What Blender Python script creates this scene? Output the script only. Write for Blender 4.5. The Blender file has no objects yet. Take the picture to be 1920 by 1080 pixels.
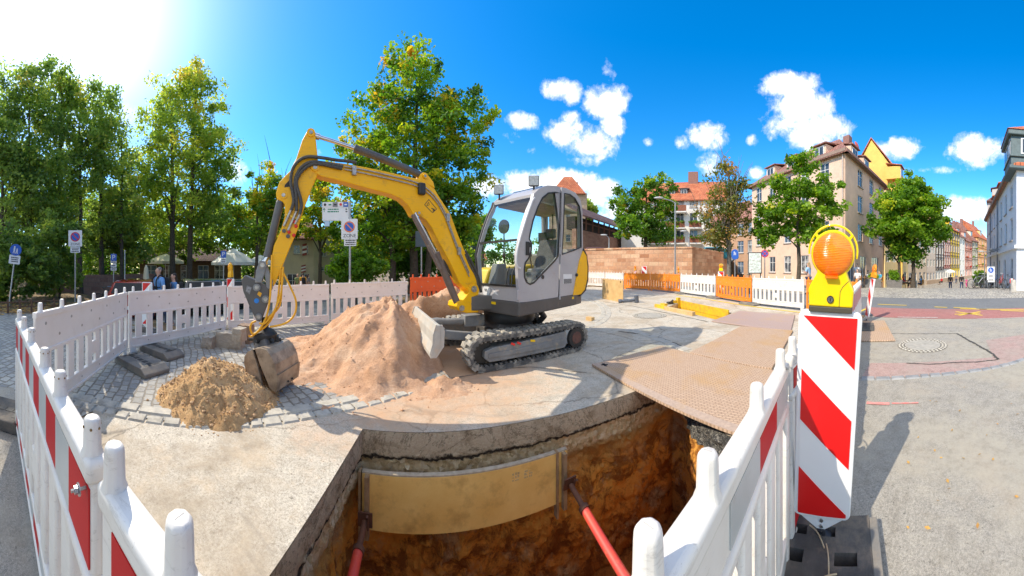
EXPO = 0.5
SKYSAT, SKYVAL, SKYSTR, CLOUD = 1.45, 1.5, 0.15, 7.0
GLOW1, GLOW2 = 4.5, 0.4
import bpy, bmesh, math, random
import numpy as np
from math import sin, cos, tan, atan2, hypot, pi, sqrt, radians as R
from mathutils import Vector, Matrix, noise
from mathutils.geometry import tessellate_polygon
rnd = random.Random(7)
SC = bpy.context.scene
COL = SC.collection
# ---- the panoramic view: eye height H above the site, F pixels per radian (1920 wide), horizon at CY
F, CX, CY, H = 529.17, 960.0, 500.0, 1.45
def az(px): return (px - CX) / F
def G(px, py, z=0.0):
    d = (H - z) * F / (py - CY); a = az(px)
    return Vector((d * sin(a), d * cos(a), z))
def Pt(px, d, z=0.0):
    a = az(px); return Vector((d * sin(a), d * cos(a), z))
def zat(py, d): return H - (py - CY) * d / F
def sst(a, b, x):
    t = min(1, max(0, (x - a) / (b - a))); return t * t * (3 - 2 * t)
def gz(x, y):
    """height of the natural ground: falls away to the square on the left and down the lane on the right"""
    z = -min(.85, .09 * max(0, -x - 5.2)) * sst(.4, 2.6, y)
    z += -1.5 * sst(17, 37, x) * sst(30, 12, y)
    return z
def GP(px, d, dz=0.0):
    p = Pt(px, d); p.z = gz(p.x, p.y) + dz; return p
def lin(c): return tuple((v / 12.92 if v <= .04045 else ((v + .055) / 1.055) ** 2.4) for v in c)
# ------------------------------------------------------------------ materials
MATS = {}
class NT:
    def __init__(s, m):
        m.use_nodes = True; s.t = m.node_tree; s.n = s.t.nodes; s.l = s.t.links
        s.b = s.n.get('Principled BSDF'); s.out = s.n.get('Material Output')
        s.tc = s.n.new('ShaderNodeTexCoord')
    def add(s, typ, **kw):
        x = s.n.new(typ)
        for k, v in kw.items(): setattr(x, k, v)
        return x
    def noise(s, scale, detail=5, rough=.6, vec=None, dist=0):
        x = s.add('ShaderNodeTexNoise'); x.inputs['Scale'].default_value = scale
        x.inputs['Detail'].default_value = detail; x.inputs['Roughness'].default_value = rough
        x.inputs['Distortion'].default_value = dist
        s.l.new(vec or s.tc.outputs['Object'], x.inputs['Vector']); return x
    def ramp(s, fac, stops):
        x = s.add('ShaderNodeValToRGB'); e = x.color_ramp.elements
        while len(e) < len(stops): e.new(.5)
        for i, (p, c) in enumerate(stops):
            e[i].position = p; e[i].color = (*c, 1) if len(c) == 3 else c
        s.l.new(fac, x.inputs['Fac']); return x
    def mix(s, fac, a, b, mode='MIX'):
        x = s.add('ShaderNodeMix', data_type='RGBA', blend_type=mode)
        for sock, v in ((x.inputs[0], fac), (x.inputs[6], a), (x.inputs[7], b)):
            if hasattr(v, 'links') or hasattr(v, 'is_linked'): s.l.new(v, sock)
            elif isinstance(v, (int, float)): sock.default_value = v
            else: sock.default_value = (*v, 1)
        return x.outputs[2]
    def bump(s, h, strength=.4, dist=.02):
        x = s.add('ShaderNodeBump'); x.inputs['Strength'].default_value = strength
        x.inputs['Distance'].default_value = dist; s.l.new(h, x.inputs['Height'])
        if s.b.inputs['Normal'].is_linked:
            s.l.new(s.b.inputs['Normal'].links[0].from_socket, x.inputs['Normal'])
        s.l.new(x.outputs[0], s.b.inputs['Normal']); return x
    def math(s, op, a, b=None, c=None, clamp=False):
        x = s.add('ShaderNodeMath', operation=op); x.use_clamp = clamp
        for i, v in enumerate((a, b, c)):
            if v is None: continue
            if isinstance(v, (int, float)): x.inputs[i].default_value = v
            else: s.l.new(v, x.inputs[i])
        return x.outputs[0]
def M(name, c1=(.5, .5, .5), c2=None, scale=6, rough=.6, metal=0, bump=0, bscale=None, bdist=.01, spec=.5, coat=0, lo=.35, hi=.65, grime=None, gsc=3, glo=.5, ghi=.75, scuff=0):
    if name in MATS: return MATS[name]
    m = bpy.data.materials.new(name); MATS[name] = m; t = NT(m)
    t.b.inputs['Roughness'].default_value = rough; t.b.inputs['Metallic'].default_value = metal
    t.b.inputs['Specular IOR Level'].default_value = spec; t.b.inputs['Coat Weight'].default_value = coat
    c2 = c2 or tuple(v * .8 for v in c1)
    n = t.noise(scale); col = t.ramp(n.outputs['Fac'], [(lo, c1), (hi, c2)]).outputs[0]
    if grime:
        g = t.noise(gsc, 8, .7); k = t.ramp(g.outputs['Fac'], [(glo, (0, 0, 0)), (ghi, (1, 1, 1))])
        col = t.mix(k.outputs[0], col, grime)
    if scuff:
        mp = t.add('ShaderNodeMapping'); mp.inputs['Rotation'].default_value = (.3, .2, .1); mp.inputs['Scale'].default_value = (1.2, 6, 9); t.l.new(t.tc.outputs['Object'], mp.inputs[0]); sn = t.noise(5, 8, .8, mp.outputs[0], .8)
        sk = t.ramp(sn.outputs['Fac'], [(.56, (0, 0, 0)), (.62, (1, 1, 1)), (.66, (0, 0, 0))]); col = t.mix(t.math('MULTIPLY', sk.outputs[0], scuff), col, (.2, .17, .14))
        s2 = t.noise(70, 3, .8); k2 = t.ramp(s2.outputs['Fac'], [(.66, (0, 0, 0)), (.72, (1, 1, 1))]); col = t.mix(t.math('MULTIPLY', k2.outputs[0], scuff), col, (.22, .17, .12))
    t.l.new(col, t.b.inputs['Base Color'])
    if bump:
        bn = t.noise(bscale or scale * 4, 6); t.bump(bn.outputs['Fac'], bump, bdist)
    return m
def glass(name, col=(.9, .95, .95), alpha=.2, rough=.02):
    if name in MATS: return MATS[name]
    m = bpy.data.materials.new(name); MATS[name] = m; t = NT(m)
    t.n.remove(t.b)
    tr = t.add('ShaderNodeBsdfTransparent'); tr.inputs[0].default_value = (*col, 1)
    gl = t.add('ShaderNodeBsdfGlossy'); gl.inputs['Roughness'].default_value = rough
    fr = t.add('ShaderNodeLayerWeight'); fr.inputs[0].default_value = .5
    f2 = t.math('MULTIPLY_ADD', t.math('POWER', fr.outputs['Facing'], 4), alpha, .035, True)
    mx = t.add('ShaderNodeMixShader'); t.l.new(f2, mx.inputs[0])
    t.l.new(tr.outputs[0], mx.inputs[1]); t.l.new(gl.outputs[0], mx.inputs[2]); t.l.new(mx.outputs[0], t.out.inputs[0])
    return m
# ------------------------------------------------------------------ mesh builder
class MB:
    def __init__(s, xf=None): s.v = []; s.f = []; s.m = []; s.mi = 0; s.xf = xf
    def add(s, vs, fs):
        o = len(s.v)
        s.v += [s.xf @ Vector(p) for p in vs] if s.xf is not None else [Vector(p) for p in vs]
        for f in fs: s.f.append([i + o for i in f]); s.m.append(s.mi)
    def quad(s, *p): s.add(p, [list(range(len(p)))])
    def hexa(s, b, t):
        n = len(b)
        s.add(list(b) + list(t), [list(range(n))[::-1], list(range(n, 2 * n))] + [[i, (i + 1) % n, n + (i + 1) % n, n + i] for i in range(n)])
    def box(s, x0, x1, y0, y1, z0, z1):
        s.hexa([(x0, y0, z0), (x1, y0, z0), (x1, y1, z0), (x0, y1, z0)], [(x0, y0, z1), (x1, y0, z1), (x1, y1, z1), (x0, y1, z1)])
    def bar(s, p, q, w, h, up=(0, 0, 1)):
        p, q = Vector(p), Vector(q); d = (q - p).normalized(); up = Vector(up)
        if abs(d.dot(up)) > .98: up = Vector((1, 0, 0))
        a = d.cross(up).normalized() * w / 2; b = a.cross(d).normalized() * h / 2
        s.hexa([p - a - b, p + a - b, p + a + b, p - a + b], [q - a - b, q + a - b, q + a + b, q - a + b])
    def cyl(s, p, q, r0, r1=None, n=16):
        r1 = r0 if r1 is None else r1; s.tube([p, q], [r0, r1], n)
    def tube(s, pts, r, n=8, cap=True, closed=False):
        pts = [Vector(p) for p in pts]; m = len(pts); rs = r if isinstance(r, (list, tuple)) else [r] * m
        vs = []; prev = None
        for i, p in enumerate(pts):
            if closed: d = pts[(i + 1) % m] - pts[i - 1]
            else: d = pts[min(i + 1, m - 1)] - pts[max(i - 1, 0)]
            d = d.normalized() if d.length > 1e-9 else Vector((0, 0, 1))
            if prev is None:
                u = d.cross(Vector((0, 0, 1)))
                if u.length < .05: u = d.cross(Vector((1, 0, 0)))
            else: u = prev - d * prev.dot(d)
            u.normalize(); prev = u; w = d.cross(u)
            for k in range(n):
                a = 2 * pi * k / n; vs.append(p + (u * cos(a) + w * sin(a)) * rs[i])
        fs = []
        for i in range(m if closed else m - 1):
            j = (i + 1) % m
            for k in range(n):
                l = (k + 1) % n; fs.append([i * n + k, i * n + l, j * n + l, j * n + k])
        if cap and not closed: fs += [list(range(n))[::-1], [(m - 1) * n + k for k in range(n)]]
        s.add(vs, fs)
    def prism(s, poly, fn, a, b):
        """polygon (2-D, may be concave) extruded between depths a and b; fn(u, v, w) -> point"""
        n = len(poly); ar = sum(poly[i][0] * poly[(i + 1) % n][1] - poly[(i + 1) % n][0] * poly[i][1] for i in range(n))
        poly = list(poly) if ar > 0 else list(poly)[::-1]
        lo = [fn(u, v, a) for u, v in poly]; hi = [fn(u, v, b) for u, v in poly]
        s.add(lo + hi, [list(range(n))[::-1], list(range(n, 2 * n))] + [[i, (i + 1) % n, n + (i + 1) % n, n + i] for i in range(n)])
    def lathe(s, prof, n=24, xf=None):
        vs = []; fs = []
        for (r, z) in prof:
            for k in range(n):
                a = 2 * pi * k / n; p = Vector((r * cos(a), r * sin(a), z)); vs.append(xf @ p if xf else p)
        m = len(prof)
        for i in range(m - 1):
            for k in range(n):
                l = (k + 1) % n; fs.append([i * n + k, i * n + l, (i + 1) * n + l, (i + 1) * n + k])
        fs += [list(range(n))[::-1], [(m - 1) * n + k for k in range(n)]]
        s.add(vs, fs)
    def ball(s, c, rx, ry=None, rz=None, n=10, m=7):
        ry = ry or rx; rz = rz or rx; c = Vector(c); vs = []; fs = []
        for i in range(m + 1):
            t = pi * i / m
            for k in range(n):
                a = 2 * pi * k / n; vs.append(c + Vector((rx * sin(t) * cos(a), ry * sin(t) * sin(a), -rz * cos(t))))
        for i in range(m):
            for k in range(n):
                l = (k + 1) % n; fs.append([i * n + k, i * n + l, (i + 1) * n + l, (i + 1) * n + k])
        s.add(vs, fs)
    def build(s, name, mats, parent=None, smooth=None, bevel=0, seg=2, weld=False):
        me = bpy.data.meshes.new(name); me.from_pydata([tuple(p) for p in s.v], [], s.f)
        if not isinstance(mats, (list, tuple)): mats = [mats]
        for m in mats: me.materials.append(m)
        if len(mats) > 1: me.polygons.foreach_set('material_index', s.m)
        if weld or bevel or smooth:
            bm = bmesh.new(); bm.from_mesh(me)
            bmesh.ops.remove_doubles(bm, verts=bm.verts, dist=1e-5)
            bmesh.ops.recalc_face_normals(bm, faces=bm.faces); bm.to_mesh(me); bm.free()
        me.update()
        if smooth:
            me.polygons.foreach_set('use_smooth', [True] * len(me.polygons)); me.set_sharp_from_angle(angle=R(smooth))
        o = bpy.data.objects.new(name, me); COL.objects.link(o)
        if parent: o.parent = parent
        if bevel:
            b = o.modifiers.new('bevel', 'BEVEL'); b.width = bevel; b.segments = seg; b.limit_method = 'ANGLE'; b.angle_limit = R(38)
        return o
def _each(s, name, mats, parent=None, **kw):
    """one object per connected piece"""
    par = list(range(len(s.v)))
    def find(a):
        while par[a] != a: par[a] = par[par[a]]; a = par[a]
        return a
    for f in s.f:
        for i in f[1:]: par[find(i)] = find(f[0])
    groups = {}
    for k, f in enumerate(s.f): groups.setdefault(find(f[0]), []).append(k)
    out = []
    for ks in groups.values():
        m = MB(); ids = sorted({i for k in ks for i in s.f[k]}); mp = {i: j for j, i in enumerate(ids)}
        m.v = [s.v[i] for i in ids]; m.f = [[mp[i] for i in s.f[k]] for k in ks]; m.m = [s.m[k] for k in ks]; out.append(m.build(name, mats, parent, **kw))
    return out
MB.build_each = _each
def tag(o, label=None, cat=None, group=None, kind=None):
    if label: o['label'] = label
    if cat: o['category'] = cat
    if group: o['group'] = group
    if kind: o['kind'] = kind
    return o
def thing(name, label, cat, loc=(0, 0, 0), rz=0, group=None):
    o = bpy.data.objects.new(name, None); COL.objects.link(o)
    o.empty_display_size = .2; o.location = loc; o.rotation_euler = (0, 0, rz)
    return tag(o, label, cat, group)
def copy_tree(o, parent=None):
    c = o.copy(); COL.objects.link(c); c.parent = parent
    for ch in [x for x in bpy.data.objects if x.parent == o]: copy_tree(ch, c)
    return c
def tagged(o, label, cat, group=None): return tag(o, label, cat, group)
def fbm(p, o=4): return noise.fractal(Vector(p), 1.0, 2.0, o, noise_basis='PERLIN_ORIGINAL')
def smoothline(pts, k=5):
    """Catmull-Rom through pts"""
    pts = [Vector(p) for p in pts]; out = []
    for i in range(len(pts) - 1):
        a = pts[max(0, i - 1)]; b = pts[i]; c = pts[i + 1]; d = pts[min(len(pts) - 1, i + 2)]
        for j in range(k):
            t = j / k
            out.append(.5 * ((2 * b) + (c - a) * t + (2 * a - 5 * b + 4 * c - d) * t * t + (3 * b - a - 3 * c + d) * t ** 3))
    out.append(pts[-1]); return out
# ================================================================== camera, sun, sky
SUN_AZ, SUN_EL = R(-89.6), R(44)
cam = bpy.data.cameras.new('camera'); camo = bpy.data.objects.new('camera', cam); COL.objects.link(camo)
camo.location = (0, 0, H); camo.rotation_euler = (R(90), 0, 0)
cam.type = 'PANO'; cam.panorama_type = 'CENTRAL_CYLINDRICAL'
cam.central_cylindrical_range_u_min = -960 / F; cam.central_cylindrical_range_u_max = 960 / F
cam.central_cylindrical_range_v_min = (500 - 1080) / F; cam.central_cylindrical_range_v_max = 500 / F
cam.central_cylindrical_radius = 1.0
cam.clip_start = .02; cam.clip_end = 5000
SC.camera = camo
sd = bpy.data.lights.new('sun', 'SUN'); sd.energy = 4.1; sd.angle = R(.5); sd.color = (1, .89, .72)
so = bpy.data.objects.new('sun', sd); COL.objects.link(so)
dirv = Vector((sin(SUN_AZ) * cos(SUN_EL), cos(SUN_AZ) * cos(SUN_EL), sin(SUN_EL)))
so.rotation_euler = (-dirv).to_track_quat('-Z', 'Y').to_euler(); so.location = dirv * 60
SC.view_settings.view_transform = 'Standard'; SC.view_settings.look = 'None'
SC.view_settings.exposure = EXPO; SC.view_settings.gamma = 1
w = bpy.data.worlds.new('World'); SC.world = w; w.use_nodes = True
class WT(NT):
    def __init__(s, w):
        s.t = w.node_tree; s.n = s.t.nodes; s.l = s.t.links; s.tc = s.n.new('ShaderNodeTexCoord'); s.b = s.n['Background']
t = WT(w)
sky = t.add('ShaderNodeTexSky', sky_type='NISHITA'); sky.sun_disc = False
sky.sun_elevation = SUN_EL; sky.sun_rotation = SUN_AZ; sky.air_density = 1.0; sky.dust_density = .25; sky.ozone_density = 2.2; sky.altitude = 300
hs = t.add('ShaderNodeHueSaturation'); hs.inputs['Saturation'].default_value = SKYSAT; hs.inputs['Value'].default_value = SKYVAL
t.l.new(sky.outputs[0], hs.inputs['Color'])
sep = t.add('ShaderNodeSeparateXYZ'); t.l.new(t.tc.outputs['Generated'], sep.inputs[0])
X, Y, Z = sep.outputs
az_ = t.math('ARCTAN2', X, Y)
hyp = t.math('SQRT', t.math('ADD', t.math('MULTIPLY', X, X), t.math('MULTIPLY', Y, Y)))
el_ = t.math('ARCTAN2', Z, hyp)
# broad white glow of the air round the sun
dt = t.add('ShaderNodeVectorMath', operation='DOT_PRODUCT'); t.l.new(t.tc.outputs['Generated'], dt.inputs[0]); dt.inputs[1].default_value = dirv
dcl = t.math('MAXIMUM', dt.outputs['Value'], 0)
glow = t.math('ADD', t.math('MULTIPLY', t.math('POWER', dcl, 24), GLOW1), t.math('MULTIPLY', t.math('POWER', dcl, 3), GLOW2))
gcol = t.mix(1.0, (1, .98, .94), (1, 1, 1), 'MULTIPLY')
gadd = t.add('ShaderNodeVectorMath', operation='SCALE'); t.l.new(gcol, gadd.inputs[0]); t.l.new(glow, gadd.inputs['Scale'])
skc = t.add('ShaderNodeVectorMath', operation='ADD'); t.l.new(hs.outputs[0], skc.inputs[0]); t.l.new(gadd.outputs[0], skc.inputs[1])
# fair-weather clouds: azimuth, elevation (degrees), half widths, density
CL = [(1047,168,34,20,1),(1072,175,22,22,.9),(1138,190,45,32,1.1),(1150,235,24,22,1),(980,228,30,18,1),(1068,222,22,14,.7),
      (1062,250,42,26,1),(1108,275,48,32,1.15),(1100,300,34,14,.9),(1140,140,14,22,.5),(960,255,16,10,.4),
      (1010,345,80,26,1.1),(1070,345,70,26,1.2),(1130,352,40,20,1.1),(920,350,40,20,.9),(1160,395,50,20,.9),(1090,380,70,20,.9),
      (1480,160,58,24,1.1),(1505,200,62,42,1.15),(1530,245,60,36,1.2),(1470,230,40,30,.9),(1500,150,40,14,.6),(1325,258,40,26,1),(1278,268,18,16,.9),(1332,305,26,22,.9),(1410,262,14,10,.6),(1415,325,16,12,.7),
      (1680,278,52,22,1),(1835,282,62,26,1),(1830,300,40,16,.6),(1815,395,58,26,1.25),(1640,330,26,22,.6),(1760,318,80,7,.45),
      (1215,265,10,8,.6),(440,320,28,30,.75),(235,215,26,24,.6),(600,290,12,8,.3),(1000,280,18,9,.4),(1125,400,30,14,.7)]
cv = t.add('ShaderNodeCombineXYZ'); t.l.new(az_, cv.inputs[0]); t.l.new(el_, cv.inputs[1])
n1 = t.noise(9.5, 9, .66, cv.outputs[0], .3); n2 = t.noise(42, 6, .7, cv.outputs[0], .2)
acc = None
for (px, py, rx, ry, k) in CL:
    a0 = (px - CX) / F; e0 = math.atan((CY - py) / F); ce = cos(e0)
    wa = rx / F * 1.15; we = ry / F * ce * ce * 1.2
    dx = t.math('MULTIPLY_ADD', az_, 1 / wa, -a0 / wa); dy = t.math('MULTIPLY_ADD', el_, 1 / we, -e0 / we)
    r2 = t.math('ADD', t.math('MULTIPLY', dx, dx), t.math('MULTIPLY', dy, dy))
    g = t.math('MULTIPLY_ADD', r2, -.9 * k, k)
    acc = g if acc is None else t.math('MAXIMUM', acc, g)
# unseen clouds added behind the viewer and overhead to whiten the fill light
rear = t.math('MULTIPLY_ADD', t.math('ABSOLUTE', az_), 3.0, -5.75, True); high = t.math('MULTIPLY_ADD', el_, 5.0, -4.3, True); up_ = t.math('MULTIPLY_ADD', el_, 8.0, -.2, True)
acc = t.math('MAXIMUM', acc, t.math('MULTIPLY_ADD', t.math('MULTIPLY', t.math('MAXIMUM', rear, high), up_), 3.4, -2.6))
den = t.math('ADD', acc, t.math('MULTIPLY_ADD', n1.outputs['Fac'], 2.6, -1.45))
den = t.math('ADD', den, t.math('MULTIPLY_ADD', n2.outputs['Fac'], .9, -.45))
msk = t.ramp(den, [(.02, (0, 0, 0)), (.3, (.25, .25, .25)), (.6, (.75, .75, .75)), (1, (1, 1, 1))])
keep = t.math('GREATER_THAN', acc, -1.2)
cloudfac = t.math('MULTIPLY', msk.outputs[0], keep)
ccol = t.ramp(t.math('MULTIPLY_ADD', n2.outputs['Fac'], .5, t.math('MULTIPLY', den, .45)), [(.2, (.62, .72, .86)), (.6, (1, 1, 1))])
csc = t.add('ShaderNodeVectorMath', operation='SCALE'); t.l.new(ccol.outputs[0], csc.inputs[0]); csc.inputs['Scale'].default_value = CLOUD
fin = t.mix(cloudfac, skc.outputs[0], csc.outputs[0])
t.l.new(fin, t.b.inputs[0]); t.b.inputs[1].default_value = SKYSTR
SC.cycles.max_bounces = 6; SC.cycles.transparent_max_bounces = 12; SC.cycles.caustics_reflective = False; SC.cycles.caustics_refractive = False
SC.cycles.use_denoising = True
# ================================================================== ground
def sett_mat(name, cols, bw, bh, mortar, mcol, rough=.75, bump=.9, rot=0, warp=.03, bd=.02, squash=1):
    m = bpy.data.materials.new(name); MATS[name] = m; t = NT(m)
    mp = t.add('ShaderNodeMapping'); mp.inputs['Rotation'].default_value = (0, 0, rot); t.l.new(t.tc.outputs['Object'], mp.inputs[0])
    nz = t.noise(2.2, 3, .6, mp.outputs[0])
    sc = t.add('ShaderNodeVectorMath', operation='MULTIPLY_ADD'); t.l.new(nz.outputs['Color'], sc.inputs[0]); sc.inputs[1].default_value = (warp * 4, warp * 4, 0); t.l.new(mp.outputs[0], sc.inputs[2])
    nz2 = t.noise(14, 2, .6, mp.outputs[0])
    sc2 = t.add('ShaderNodeVectorMath', operation='MULTIPLY_ADD'); t.l.new(nz2.outputs['Color'], sc2.inputs[0]); sc2.inputs[1].default_value = (warp, warp, 0); t.l.new(sc.outputs[0], sc2.inputs[2])
    br = t.add('ShaderNodeTexBrick'); t.l.new(sc2.outputs[0], br.inputs['Vector'])
    br.inputs['Color1'].default_value = (0, 0, 0, 1); br.inputs['Color2'].default_value = (1, 1, 1, 1); br.inputs['Mortar'].default_value = (.5, .5, .5, 1)
    br.inputs['Scale'].default_value = 1; br.inputs['Mortar Size'].default_value = mortar; br.inputs['Mortar Smooth'].default_value = .5
    br.inputs['Brick Width'].default_value = bw; br.inputs['Row Height'].default_value = bh
    rc = t.ramp(br.outputs['Color'], [(i / (len(cols) - 1), c) for i, c in enumerate(cols)])
    gr = t.noise(35, 6, .75); c1 = t.mix(.55, rc.outputs[0], gr.outputs['Fac'], 'OVERLAY')
    big = t.noise(.8, 4); bc = t.ramp(big.outputs['Fac'], [(.35, (.8, .8, .8)), (.7, (1.15, 1.12, 1.05))])
    c1 = t.mix(1, c1, bc.outputs[0], 'MULTIPLY')
    col = t.mix(br.outputs['Fac'], c1, mcol); t.l.new(col, t.b.inputs['Base Color'])
    t.b.inputs['Roughness'].default_value = rough
    inv = t.math('MULTIPLY_ADD', br.outputs['Fac'], -1.0, t.math('MULTIPLY', gr.outputs['Fac'], .35)); t.bump(inv, bump, bd)
    return m
def speck_mat(name, c_lo, c_mid, c_hi, stain, stain2=None, sc=55, ssc=.9, bump=.5, rough=.85, cracks=False, dust=False):
    """worn asphalt / concrete: grains, soft patches, stains"""
    m = bpy.data.materials.new(name); MATS[name] = m; t = NT(m)
    g = t.noise(sc, 4, .85); g2 = t.noise(sc * 3.1, 3, .8); gg = t.math('MULTIPLY_ADD', g2.outputs['Fac'], .5, t.math('MULTIPLY', g.outputs['Fac'], .5))
    c = t.ramp(gg, [(.38, c_lo), (.49, c_mid), (.59, c_hi)]).outputs[0]
    vs_ = t.noise(sc * .45, 2, .9); ks = t.ramp(vs_.outputs['Fac'], [(.30, (1, 1, 1)), (.36, (0, 0, 0))]); c = t.mix(t.math('MULTIPLY', ks.outputs[0], .6), c, tuple(v * .35 for v in c_lo))
    a = t.noise(ssc, 9, .68, None, .4); k = t.ramp(a.outputs['Fac'], [(.46, (0, 0, 0)), (.6, (1, 1, 1))])
    c = t.mix(t.math('MULTIPLY', k.outputs[0], .8), c, stain); md = t.noise(7, 8, .8); mk = t.ramp(md.outputs['Fac'], [(.3, (.72, .7, .67)), (.5, (1, 1, 1)), (.7, (1.14, 1.13, 1.1))]); c = t.mix(1, c, mk.outputs[0], 'MULTIPLY')
    b = t.noise(ssc * 2.3, 8, .7); k2 = t.ramp(b.outputs['Fac'], [(.52, (0, 0, 0)), (.72, (1, 1, 1))])
    c = t.mix(t.math('MULTIPLY', k2.outputs[0], .6), c, stain2 or c_lo)
    if cracks:
        v = t.add('ShaderNodeTexVoronoi', feature='DISTANCE_TO_EDGE'); v.inputs['Scale'].default_value = .55
        nv = t.noise(3, 6); mx = t.add('ShaderNodeVectorMath', operation='MULTIPLY_ADD'); t.l.new(nv.outputs['Color'], mx.inputs[0]); mx.inputs[1].default_value = (.35, .35, 0); t.l.new(t.tc.outputs['Object'], mx.inputs[2]); t.l.new(mx.outputs[0], v.inputs['Vector'])
        kk = t.ramp(v.outputs['Distance'], [(.0, (1, 1, 1)), (.008, (0, 0, 0))]); c = t.mix(t.math('MULTIPLY', kk.outputs[0], .55), c, tuple(x * .3 for x in c_lo))
    if dust:                                                           # sand trodden out round the heap, grey wheel marks
        dv = t.add('ShaderNodeVectorMath', operation='DISTANCE'); t.l.new(t.tc.outputs['Object'], dv.inputs[0]); dv.inputs[1].default_value = (-1.5, 3.9, 0)
        dn = t.noise(3.5, 8, .75); dm = t.math('ADD', t.math('MULTIPLY_ADD', dv.outputs['Value'], -.75, 1.75), t.math('MULTIPLY_ADD', dn.outputs['Fac'], 2.4, -1.2), None, True)
        c = t.mix(t.math('MULTIPLY', dm, .8), c, (.52, .31, .18))
        mp2 = t.add('ShaderNodeMapping'); mp2.inputs['Rotation'].default_value = (0, 0, -.5); mp2.inputs['Scale'].default_value = (.5, 5, 1); t.l.new(t.tc.outputs['Object'], mp2.inputs[0]); tn = t.noise(1.6, 6, .7, mp2.outputs[0]); tk = t.ramp(tn.outputs['Fac'], [(.55, (0, 0, 0)), (.7, (1, 1, 1))]); c = t.mix(t.math('MULTIPLY', tk.outputs[0], .4), c, (.26, .23, .19))
    t.l.new(c, t.b.inputs['Base Color']); t.b.inputs['Roughness'].default_value = rough; t.b.inputs['Specular IOR Level'].default_value = .3
    t.bump(gg, bump, .008); t.bump(a.outputs['Fac'], .25, .05)
    return m
MAT_SETT = sett_mat('sett_stone', [(.25, .245, .235), (.34, .33, .31), (.42, .41, .375), (.31, .305, .29)], .14, .11, .013, (.2, .175, .14), rot=.4, bump=.6)
MAT_KERB = M('granite_kerb', (.5, .46, .38), (.36, .34, .3), 9, .8, bump=.5, bscale=40, grime=(.22, .2, .16), gsc=5)
MAT_PLAZA = sett_mat('plaza_cobble', [(.28, .27, .25), (.46, .43, .38), (.58, .54, .47), (.38, .36, .33)], .2, .15, .022, (.18, .16, .13), rot=.35, warp=.1)
MAT_CONC = speck_mat('worksite_concrete', (0.245, 0.215, 0.168), (0.48, 0.433, 0.358), (0.653, 0.597, 0.501), (0.377, 0.311, 0.23), (0.561, 0.429, 0.286), 60, 1.1, dust=True, cracks=True)
MAT_ASPH = speck_mat('worn_asphalt', (0.15, 0.139, 0.119), (0.289, 0.269, 0.234), (0.429, 0.399, 0.345), (0.349, 0.319, 0.26), (0.399, 0.339, 0.26), 85, .7, cracks=False)
MAT_ROAD = speck_mat('road_asphalt', (.12, .125, .13), (.165, .17, .175), (.21, .21, .21), (.15, .155, .16), None, 40, .5)
MAT_RED = speck_mat('red_lane', (.27, .11, .1), (.34, .145, .13), (.4, .19, .17), (.3, .15, .135), (.38, .22, .19), 40, .9)
MAT_PINK = speck_mat('faded_red_asphalt', (0.258, 0.172, 0.155), (0.37, 0.249, 0.224), (0.43, 0.327, 0.292), (0.344, 0.267, 0.232), (0.361, 0.327, 0.284), 48, 1.2)
MAT_SOIL = M('park_soil', (.13, .085, .05), (.3, .2, .1), 3, .95, bump=.8, bscale=18, bdist=.05, grime=(.08, .1, .03), gsc=1.2)
def poly_sheet(name, outer, mat, z, holes=(), kind='structure'):
    loops = [[Vector((p[0], p[1], 0)) for p in outer]] + [[Vector((p[0], p[1], 0)) for p in h] for h in holes]
    flat = [v for l in loops for v in l]; tri = tessellate_polygon(loops)
    mb = MB(); mb.add([(v.x, v.y, z) for v in flat], [list(f) for f in tri])
    o = mb.build(name, mat, weld=True)
    if o.data.polygons and o.data.polygons[0].normal.z < 0: o.data.flip_normals()
    o['kind'] = kind; return o
def grid_sheet(name, xs, ys, mat, dz, pred=lambda x, y: True, hole=None):
    mb = MB(); id_ = {}; fs = []; vs = []
    def vid(i, j):
        if (i, j) not in id_: id_[(i, j)] = len(vs); vs.append((xs[i], ys[j], gz(xs[i], ys[j]) + dz))
        return id_[(i, j)]
    for i in range(len(xs) - 1):
        for j in range(len(ys) - 1):
            if pred((xs[i] + xs[i + 1]) / 2, (ys[j] + ys[j + 1]) / 2): fs.append([vid(i, j), vid(i + 1, j), vid(i + 1, j + 1), vid(i, j + 1)])
    mb.add(vs, fs)
    if hole:
        outer, hs = hole; loops = [[Vector((*p, 0)) for p in l] for l in [outer] + hs]; flat = [v for l in loops for v in l]
        tri = [list(f) for f in tessellate_polygon(loops)]
        tri = [f if (flat[f[1]] - flat[f[0]]).cross(flat[f[2]] - flat[f[0]]).z > 0 else f[::-1] for f in tri]
        mb.add([(v.x, v.y, dz) for v in flat], tri)
    o = mb.build(name, mat); o['kind'] = 'structure'; return o
TR = [(-1.27, 2.17), (0, 2.6), (1.95, 3.12), (1.6, 1.02), (-.93, .52)]
PIT = [(5.1, 5.75), (6.19, 6.25), (6.42, 9.45), (5.25, 8.6)]
lines = [-700, -300, -150, -90, -60, -45] + list(range(-36, 46, 1)) + [50, 60, 80, 110, 160, 300, 700]
grid_sheet('ground', lines, lines, MAT_SOIL, 0, lambda x, y: not (-2 < x < 8 and 0 < y < 11), hole=([(-2, 0), (8, 0), (8, 11), (-2, 11)], [TR, PIT]))
KL = [(-2.83, .3), (-.8, 3.58)]                                     # kerb line between the setts and the concrete
poly_sheet('worksite_pavement', [(-2.3, -.36), (-.6, .1), (1.1, .76), (7.26, 2.52), (7.99, 4.7), (8.05, 7), (8.5, 9.6), (8.5, 12.7), (7.9, 15.6), (7.1, 17.2), (5.8, 19.8), (0, 14), (-3.1, 7.9), (-2.2, 5.4), (-.8, 3.6), (-2.83, .3)], MAT_CONC, .004, [TR, PIT])
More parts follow.
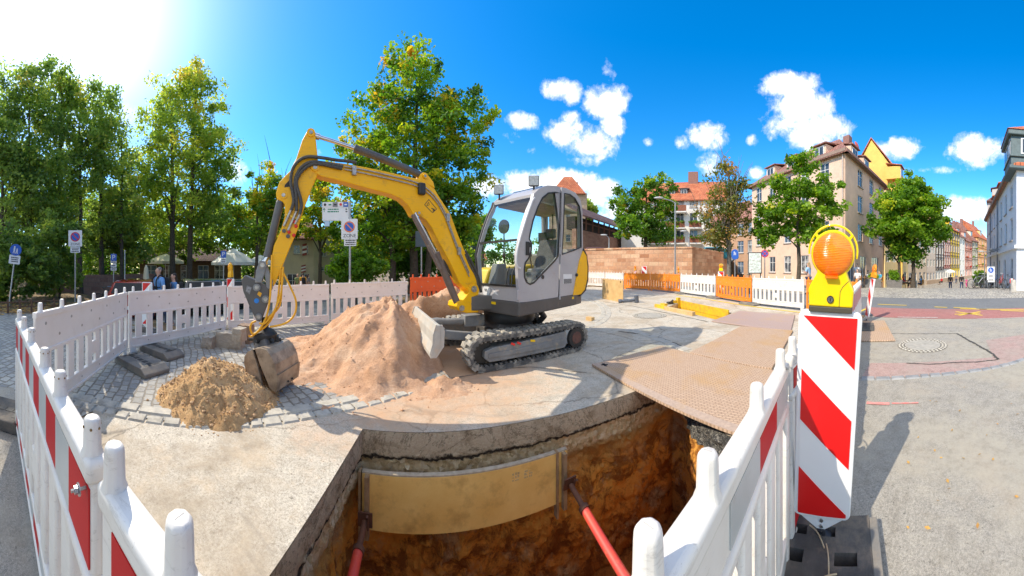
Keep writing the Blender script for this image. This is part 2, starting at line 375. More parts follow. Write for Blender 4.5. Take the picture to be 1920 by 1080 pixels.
poly_sheet('sett_pavement', [(-2.33, -.37), (-2.86, .3), (-.82, 3.62), (-2.2, 5.4), (-3.1, 7.9), (-4.4, 9.5), (-5, 9.5), (-5, -9), (-3.3, -9), (-3.3, -.65)], MAT_SETT, .006)
grid_sheet('cobbled_pavement', [-8.6 - .0, -8, -7.5, -7, -6.5, -6, -5.5, -5], [-9 + .5 * i for i in range(60)], MAT_SETT, .006)
grid_sheet('parking_road', [-17 + i for i in range(9)] + [-8.61], [1.5 + i for i in range(20)], MAT_ROAD, .004)
poly_sheet('asphalt_pavement', [(-3.3, -.62), (-2.45, -.42), (-.6, .08), (1.1, .74), (7.28, 2.5), (7.9, 2.6), (7.9, -15), (-3.3, -15)], MAT_ASPH, .004)
grid_sheet('road', [7.6, 8, 9, 10, 11, 12, 12.8], [-40 + 2 * i for i in range(36)] + [32, 36, 40], MAT_ROAD, .002, lambda x, y: x > 8 or y < 2)
poly_sheet('bike_path', [(7.8, 2.3), (7.8, -30), (9.6, -30), (9.6, 3.2)], MAT_RED, .008)
MAT_YEL = M('yellow_marking', (.8, .55, .03), (.6, .42, .06), 25, .7, grime=(.3, .26, .16), gsc=30, glo=.55, ghi=.7)
MAT_WHM = M('worn_white_marking', (.62, .6, .56), (.45, .43, .4), 12, .8, grime=(.3, .28, .25), gsc=14, glo=.45, ghi=.6)
def stripe(mb, p, q, w, z=.013):
    p, q = Vector((*p[:2], 0)), Vector((*q[:2], 0)); d = (q - p).normalized(); n = Vector((-d.y, d.x, 0)) * w / 2
    mb.add([(*(p - n)[:2], z), (*(q - n)[:2], z), (*(q + n)[:2], z), (*(p + n)[:2], z)], [[0, 1, 2, 3]])
mb = MB()
for a, b in (((1646, 571), (1700, 573)), ((1752, 576), (1776, 577)), ((1788, 577), (1830, 579)), ((1836, 580), (1920, 581)), ((1800, 579.5), (1850, 580.5)), ((1876, 582.5), (1920, 584))): stripe(mb, G(*a), G(*b), .12)
for a, b in (((1792, 585), (1842, 592)), ((1838, 585), (1798, 592)), ((1790, 590), (1838, 588))): stripe(mb, G(*a), G(*b), .1)
for k in range(3): stripe(mb, (8.3 - .1 * k, 3.0), (9.2 - .1 * k, 3.0 + .0), .1) if k == 0 else None
tag(mb.build('lane_marking', MAT_YEL), kind='structure')
mb = MB()
yl = [(7.55, 3.4), (7.6, 5), (7.7, 7), (7.95, 9.6), (7.9, 12)]
for i in range(len(yl) - 1): stripe(mb, yl[i], yl[i + 1], .12, .012)
tag(mb.build('work_zone_marking', MAT_YEL), kind='structure')
mb = MB(); stripe(mb, G(1625, 757), G(1668, 759), .05, .012); stripe(mb, G(1672, 758), G(1722, 757), .025, .012)
tag(mb.build('spray_mark', M('red_spray', (.75, .2, .18), (.5, .3, .26), 20, .8)), kind='structure')
mb = MB(); stripe(mb, G(1683, 595), G(1758, 596), .07, .012); stripe(mb, (7.75, -.6), (7.78, -4), .06, .012)
tag(mb.build('lane_edge_line', MAT_WHM), kind='structure')
grid_sheet('cobbled_street', [12.8 + i * 1.2 for i in range(20)] + [36 + 3 * i for i in range(4)] + [50, 60, 80, 110], [-40, -30, -20] + [-15 + i for i in range(40)], MAT_PLAZA, .004)
poly_sheet('faded_path', [(3.45, 1.2), (3.72, .4), (3.9, -.1), (4.1, -.7), (4.5, -1.35), (5.2, -2.4), (6.3, -2.6), (5.5, -.6), (4.46, -.6), (4.33, .1), (4.04, 1.25)], MAT_PINK, .008)
MAT_CRACK = M('tar_joint', (.05, .047, .042), (.09, .085, .075), 20, .8)
def joint(name, pts, w, z=.012, jit=.012):
    mb = MB(); L = smoothline([(p[0], p[1], 0) for p in pts], 14); r = random.Random(len(pts) * 7 + int(w * 1e4))
    for i in range(len(L) - 1):
        a = L[i]; b = L[i + 1]; d = (b - a); n = Vector((-d.y, d.x, 0)).normalized() if d.length else Vector((1, 0, 0))
        L[i] = a + n * r.uniform(-jit, jit)
    for i in range(len(L) - 1): stripe(mb, L[i], L[i + 1], w * r.uniform(.6, 1.2), z)
    return tag(mb.build(name, MAT_CRACK), kind='structure')
joint('tar_seam', [G(1668, 626), G(1720, 626.5), G(1794, 626)], .02)
joint('tar_seam', [G(1794, 626), G(1815, 638), G(1840, 652), G(1856, 661), G(1872, 675)], .045, .0125)
joint('tar_seam', [G(1872, 675), G(1830, 680), G(1790, 681), G(1750, 684), G(1700, 682)], .03, .013)
joint('tar_seam', [G(836, 712), G(980, 690), G(1100, 700)], .015, .0135, .004)
joint('tar_seam', [G(1327, 604), G(1300, 598), G(1200, 577), G(1130, 566)], .03, .0125)
joint('tar_seam', [G(1160, 622), G(1230, 632), G(1290, 655)], .04, .013)
MAT_SETTROW = M('row_sett', (.3, .3, .3), (.19, .2, .21), 6, .75, bump=.4, bscale=50)
def sett_row(name, pts, n, w, mat, gap=.012, h=.02, seed=1):
    """a single line of paving blocks let into the ground, one mesh"""
    mb = MB(); L = smoothline([(p[0], p[1], 0) for p in pts], 20); r = random.Random(seed)
    ln = [0]
    for i in range(1, len(L)): ln.append(ln[-1] + (L[i] - L[i - 1]).length)
    def at(s):
        for i in range(1, len(L)):
            if ln[i] >= s: return L[i - 1].lerp(L[i], (s - ln[i - 1]) / max(1e-6, ln[i] - ln[i - 1]))
        return L[-1]
    cuts = [0]
    for i in range(n): cuts.append(cuts[-1] + r.uniform(.75, 1.25))
    cuts = [c / cuts[-1] * ln[-1] for c in cuts]
    for i in range(n):
        a, b = at(cuts[i] + gap / 2), at(cuts[i + 1] - gap / 2); d = (b - a).normalized(); q = Vector((-d.y, d.x, 0)) * w / 2; e = h + r.uniform(-.004, .004); ch = .012
        o1 = q * r.uniform(.94, 1.05); dd = d * ch; q2 = o1 - o1.normalized() * ch
        mb.add([(*(a - o1)[:2], .004), (*(b - o1)[:2], .004), (*(b + o1)[:2], .004), (*(a + o1)[:2], .004), (*(a + dd - q2)[:2], e), (*(b - dd - q2)[:2], e), (*(b - dd + q2)[:2], e), (*(a + dd + q2)[:2], e)],
               [[4, 5, 6, 7], [0, 1, 5, 4], [1, 2, 6, 5], [2, 3, 7, 6], [3, 0, 4, 7]])
    return tag(mb.build(name, mat), kind='structure')
sett_row('kerb_row', [(-3.05, -.06), (-2.83, .3), (-2.15, 1.43), (-1.65, 2.3), (-.8, 3.58)], 30, .13, MAT_KERB, seed=4)
sett_row('kerb_row', [(-3.17, .02), (-2.97, .38), (-2.29, 1.5), (-1.79, 2.38), (-.95, 3.66)], 15, .14, MAT_KERB, gap=.014, seed=9)
sett_row('sett_row', [(3.35, 1.55), (3.45, 1.15), (3.70, .4), (3.86, -.1), (4.06, -.7), (4.45, -1.35), (5.1, -2.4)], 26, .1, MAT_SETTROW, seed=5)
sett_row('sett_row', [G(1108, 559), G(1130, 570), G(1141, 583), G(1138, 596), G(1120, 609), G(1085, 618)], 26, .16, MAT_KERB, h=.014)
sett_row('sett_row', [G(1100, 562), G(1123, 572), G(1131, 584), G(1128, 595), G(1112, 605)], 26, .16, MAT_KERB, h=.012, seed=3)
sett_row('drain_row', [G(1175, 618), G(1225, 633), G(1290, 658)], 8, .2, M('drain_stone', (.45, .42, .36), (.36, .33, .28), 8, .8, bump=.3), h=.016)
# iron covers with a ring of small stones
def cover(px, py, r, label):
    c = G(px, py); t = thing('manhole_cover', label, 'manhole cover', (c.x, c.y, .004))
    mb = MB(); mb.lathe([(r * .72, 0), (r * .72, .012), (r * .69, .014), (.0001, .014)], 32); mb.build('lid', M('worn_lid', (.42, .39, .33), (.3, .28, .24), 14, .7, bump=.5, bscale=60), t)
    mb = MB(); rr = random.Random(5)
    for ring, n in ((.80, 30), (.93, 36)):
        for k in range(n):
            a = 2 * pi * k / n + ring; R0 = r * ring; e = r * .055
            mb.ball((R0 * cos(a), R0 * sin(a), .004), e * rr.uniform(.8, 1.1), e * rr.uniform(.8, 1.1), .016, 6, 4)
    mb.build('ring_cobble', M('ring_stone', (.5, .47, .4), (.33, .31, .27), 30, .8), t)
    mb = MB(); mb.lathe([(r, 0), (r, .006), (r * .74, .006), (r * .74, 0)], 32); mb.build('bed', M('ring_bed', (.2, .18, .15), (.13, .12, .1), 20, .9), t)
cover(1730, 648, .46, 'round manhole cover ringed with small stones on the grey asphalt street beyond the beacon')
cover(1218, 592, .5, 'round manhole cover in the pale concrete near the yellow shored pit')
# ================================================================== trench
def trench_mat():
    m = bpy.data.materials.new('trench_soil'); t = NT(m)
    sp = t.add('ShaderNodeSeparateXYZ'); t.l.new(t.tc.outputs['Object'], sp.inputs[0])
    n = t.noise(5, 8, .65); nf = t.noise(26, 6, .75)
    z = t.math('ADD', sp.outputs[2], t.math('MULTIPLY_ADD', n.outputs['Fac'], .17, -.085))
    z = t.math('ADD', z, t.math('MULTIPLY_ADD', nf.outputs['Fac'], .05, -.025))
    f = t.math('MULTIPLY_ADD', z, 1 / 1.9, 1.0)                        # 0 at the bottom, 1 at the top
    crk = t.noise(1.6, 10, .75, None, 1.5)
    lay = t.ramp(f, [(0, (.5, .17, .04)), (.35, (.8, .32, .06)), (.55, (.92, .44, .09)), (.70, (.8, .44, .13)), (.765, (.55, .36, .15)), (.795, (.85, .64, .34)), (.865, (.88, .68, .4)), (.876, (.05, .04, .032)), (.888, (.06, .05, .04)), (.896, (.66, .53, .36)), (1, (.7, .58, .42))])
    lay.color_ramp.interpolation = 'LINEAR'
    hi = t.ramp(f, [(.885, (0, 0, 0)), (.9, (1, 1, 1))]); sc_ = t.noise(4, 9, .75, None, .5); sk_ = t.ramp(sc_.outputs['Fac'], [(.5, (1, 1, 1)), (.68, (.5, .44, .38))]); ck = t.ramp(t.math('ABSOLUTE', t.math('SUBTRACT', crk.outputs['Fac'], .5)), [(0, (.25, .22, .2)), (.012, (1, 1, 1))]); slab = t.mix(1, sk_.outputs[0], ck.outputs[0], 'MULTIPLY'); lay_c = t.mix(hi.outputs[0], lay.outputs[0], t.mix(1, lay.outputs[0], slab, 'MULTIPLY'))
    vst = t.add('ShaderNodeTexVoronoi'); vst.inputs['Scale'].default_value = 26; t.l.new(t.tc.outputs['Object'], vst.inputs['Vector']); gv = t.ramp(f, [(.745, (0, 0, 0)), (.79, (1, 1, 1)), (.868, (1, 1, 1)), (.876, (0, 0, 0))]); vr = t.ramp(vst.outputs['Color'], [(.1, (.45, .33, .17)), (.5, (.8, .62, .36)), (.9, (.95, .82, .6))]); lay_c = t.mix(t.math('MULTIPLY', gv.outputs[0], .75), lay_c, vr.outputs[0]); t.bump(t.math('MULTIPLY', vst.outputs['Distance'], gv.outputs[0]), -.9, .03)
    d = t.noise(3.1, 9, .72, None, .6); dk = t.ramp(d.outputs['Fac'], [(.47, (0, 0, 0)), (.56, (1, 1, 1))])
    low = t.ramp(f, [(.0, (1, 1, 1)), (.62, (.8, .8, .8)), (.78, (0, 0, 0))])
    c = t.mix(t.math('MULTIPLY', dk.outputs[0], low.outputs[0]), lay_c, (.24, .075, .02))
    r = t.noise(2.3, 8, .7); rk = t.ramp(r.outputs['Fac'], [(.52, (0, 0, 0)), (.62, (1, 1, 1))])
    c = t.mix(t.math('MULTIPLY', t.math('MULTIPLY', rk.outputs[0], low.outputs[0]), .75), c, (.62, .42, .24))
    g = t.noise(70, 5, .8); c = t.mix(.7, c, g.outputs['Fac'], 'OVERLAY')
    t.l.new(c, t.b.inputs['Base Color']); t.b.inputs['Roughness'].default_value = .97; t.b.inputs['Specular IOR Level'].default_value = .08
    t.bump(g.outputs['Fac'], 1, .02); t.bump(nf.outputs['Fac'], .7, .04)
    return m
def build_trench():
    per = []
    n = len(TR)
    for i in range(n):
        a, b = Vector((*TR[i], 0)), Vector((*TR[(i + 1) % n], 0)); k = int((b - a).length / .028)
        for j in range(k): per.append((a.lerp(b, j / k), i))
    m = len(per); out = []
    for i in range(m):
        d = per[(i + 3) % m][0] - per[i - 3][0]; out.append(Vector((-d.y, d.x, 0)).normalized())   # TR runs clockwise: left = outward
    zs = [0, -.03, -.06, -.1, -.14, -.17, -.195, -.2, -.21, -.235] + [-.26 - .035 * k for k in range(48)]
    mb = MB(); vs = []; fs = []
    for li, z in enumerate(zs):
        for i in range(m):
            p = per[i][0]; o = out[i]; q = Vector((p.x, p.y, z))
            if z > -.2: dsp = .006 * fbm(q * 30) + (.014 * fbm(q * 9 + Vector((5, 0, 0))) if per[i][1] != 0 and per[i][1] != 1 else 0)
            else:
                k = sst(-.2, -.3, z); g_ = sst(-.36, -.6, z); dsp = k * (.008 + .065 * g_ + (.02 + .04 * g_) * fbm(q * 2.2) + .022 * abs(fbm(Vector((q.x * 5, q.y * 5, q.z * 16)))) * 2 + .03 * abs(fbm(q * 12, 5)) + .02 * fbm(q * 30, 4)) + .016 * fbm(q * 40)
                if per[i][1] == 2: dsp += .12 * sst(-.25, -.6, z)
            if li == 0: dsp *= .4
            vs.append(q + o * dsp)
    for l in range(len(zs) - 1):
        for i in range(m):
            j = (i + 1) % m; fs.append([l * m + i, (l + 1) * m + i, (l + 1) * m + j, l * m + j])
    fs.append([(len(zs) - 1) * m + i for i in range(m)])
    mb.add(vs, fs); o = mb.build('trench', trench_mat(), smooth=50); o['kind'] = 'structure'
build_trench()
# broken asphalt chunk and service pipes in the right wall of the trench
def rock(name, c, r, mat, seed, sq=(1, 1, 1), rough=.35):
    bm = bmesh.new(); bmesh.ops.create_icosphere(bm, subdivisions=3, radius=1)
    for v in bm.verts:
        k = 1 + rough * fbm(v.co * 1.3 + Vector((seed, 0, 0))) + rough * .4 * fbm(v.co * 5 + Vector((0, seed, 0)))
        v.co = Vector((v.co.x * r * sq[0], v.co.y * r * sq[1], v.co.z * r * sq[2])) * k
    me = bpy.data.meshes.new(name); bm.to_mesh(me); bm.free(); me.materials.append(mat)
    o = bpy.data.objects.new(name, me); COL.objects.link(o); o.location = c; return o
MAT_BLK = speck_mat('black_asphalt', (.012, .012, .013), (.035, .035, .036), (.3, .28, .24), (.03, .03, .03), None, 34, 3, bump=1)
mb = MB(); L = [Vector((1.93, 2.6, 0)), Vector((1.83, 2.2, 0)), Vector((1.75, 1.7, 0)), Vector((1.66, 1.2, 0))]; vs = []; fs = []
PL = smoothline(L, 12); nz_ = 9
for i, p in enumerate(PL):
    for k in range(nz_):
        z = -.015 - k * .043 * (1 + .25 * fbm((p.x * 5, p.y * 5, 3))); e = .09 + .05 * fbm(Vector((p.x * 9, p.y * 9, z * 14))) + .02 * fbm(Vector((p.x * 30, p.y * 30, z * 30))); e *= (1 if 0 < k < nz_ - 1 else .1)
        vs.append((p.x - e, p.y, z))
for i in range(len(PL) - 1):
    for k in range(nz_ - 1): fs.append([i * nz_ + k, i * nz_ + k + 1, (i + 1) * nz_ + k + 1, (i + 1) * nz_ + k])
mb.add(vs, fs)
tag(mb.build('asphalt_edge', MAT_BLK), 'broken black asphalt edge under the corner of the rusty steel plate', 'asphalt edge')
MAT_PVC = M('grey_pipe', (.17, .18, .19), (.1, .1, .11), 10, .45, bump=.1)
MAT_RUSTP = M('rusty_pipe', (.2, .1, .05), (.08, .045, .03), 9, .8, bump=.4)
for (a, b, r, mt, lab) in ((Vector((1.7, 2.05, -.62)), Vector((2.1, 2.1, -.6)), .055, MAT_PVC, 'grey service pipe end sticking out below the black asphalt edge'),
                       (Vector((1.62, 1.75, -.83)), Vector((2.0, 1.85, -.8)), .04, MAT_RUSTP, 'rusty brown pipe in the trench wall under the grey pipe'),
                       (Vector((1.5, 1.5, -1.0)), Vector((1.95, 1.95, -1.02)), .045, MAT_PVC, 'lowest grey pipe in the trench wall below the rusty one')):
    mb = MB(); d = (b - a); mb.tube([a, a + d * .02, b], [r * .8, r, r], 16); o = mb.build('service_pipe', mt, smooth=40); tag(o, lab, 'pipe', 'pipes in the trench wall')
# timber shoring with end posts, braces
MAT_PLY = M('yellow_formply', (.9, .6, .2), (.82, .5, .14), 3, .55, bump=.15, bscale=60, grime=(.5, .28, .08), gsc=4)
MAT_PLYE = M('plywood_edge', (.5, .42, .32), (.36, .29, .21), 20, .8)
sA = Vector((-1.215, 2.075, 0)); sB = Vector((.52, 2.655, 0)); sd_ = (sB - sA).normalized(); sn = Vector((sd_.y, -sd_.x, 0))
shr = thing('trench_shoring', 'yellow plywood shoring board with end posts along the far trench wall', 'shoring', (sA.x, sA.y, -.8), atan2(sd_.y, sd_.x))
LB = (sB - sA).length
mb = MB(); mb.box(0, LB, -.012, .012, .03, .5); mb.build('board', MAT_PLY, shr)
mb = MB(); mb.box(.0, LB, -.011, .03, .5, .512); mb.build('top_edge', MAT_PLYE, shr)
for x in (.045, LB - .045):
    mb = MB(); mb.box(x - .018, x + .018, -.06, -.0125, -.02, .5); mb.box(x - .075, x - .055, -.03, .03, -.1, .52); mb.build('end_post', M('weathered_wood', (.4, .27, .15), (.27, .17, .09), 12, .85, bump=.3), shr)
mb = MB(); r_ = random.Random(3)
for k in range(26): x = 1.28 + (k % 9) * .022 + r_.uniform(-.004, .004); zz = .37 + (k // 9) * .026; mb.box(x, x + r_.uniform(.008, .02), -.0145, -.0122, zz, zz + r_.uniform(.008, .022)) if not (k % 9 in (3, 4)) else None
mb.build('stencil_print', M('pale_paint', (.62, .46, .24), (.5, .34, .14), 30, .8), shr)
def strut(px1, py1, a, b, label):
    t = thing('trench_brace', label, 'brace', a, 0, 'red steel braces across the trench'); d = Vector(b) - Vector(a); q = d.to_track_quat('Z', 'Y'); t.rotation_mode = 'QUATERNION'; t.rotation_quaternion = q; L = d.length
    mb = MB(); mb.tube([(0, 0, .26), (0, 0, L)], .036, 20); mb.build('outer_tube', M('red_brace_paint', (.72, .075, .04), (.5, .045, .06), 4, .55, grime=(.75, .26, .12), gsc=3, glo=.5, ghi=.62, bump=.1), t, smooth=40)
    mb = MB(); mb.tube([(0, 0, .03), (0, 0, .27)], .024, 16); mb.tube([(0, 0, .24), (0, 0, .275)], .045, 16); mb.build('screw_end', M('rust_dark', (.16, .06, .03), (.09, .04, .025), 14, .8, bump=.4), t, smooth=40)
    mb = MB(); mb.box(-.06, .06, -.06, .06, 0, .012); mb.tube([(.03, -.05, .04), (.03, .05, .04), (.03, .09, .07)], .01, 8); mb.build('foot_plate', MATS['rust_dark'], t)
strut(0, 0, (-1.145, 2.0, -.61), (-.72, .72, -.66), 'red steel brace at the shoring board end below the concrete corner')
strut(0, 0, (.525, 2.55, -.54), (.93, 1.36, -.85), 'long red steel brace at the shoring board end towards the steel plate')
mb = MB(); nb = Vector((.3, -.95, 0))
mb.bar((1.28, .98, -.55), (1.78, 1.26, -.55), .03, .5); tag(mb.build('shoring_board', MAT_PLY), 'yellow shoring board seen between the slats of the near white barrier', 'shoring')
# ================================================================== yellow shored pit
MAT_YSH = M('yellow_shoring_paint', (.8, .5, .02), (.66, .4, .03), 5, .5, grime=(.3, .2, .07), gsc=6)
mb = MB(); cen = Vector((5.75, 7.5, 0))
for i in range(4):
    a, b = Vector((*PIT[i], 0)), Vector((*PIT[(i + 1) % 4], 0)); mb.add([(*a[:2], 0), (*b[:2], 0), (*b[:2], -1.3), (*a[:2], -1.3)], [[0, 1, 2, 3]])
mb.add([(*p, -1.3) for p in PIT], [[0, 1, 2, 3]]); tag(mb.build('pit', bpy.data.materials['trench_soil']), kind='structure')
ps = thing('pit_shoring', 'yellow steel shoring lining the small pit beside the fence', 'shoring', (6.17, 6.3, 0))
mb = MB()
a, b = Vector((6.1, 6.3, 0)), Vector((6.34, 9.35, 0)); d_ = (b - a).normalized(); n_ = Vector((-d_.y, d_.x, 0)) * .04
for k in range(4):
    z0 = -1.0 + k * .28; mb.hexa([(a + n_ * (1 + .2 * (k % 2))) - Vector((6.17, 6.3, -z0)), b + n_ - Vector((6.17, 6.3, -z0)), b - Vector((6.17, 6.3, -z0)), a - Vector((6.17, 6.3, -z0))],
        [(a + n_ * (1 + .2 * (k % 2))) - Vector((6.17, 6.3, -z0 - .27)), b + n_ - Vector((6.17, 6.3, -z0 - .27)), b - Vector((6.17, 6.3, -z0 - .27)), a - Vector((6.17, 6.3, -z0 - .27))])
mb.build('panel', MAT_YSH, ps)
mb = MB(); mb.box(.0, .12, 2.95, 3.1, -.9, .22); mb.box(-.28, .02, 2.98, 3.08, .02, .12); mb.build('corner_post', MAT_YSH, ps)
mb = MB(); mb.box(-.5, -.28, 2.85, 3.0, .0, .1); mb.tube([(-.45, 2.8, .1), (-.3, 2.85, .16)], .03, 8); mb.build('screw_jack', M('dark_steel', (.1, .1, .1), (.06, .06, .06), 8, .5, .6), ps)
mb = MB(); mb.bar(G(1248, 581) + Vector((0, 0, .06)), G(1301, 592.5) + Vector((0, 0, .06)), .12, .12); tag(mb.build('timber_beam', M('pale_timber', (.6, .42, .2), (.5, .33, .15), 6, .8, bump=.2), bevel=.006), 'pale squared timber lying beside the yellow shored pit', 'timber')
mb = MB(); mb.bar(G(1229, 576) + Vector((0, 0, .06)), G(1249, 580) + Vector((0, 0, .06)), .1, .12); mb.bar(G(1241, 577) + Vector((0, 0, .14)), G(1249, 579) + Vector((0, 0, .14)), .14, .06); tag(mb.build('yellow_beam', MAT_YSH, bevel=.006), 'short yellow shoring beam at the far end of the pale timber', 'beam')
# upright plywood sheet, pipe fitting
a, b = G(1129.5, 560), G(1168.5, 567.5); mb = MB(); mb.bar(a + Vector((0, 0, .46)), b + Vector((0, 0, .44)), .02, .9)
ply = mb.build('plywood_sheet', M('plywood', (.6, .4, .18), (.48, .3, .12), 4, .75, bump=.1, grime=(.36, .22, .1), gsc=3, glo=.6), bevel=.003); tag(ply, 'upright plywood sheet standing behind the excavator', 'plywood')
mb = MB()
for u in (.1, .9): p = a.lerp(b, u) + Vector((0, 0, .83)); mb.cyl(p + Vector((.03, -.015, 0)), p + Vector((-.03, .0, 0)), .03, n=10)
mb.build_each('hand_hole', M('hole_black', (.02, .02, .02)), ply)
pf = thing('pipe_fitting', 'dark grey pipe fitting lying by the plywood sheet', 'pipe fitting', G(1180, 568)); mb = MB()
mb.tube(smoothline([(-.35, .1, .08), (-.1, 0, .1), (.15, -.05, .12), (.28, -.08, .2)]), .06, 10); mb.tube([(.26, -.1, .3), (.28, -.1, .02)], .09, 10); mb.tube([(-.42, .12, .07), (-.3, .08, .08)], .085, 10)
mb.build('pipe', M('blue_grey_iron', (.16, .18, .22), (.1, .11, .13), 8, .5, .4), pf, smooth=40)
mb = MB(); mb.bar(G(1101, 600) + Vector((0, 0, .05)), G(1112, 602) + Vector((0, 0, .05)), .12, .1); tag(mb.build('wood_block', MATS['pale_timber'], bevel=.004), 'small wooden block on the concrete behind the excavator tracks', 'wood block')
# ================================================================== steel plates
def plate_mat(name, c1, c2, rust, wave=True):
    m = bpy.data.materials.new(name); MATS[name] = m; t = NT(m)
    n = t.noise(1.3, 8, .7); k = t.ramp(n.outputs['Fac'], [(.5, (0, 0, 0)), (.72, (1, 1, 1))])
    n2 = t.noise(30, 6, .8); b = t.ramp(n2.outputs['Fac'], [(.35, c1), (.65, c2)])
    c = t.mix(t.math('MULTIPLY', k.outputs[0], .8), b.outputs[0], rust)
    if wave:
        mp = t.add('ShaderNodeMapping'); mp.inputs['Rotation'].default_value = (0, 0, .6); t.l.new(t.tc.outputs['Object'], mp.inputs[0])
        w1 = t.add('ShaderNodeTexBrick'); t.l.new(mp.outputs[0], w1.inputs['Vector']); w1.inputs['Scale'].default_value = 1
        w1.inputs['Brick Width'].default_value = .06; w1.inputs['Row Height'].default_value = .03; w1.inputs['Mortar Size'].default_value = .007; w1.inputs['Mortar Smooth'].default_value = .4
        c = t.mix(t.math('MULTIPLY', w1.outputs['Fac'], .5), c, (.12, .07, .04)); t.bump(w1.outputs['Fac'], -.9, .006)
    t.l.new(c, t.b.inputs['Base Color']); t.b.inputs['Roughness'].default_value = .6; t.b.inputs['Specular IOR Level'].default_value = .25
    t.bump(n2.outputs['Fac'], .3, .006); return m
MAT_PL1 = plate_mat('rusty_tread', (0.459, 0.312, 0.213), (0.591, 0.435, 0.312), (0.559, 0.328, 0.115))
MAT_PL3 = plate_mat('smooth_rust', (0.34, 0.246, 0.212), (0.408, 0.306, 0.272), (0.425, 0.289, 0.17), False)
MAT_PEDGE = plate_mat('worn_plate_edge', (.36, .27, .22), (.5, .38, .29), (.45, .28, .13), False)
def steel_plate(q, z, th_, mat, label, rim=None):
    c = sum((Vector((*p, 0)) for p in q), Vector()) / 4; t = thing('steel_plate', label, 'steel plate', (c.x, c.y, 0), 0, 'road plates')
    l = [Vector((p[0] - c.x, p[1] - c.y, 0)) for p in q]; mb = MB(); mb.hexa([p + Vector((0, 0, z)) for p in l], [p + Vector((0, 0, z + th_)) for p in l]); mb.build('slab', mat, t, bevel=.004)
    if rim:
        mb = MB(); a, b = l[rim[0]], l[rim[1]]; d = (b - a).normalized(); n = Vector((-d.y, d.x, 0)) * rim[2]
        mb.hexa([p + Vector((0, 0, z + th_ - .002)) for p in (a, b, b + n, a + n)], [p + Vector((0, 0, z + th_ + .004)) for p in (a, b, b + n, a + n)]); mb.build('bare_edge', MAT_PEDGE, t)
    return t
pl1 = steel_plate([(1.14, 3.92), (1.70, 1.69), (3.13, 2.1), (2.55, 4.36)], .012, .03, MAT_PL1, 'large rusty patterned steel plate jutting over the trench corner', (0, 1, .11))
mb = MB(); mb.box(-.05, .05, -.02, .02, .0, .02); mb.box(-.02, .02, -.06, .06, .0, .02); o = mb.build('lifting_slot', M('hole_black', (.02, .02, .02)), pl1); o.location = (1.3 - 2.13, 3.83 - 3.02, .026)
steel_plate([(2.73, 3.75), (3.10, 2.36), (5.24, 3.40), (4.84, 4.60)], .012, .034, MAT_PL1, 'rusty patterned steel plate between the jutting plate and the smooth plate')
steel_plate([(4.78, 5.6), (5.24, 3.45), (7.03, 4.49), (6.52, 6.25)], .012, .025, MAT_PL3, 'smooth brown steel plate beside the yellow shored pit')
steel_plate([(6.97, 2.41), (5.10, 1.79), (5.32, 1.146), (7.21, 1.85)], .012, .025, MAT_PL1, 'rusty steel plate on the asphalt outside the barrier under the leaning beacon')
# ================================================================== heaps of sand
def heap(name, x0, x1, y0, y1, st, hf, mat, label):
    nx = int((x1 - x0) / st); ny = int((y1 - y0) / st); vs = []; fs = []; ids = {}
    H_ = {}
    for i in range(nx + 1):
        for j in range(ny + 1):
            x = x0 + i * st; y = y0 + j * st; H_[i, j] = hf(x, y)
    for i in range(nx):
        for j in range(ny):
            k = [(i, j), (i + 1, j), (i + 1, j + 1), (i, j + 1)]
            if max(H_[q] for q in k) < .004: continue
            f = []
            for q in k:
                if q not in ids: ids[q] = len(vs); vs.append((x0 + q[0] * st, y0 + q[1] * st, max(-.004, H_[q])))
                f.append(ids[q])
            fs.append(f)
    mb = MB(); mb.add(vs, fs); o = mb.build(name, mat, smooth=60); return tag(o, label, 'sand heap' if 'sand' in name else 'gravel heap')
def cone(x, y, cx, cy, r, h, k=1.25):
    d = hypot(x - cx, y - cy) / r; return h * (1 - d ** k) if d < 1 else h * (1 - d) * .6
def h1(x, y):
    w = .16 * fbm((x * 1.1, y * 1.1, 1)); x2 = x + w; y2 = y + .16 * fbm((x * 1.1, y * 1.1, 9))
    b = [cone(x2, y2, -2.0, 4.35, 1.6, .96, 1.4), cone(x2, y2, -1.35, 5.9, 1.6, 1.02, 1.35), cone(x2, y2, -1.1, 3.95, .95, .3, 1.2), cone(x2, y2, -1.95, 3.25, .9, .17), cone(x2, y2, -3.05, 3.7, 1.2, .16), cone(x2, y2, -1.6, 5.1, 1.4, .95, 1.4)]
    s = max(b); s2 = sorted(b)[-2]; v = s + max(0, .12 - abs(s - s2)) * .25
    n = fbm((x * 1.7, y * 1.7, 3)) * .075 + fbm((x * 5.5, y * 5.5, 5), 5) * .038 + abs(fbm((x * 13, y * 13, 8), 4)) * .062 + fbm((x * 28, y * 28, 2), 2) * .022
    v += n * min(1, max(0, v + .12) * 4) - .03
    tx = -(x + .05) * .873 - (y - 4.98) * .488; ty = (x + .05) * .488 - (y - 4.98) * .873
    if abs(ty) < 1.15 and tx > -1.6: v -= .7 * sst(1.42, 1.1, tx) * sst(1.1, .95, abs(ty)) + .30 * sst(2.0, 1.6, tx) * sst(1.15, .8, abs(ty))
    gully = fbm((atan2(y - 4.4, x + 2) * 4, hypot(x + 2, y - 4.4) * .8, 2)); v += .06 * gully * min(1, max(0, v) * 3)
    return v
def h2(x, y):
    v = cone(x + .1 * fbm((x * 2, y * 2, 1)), y + .1 * fbm((x * 2, y * 2, 7)), -2.76, 1.6, .70, .41, 1.25)
    v += (fbm((x * 5, y * 5, 3)) * .05 + fbm((x * 20, y * 20, 3), 4) * .03 + abs(fbm((x * 38, y * 38, 8), 3)) * .05) * min(1, max(0, v + .1) * 5) - .02
    return v
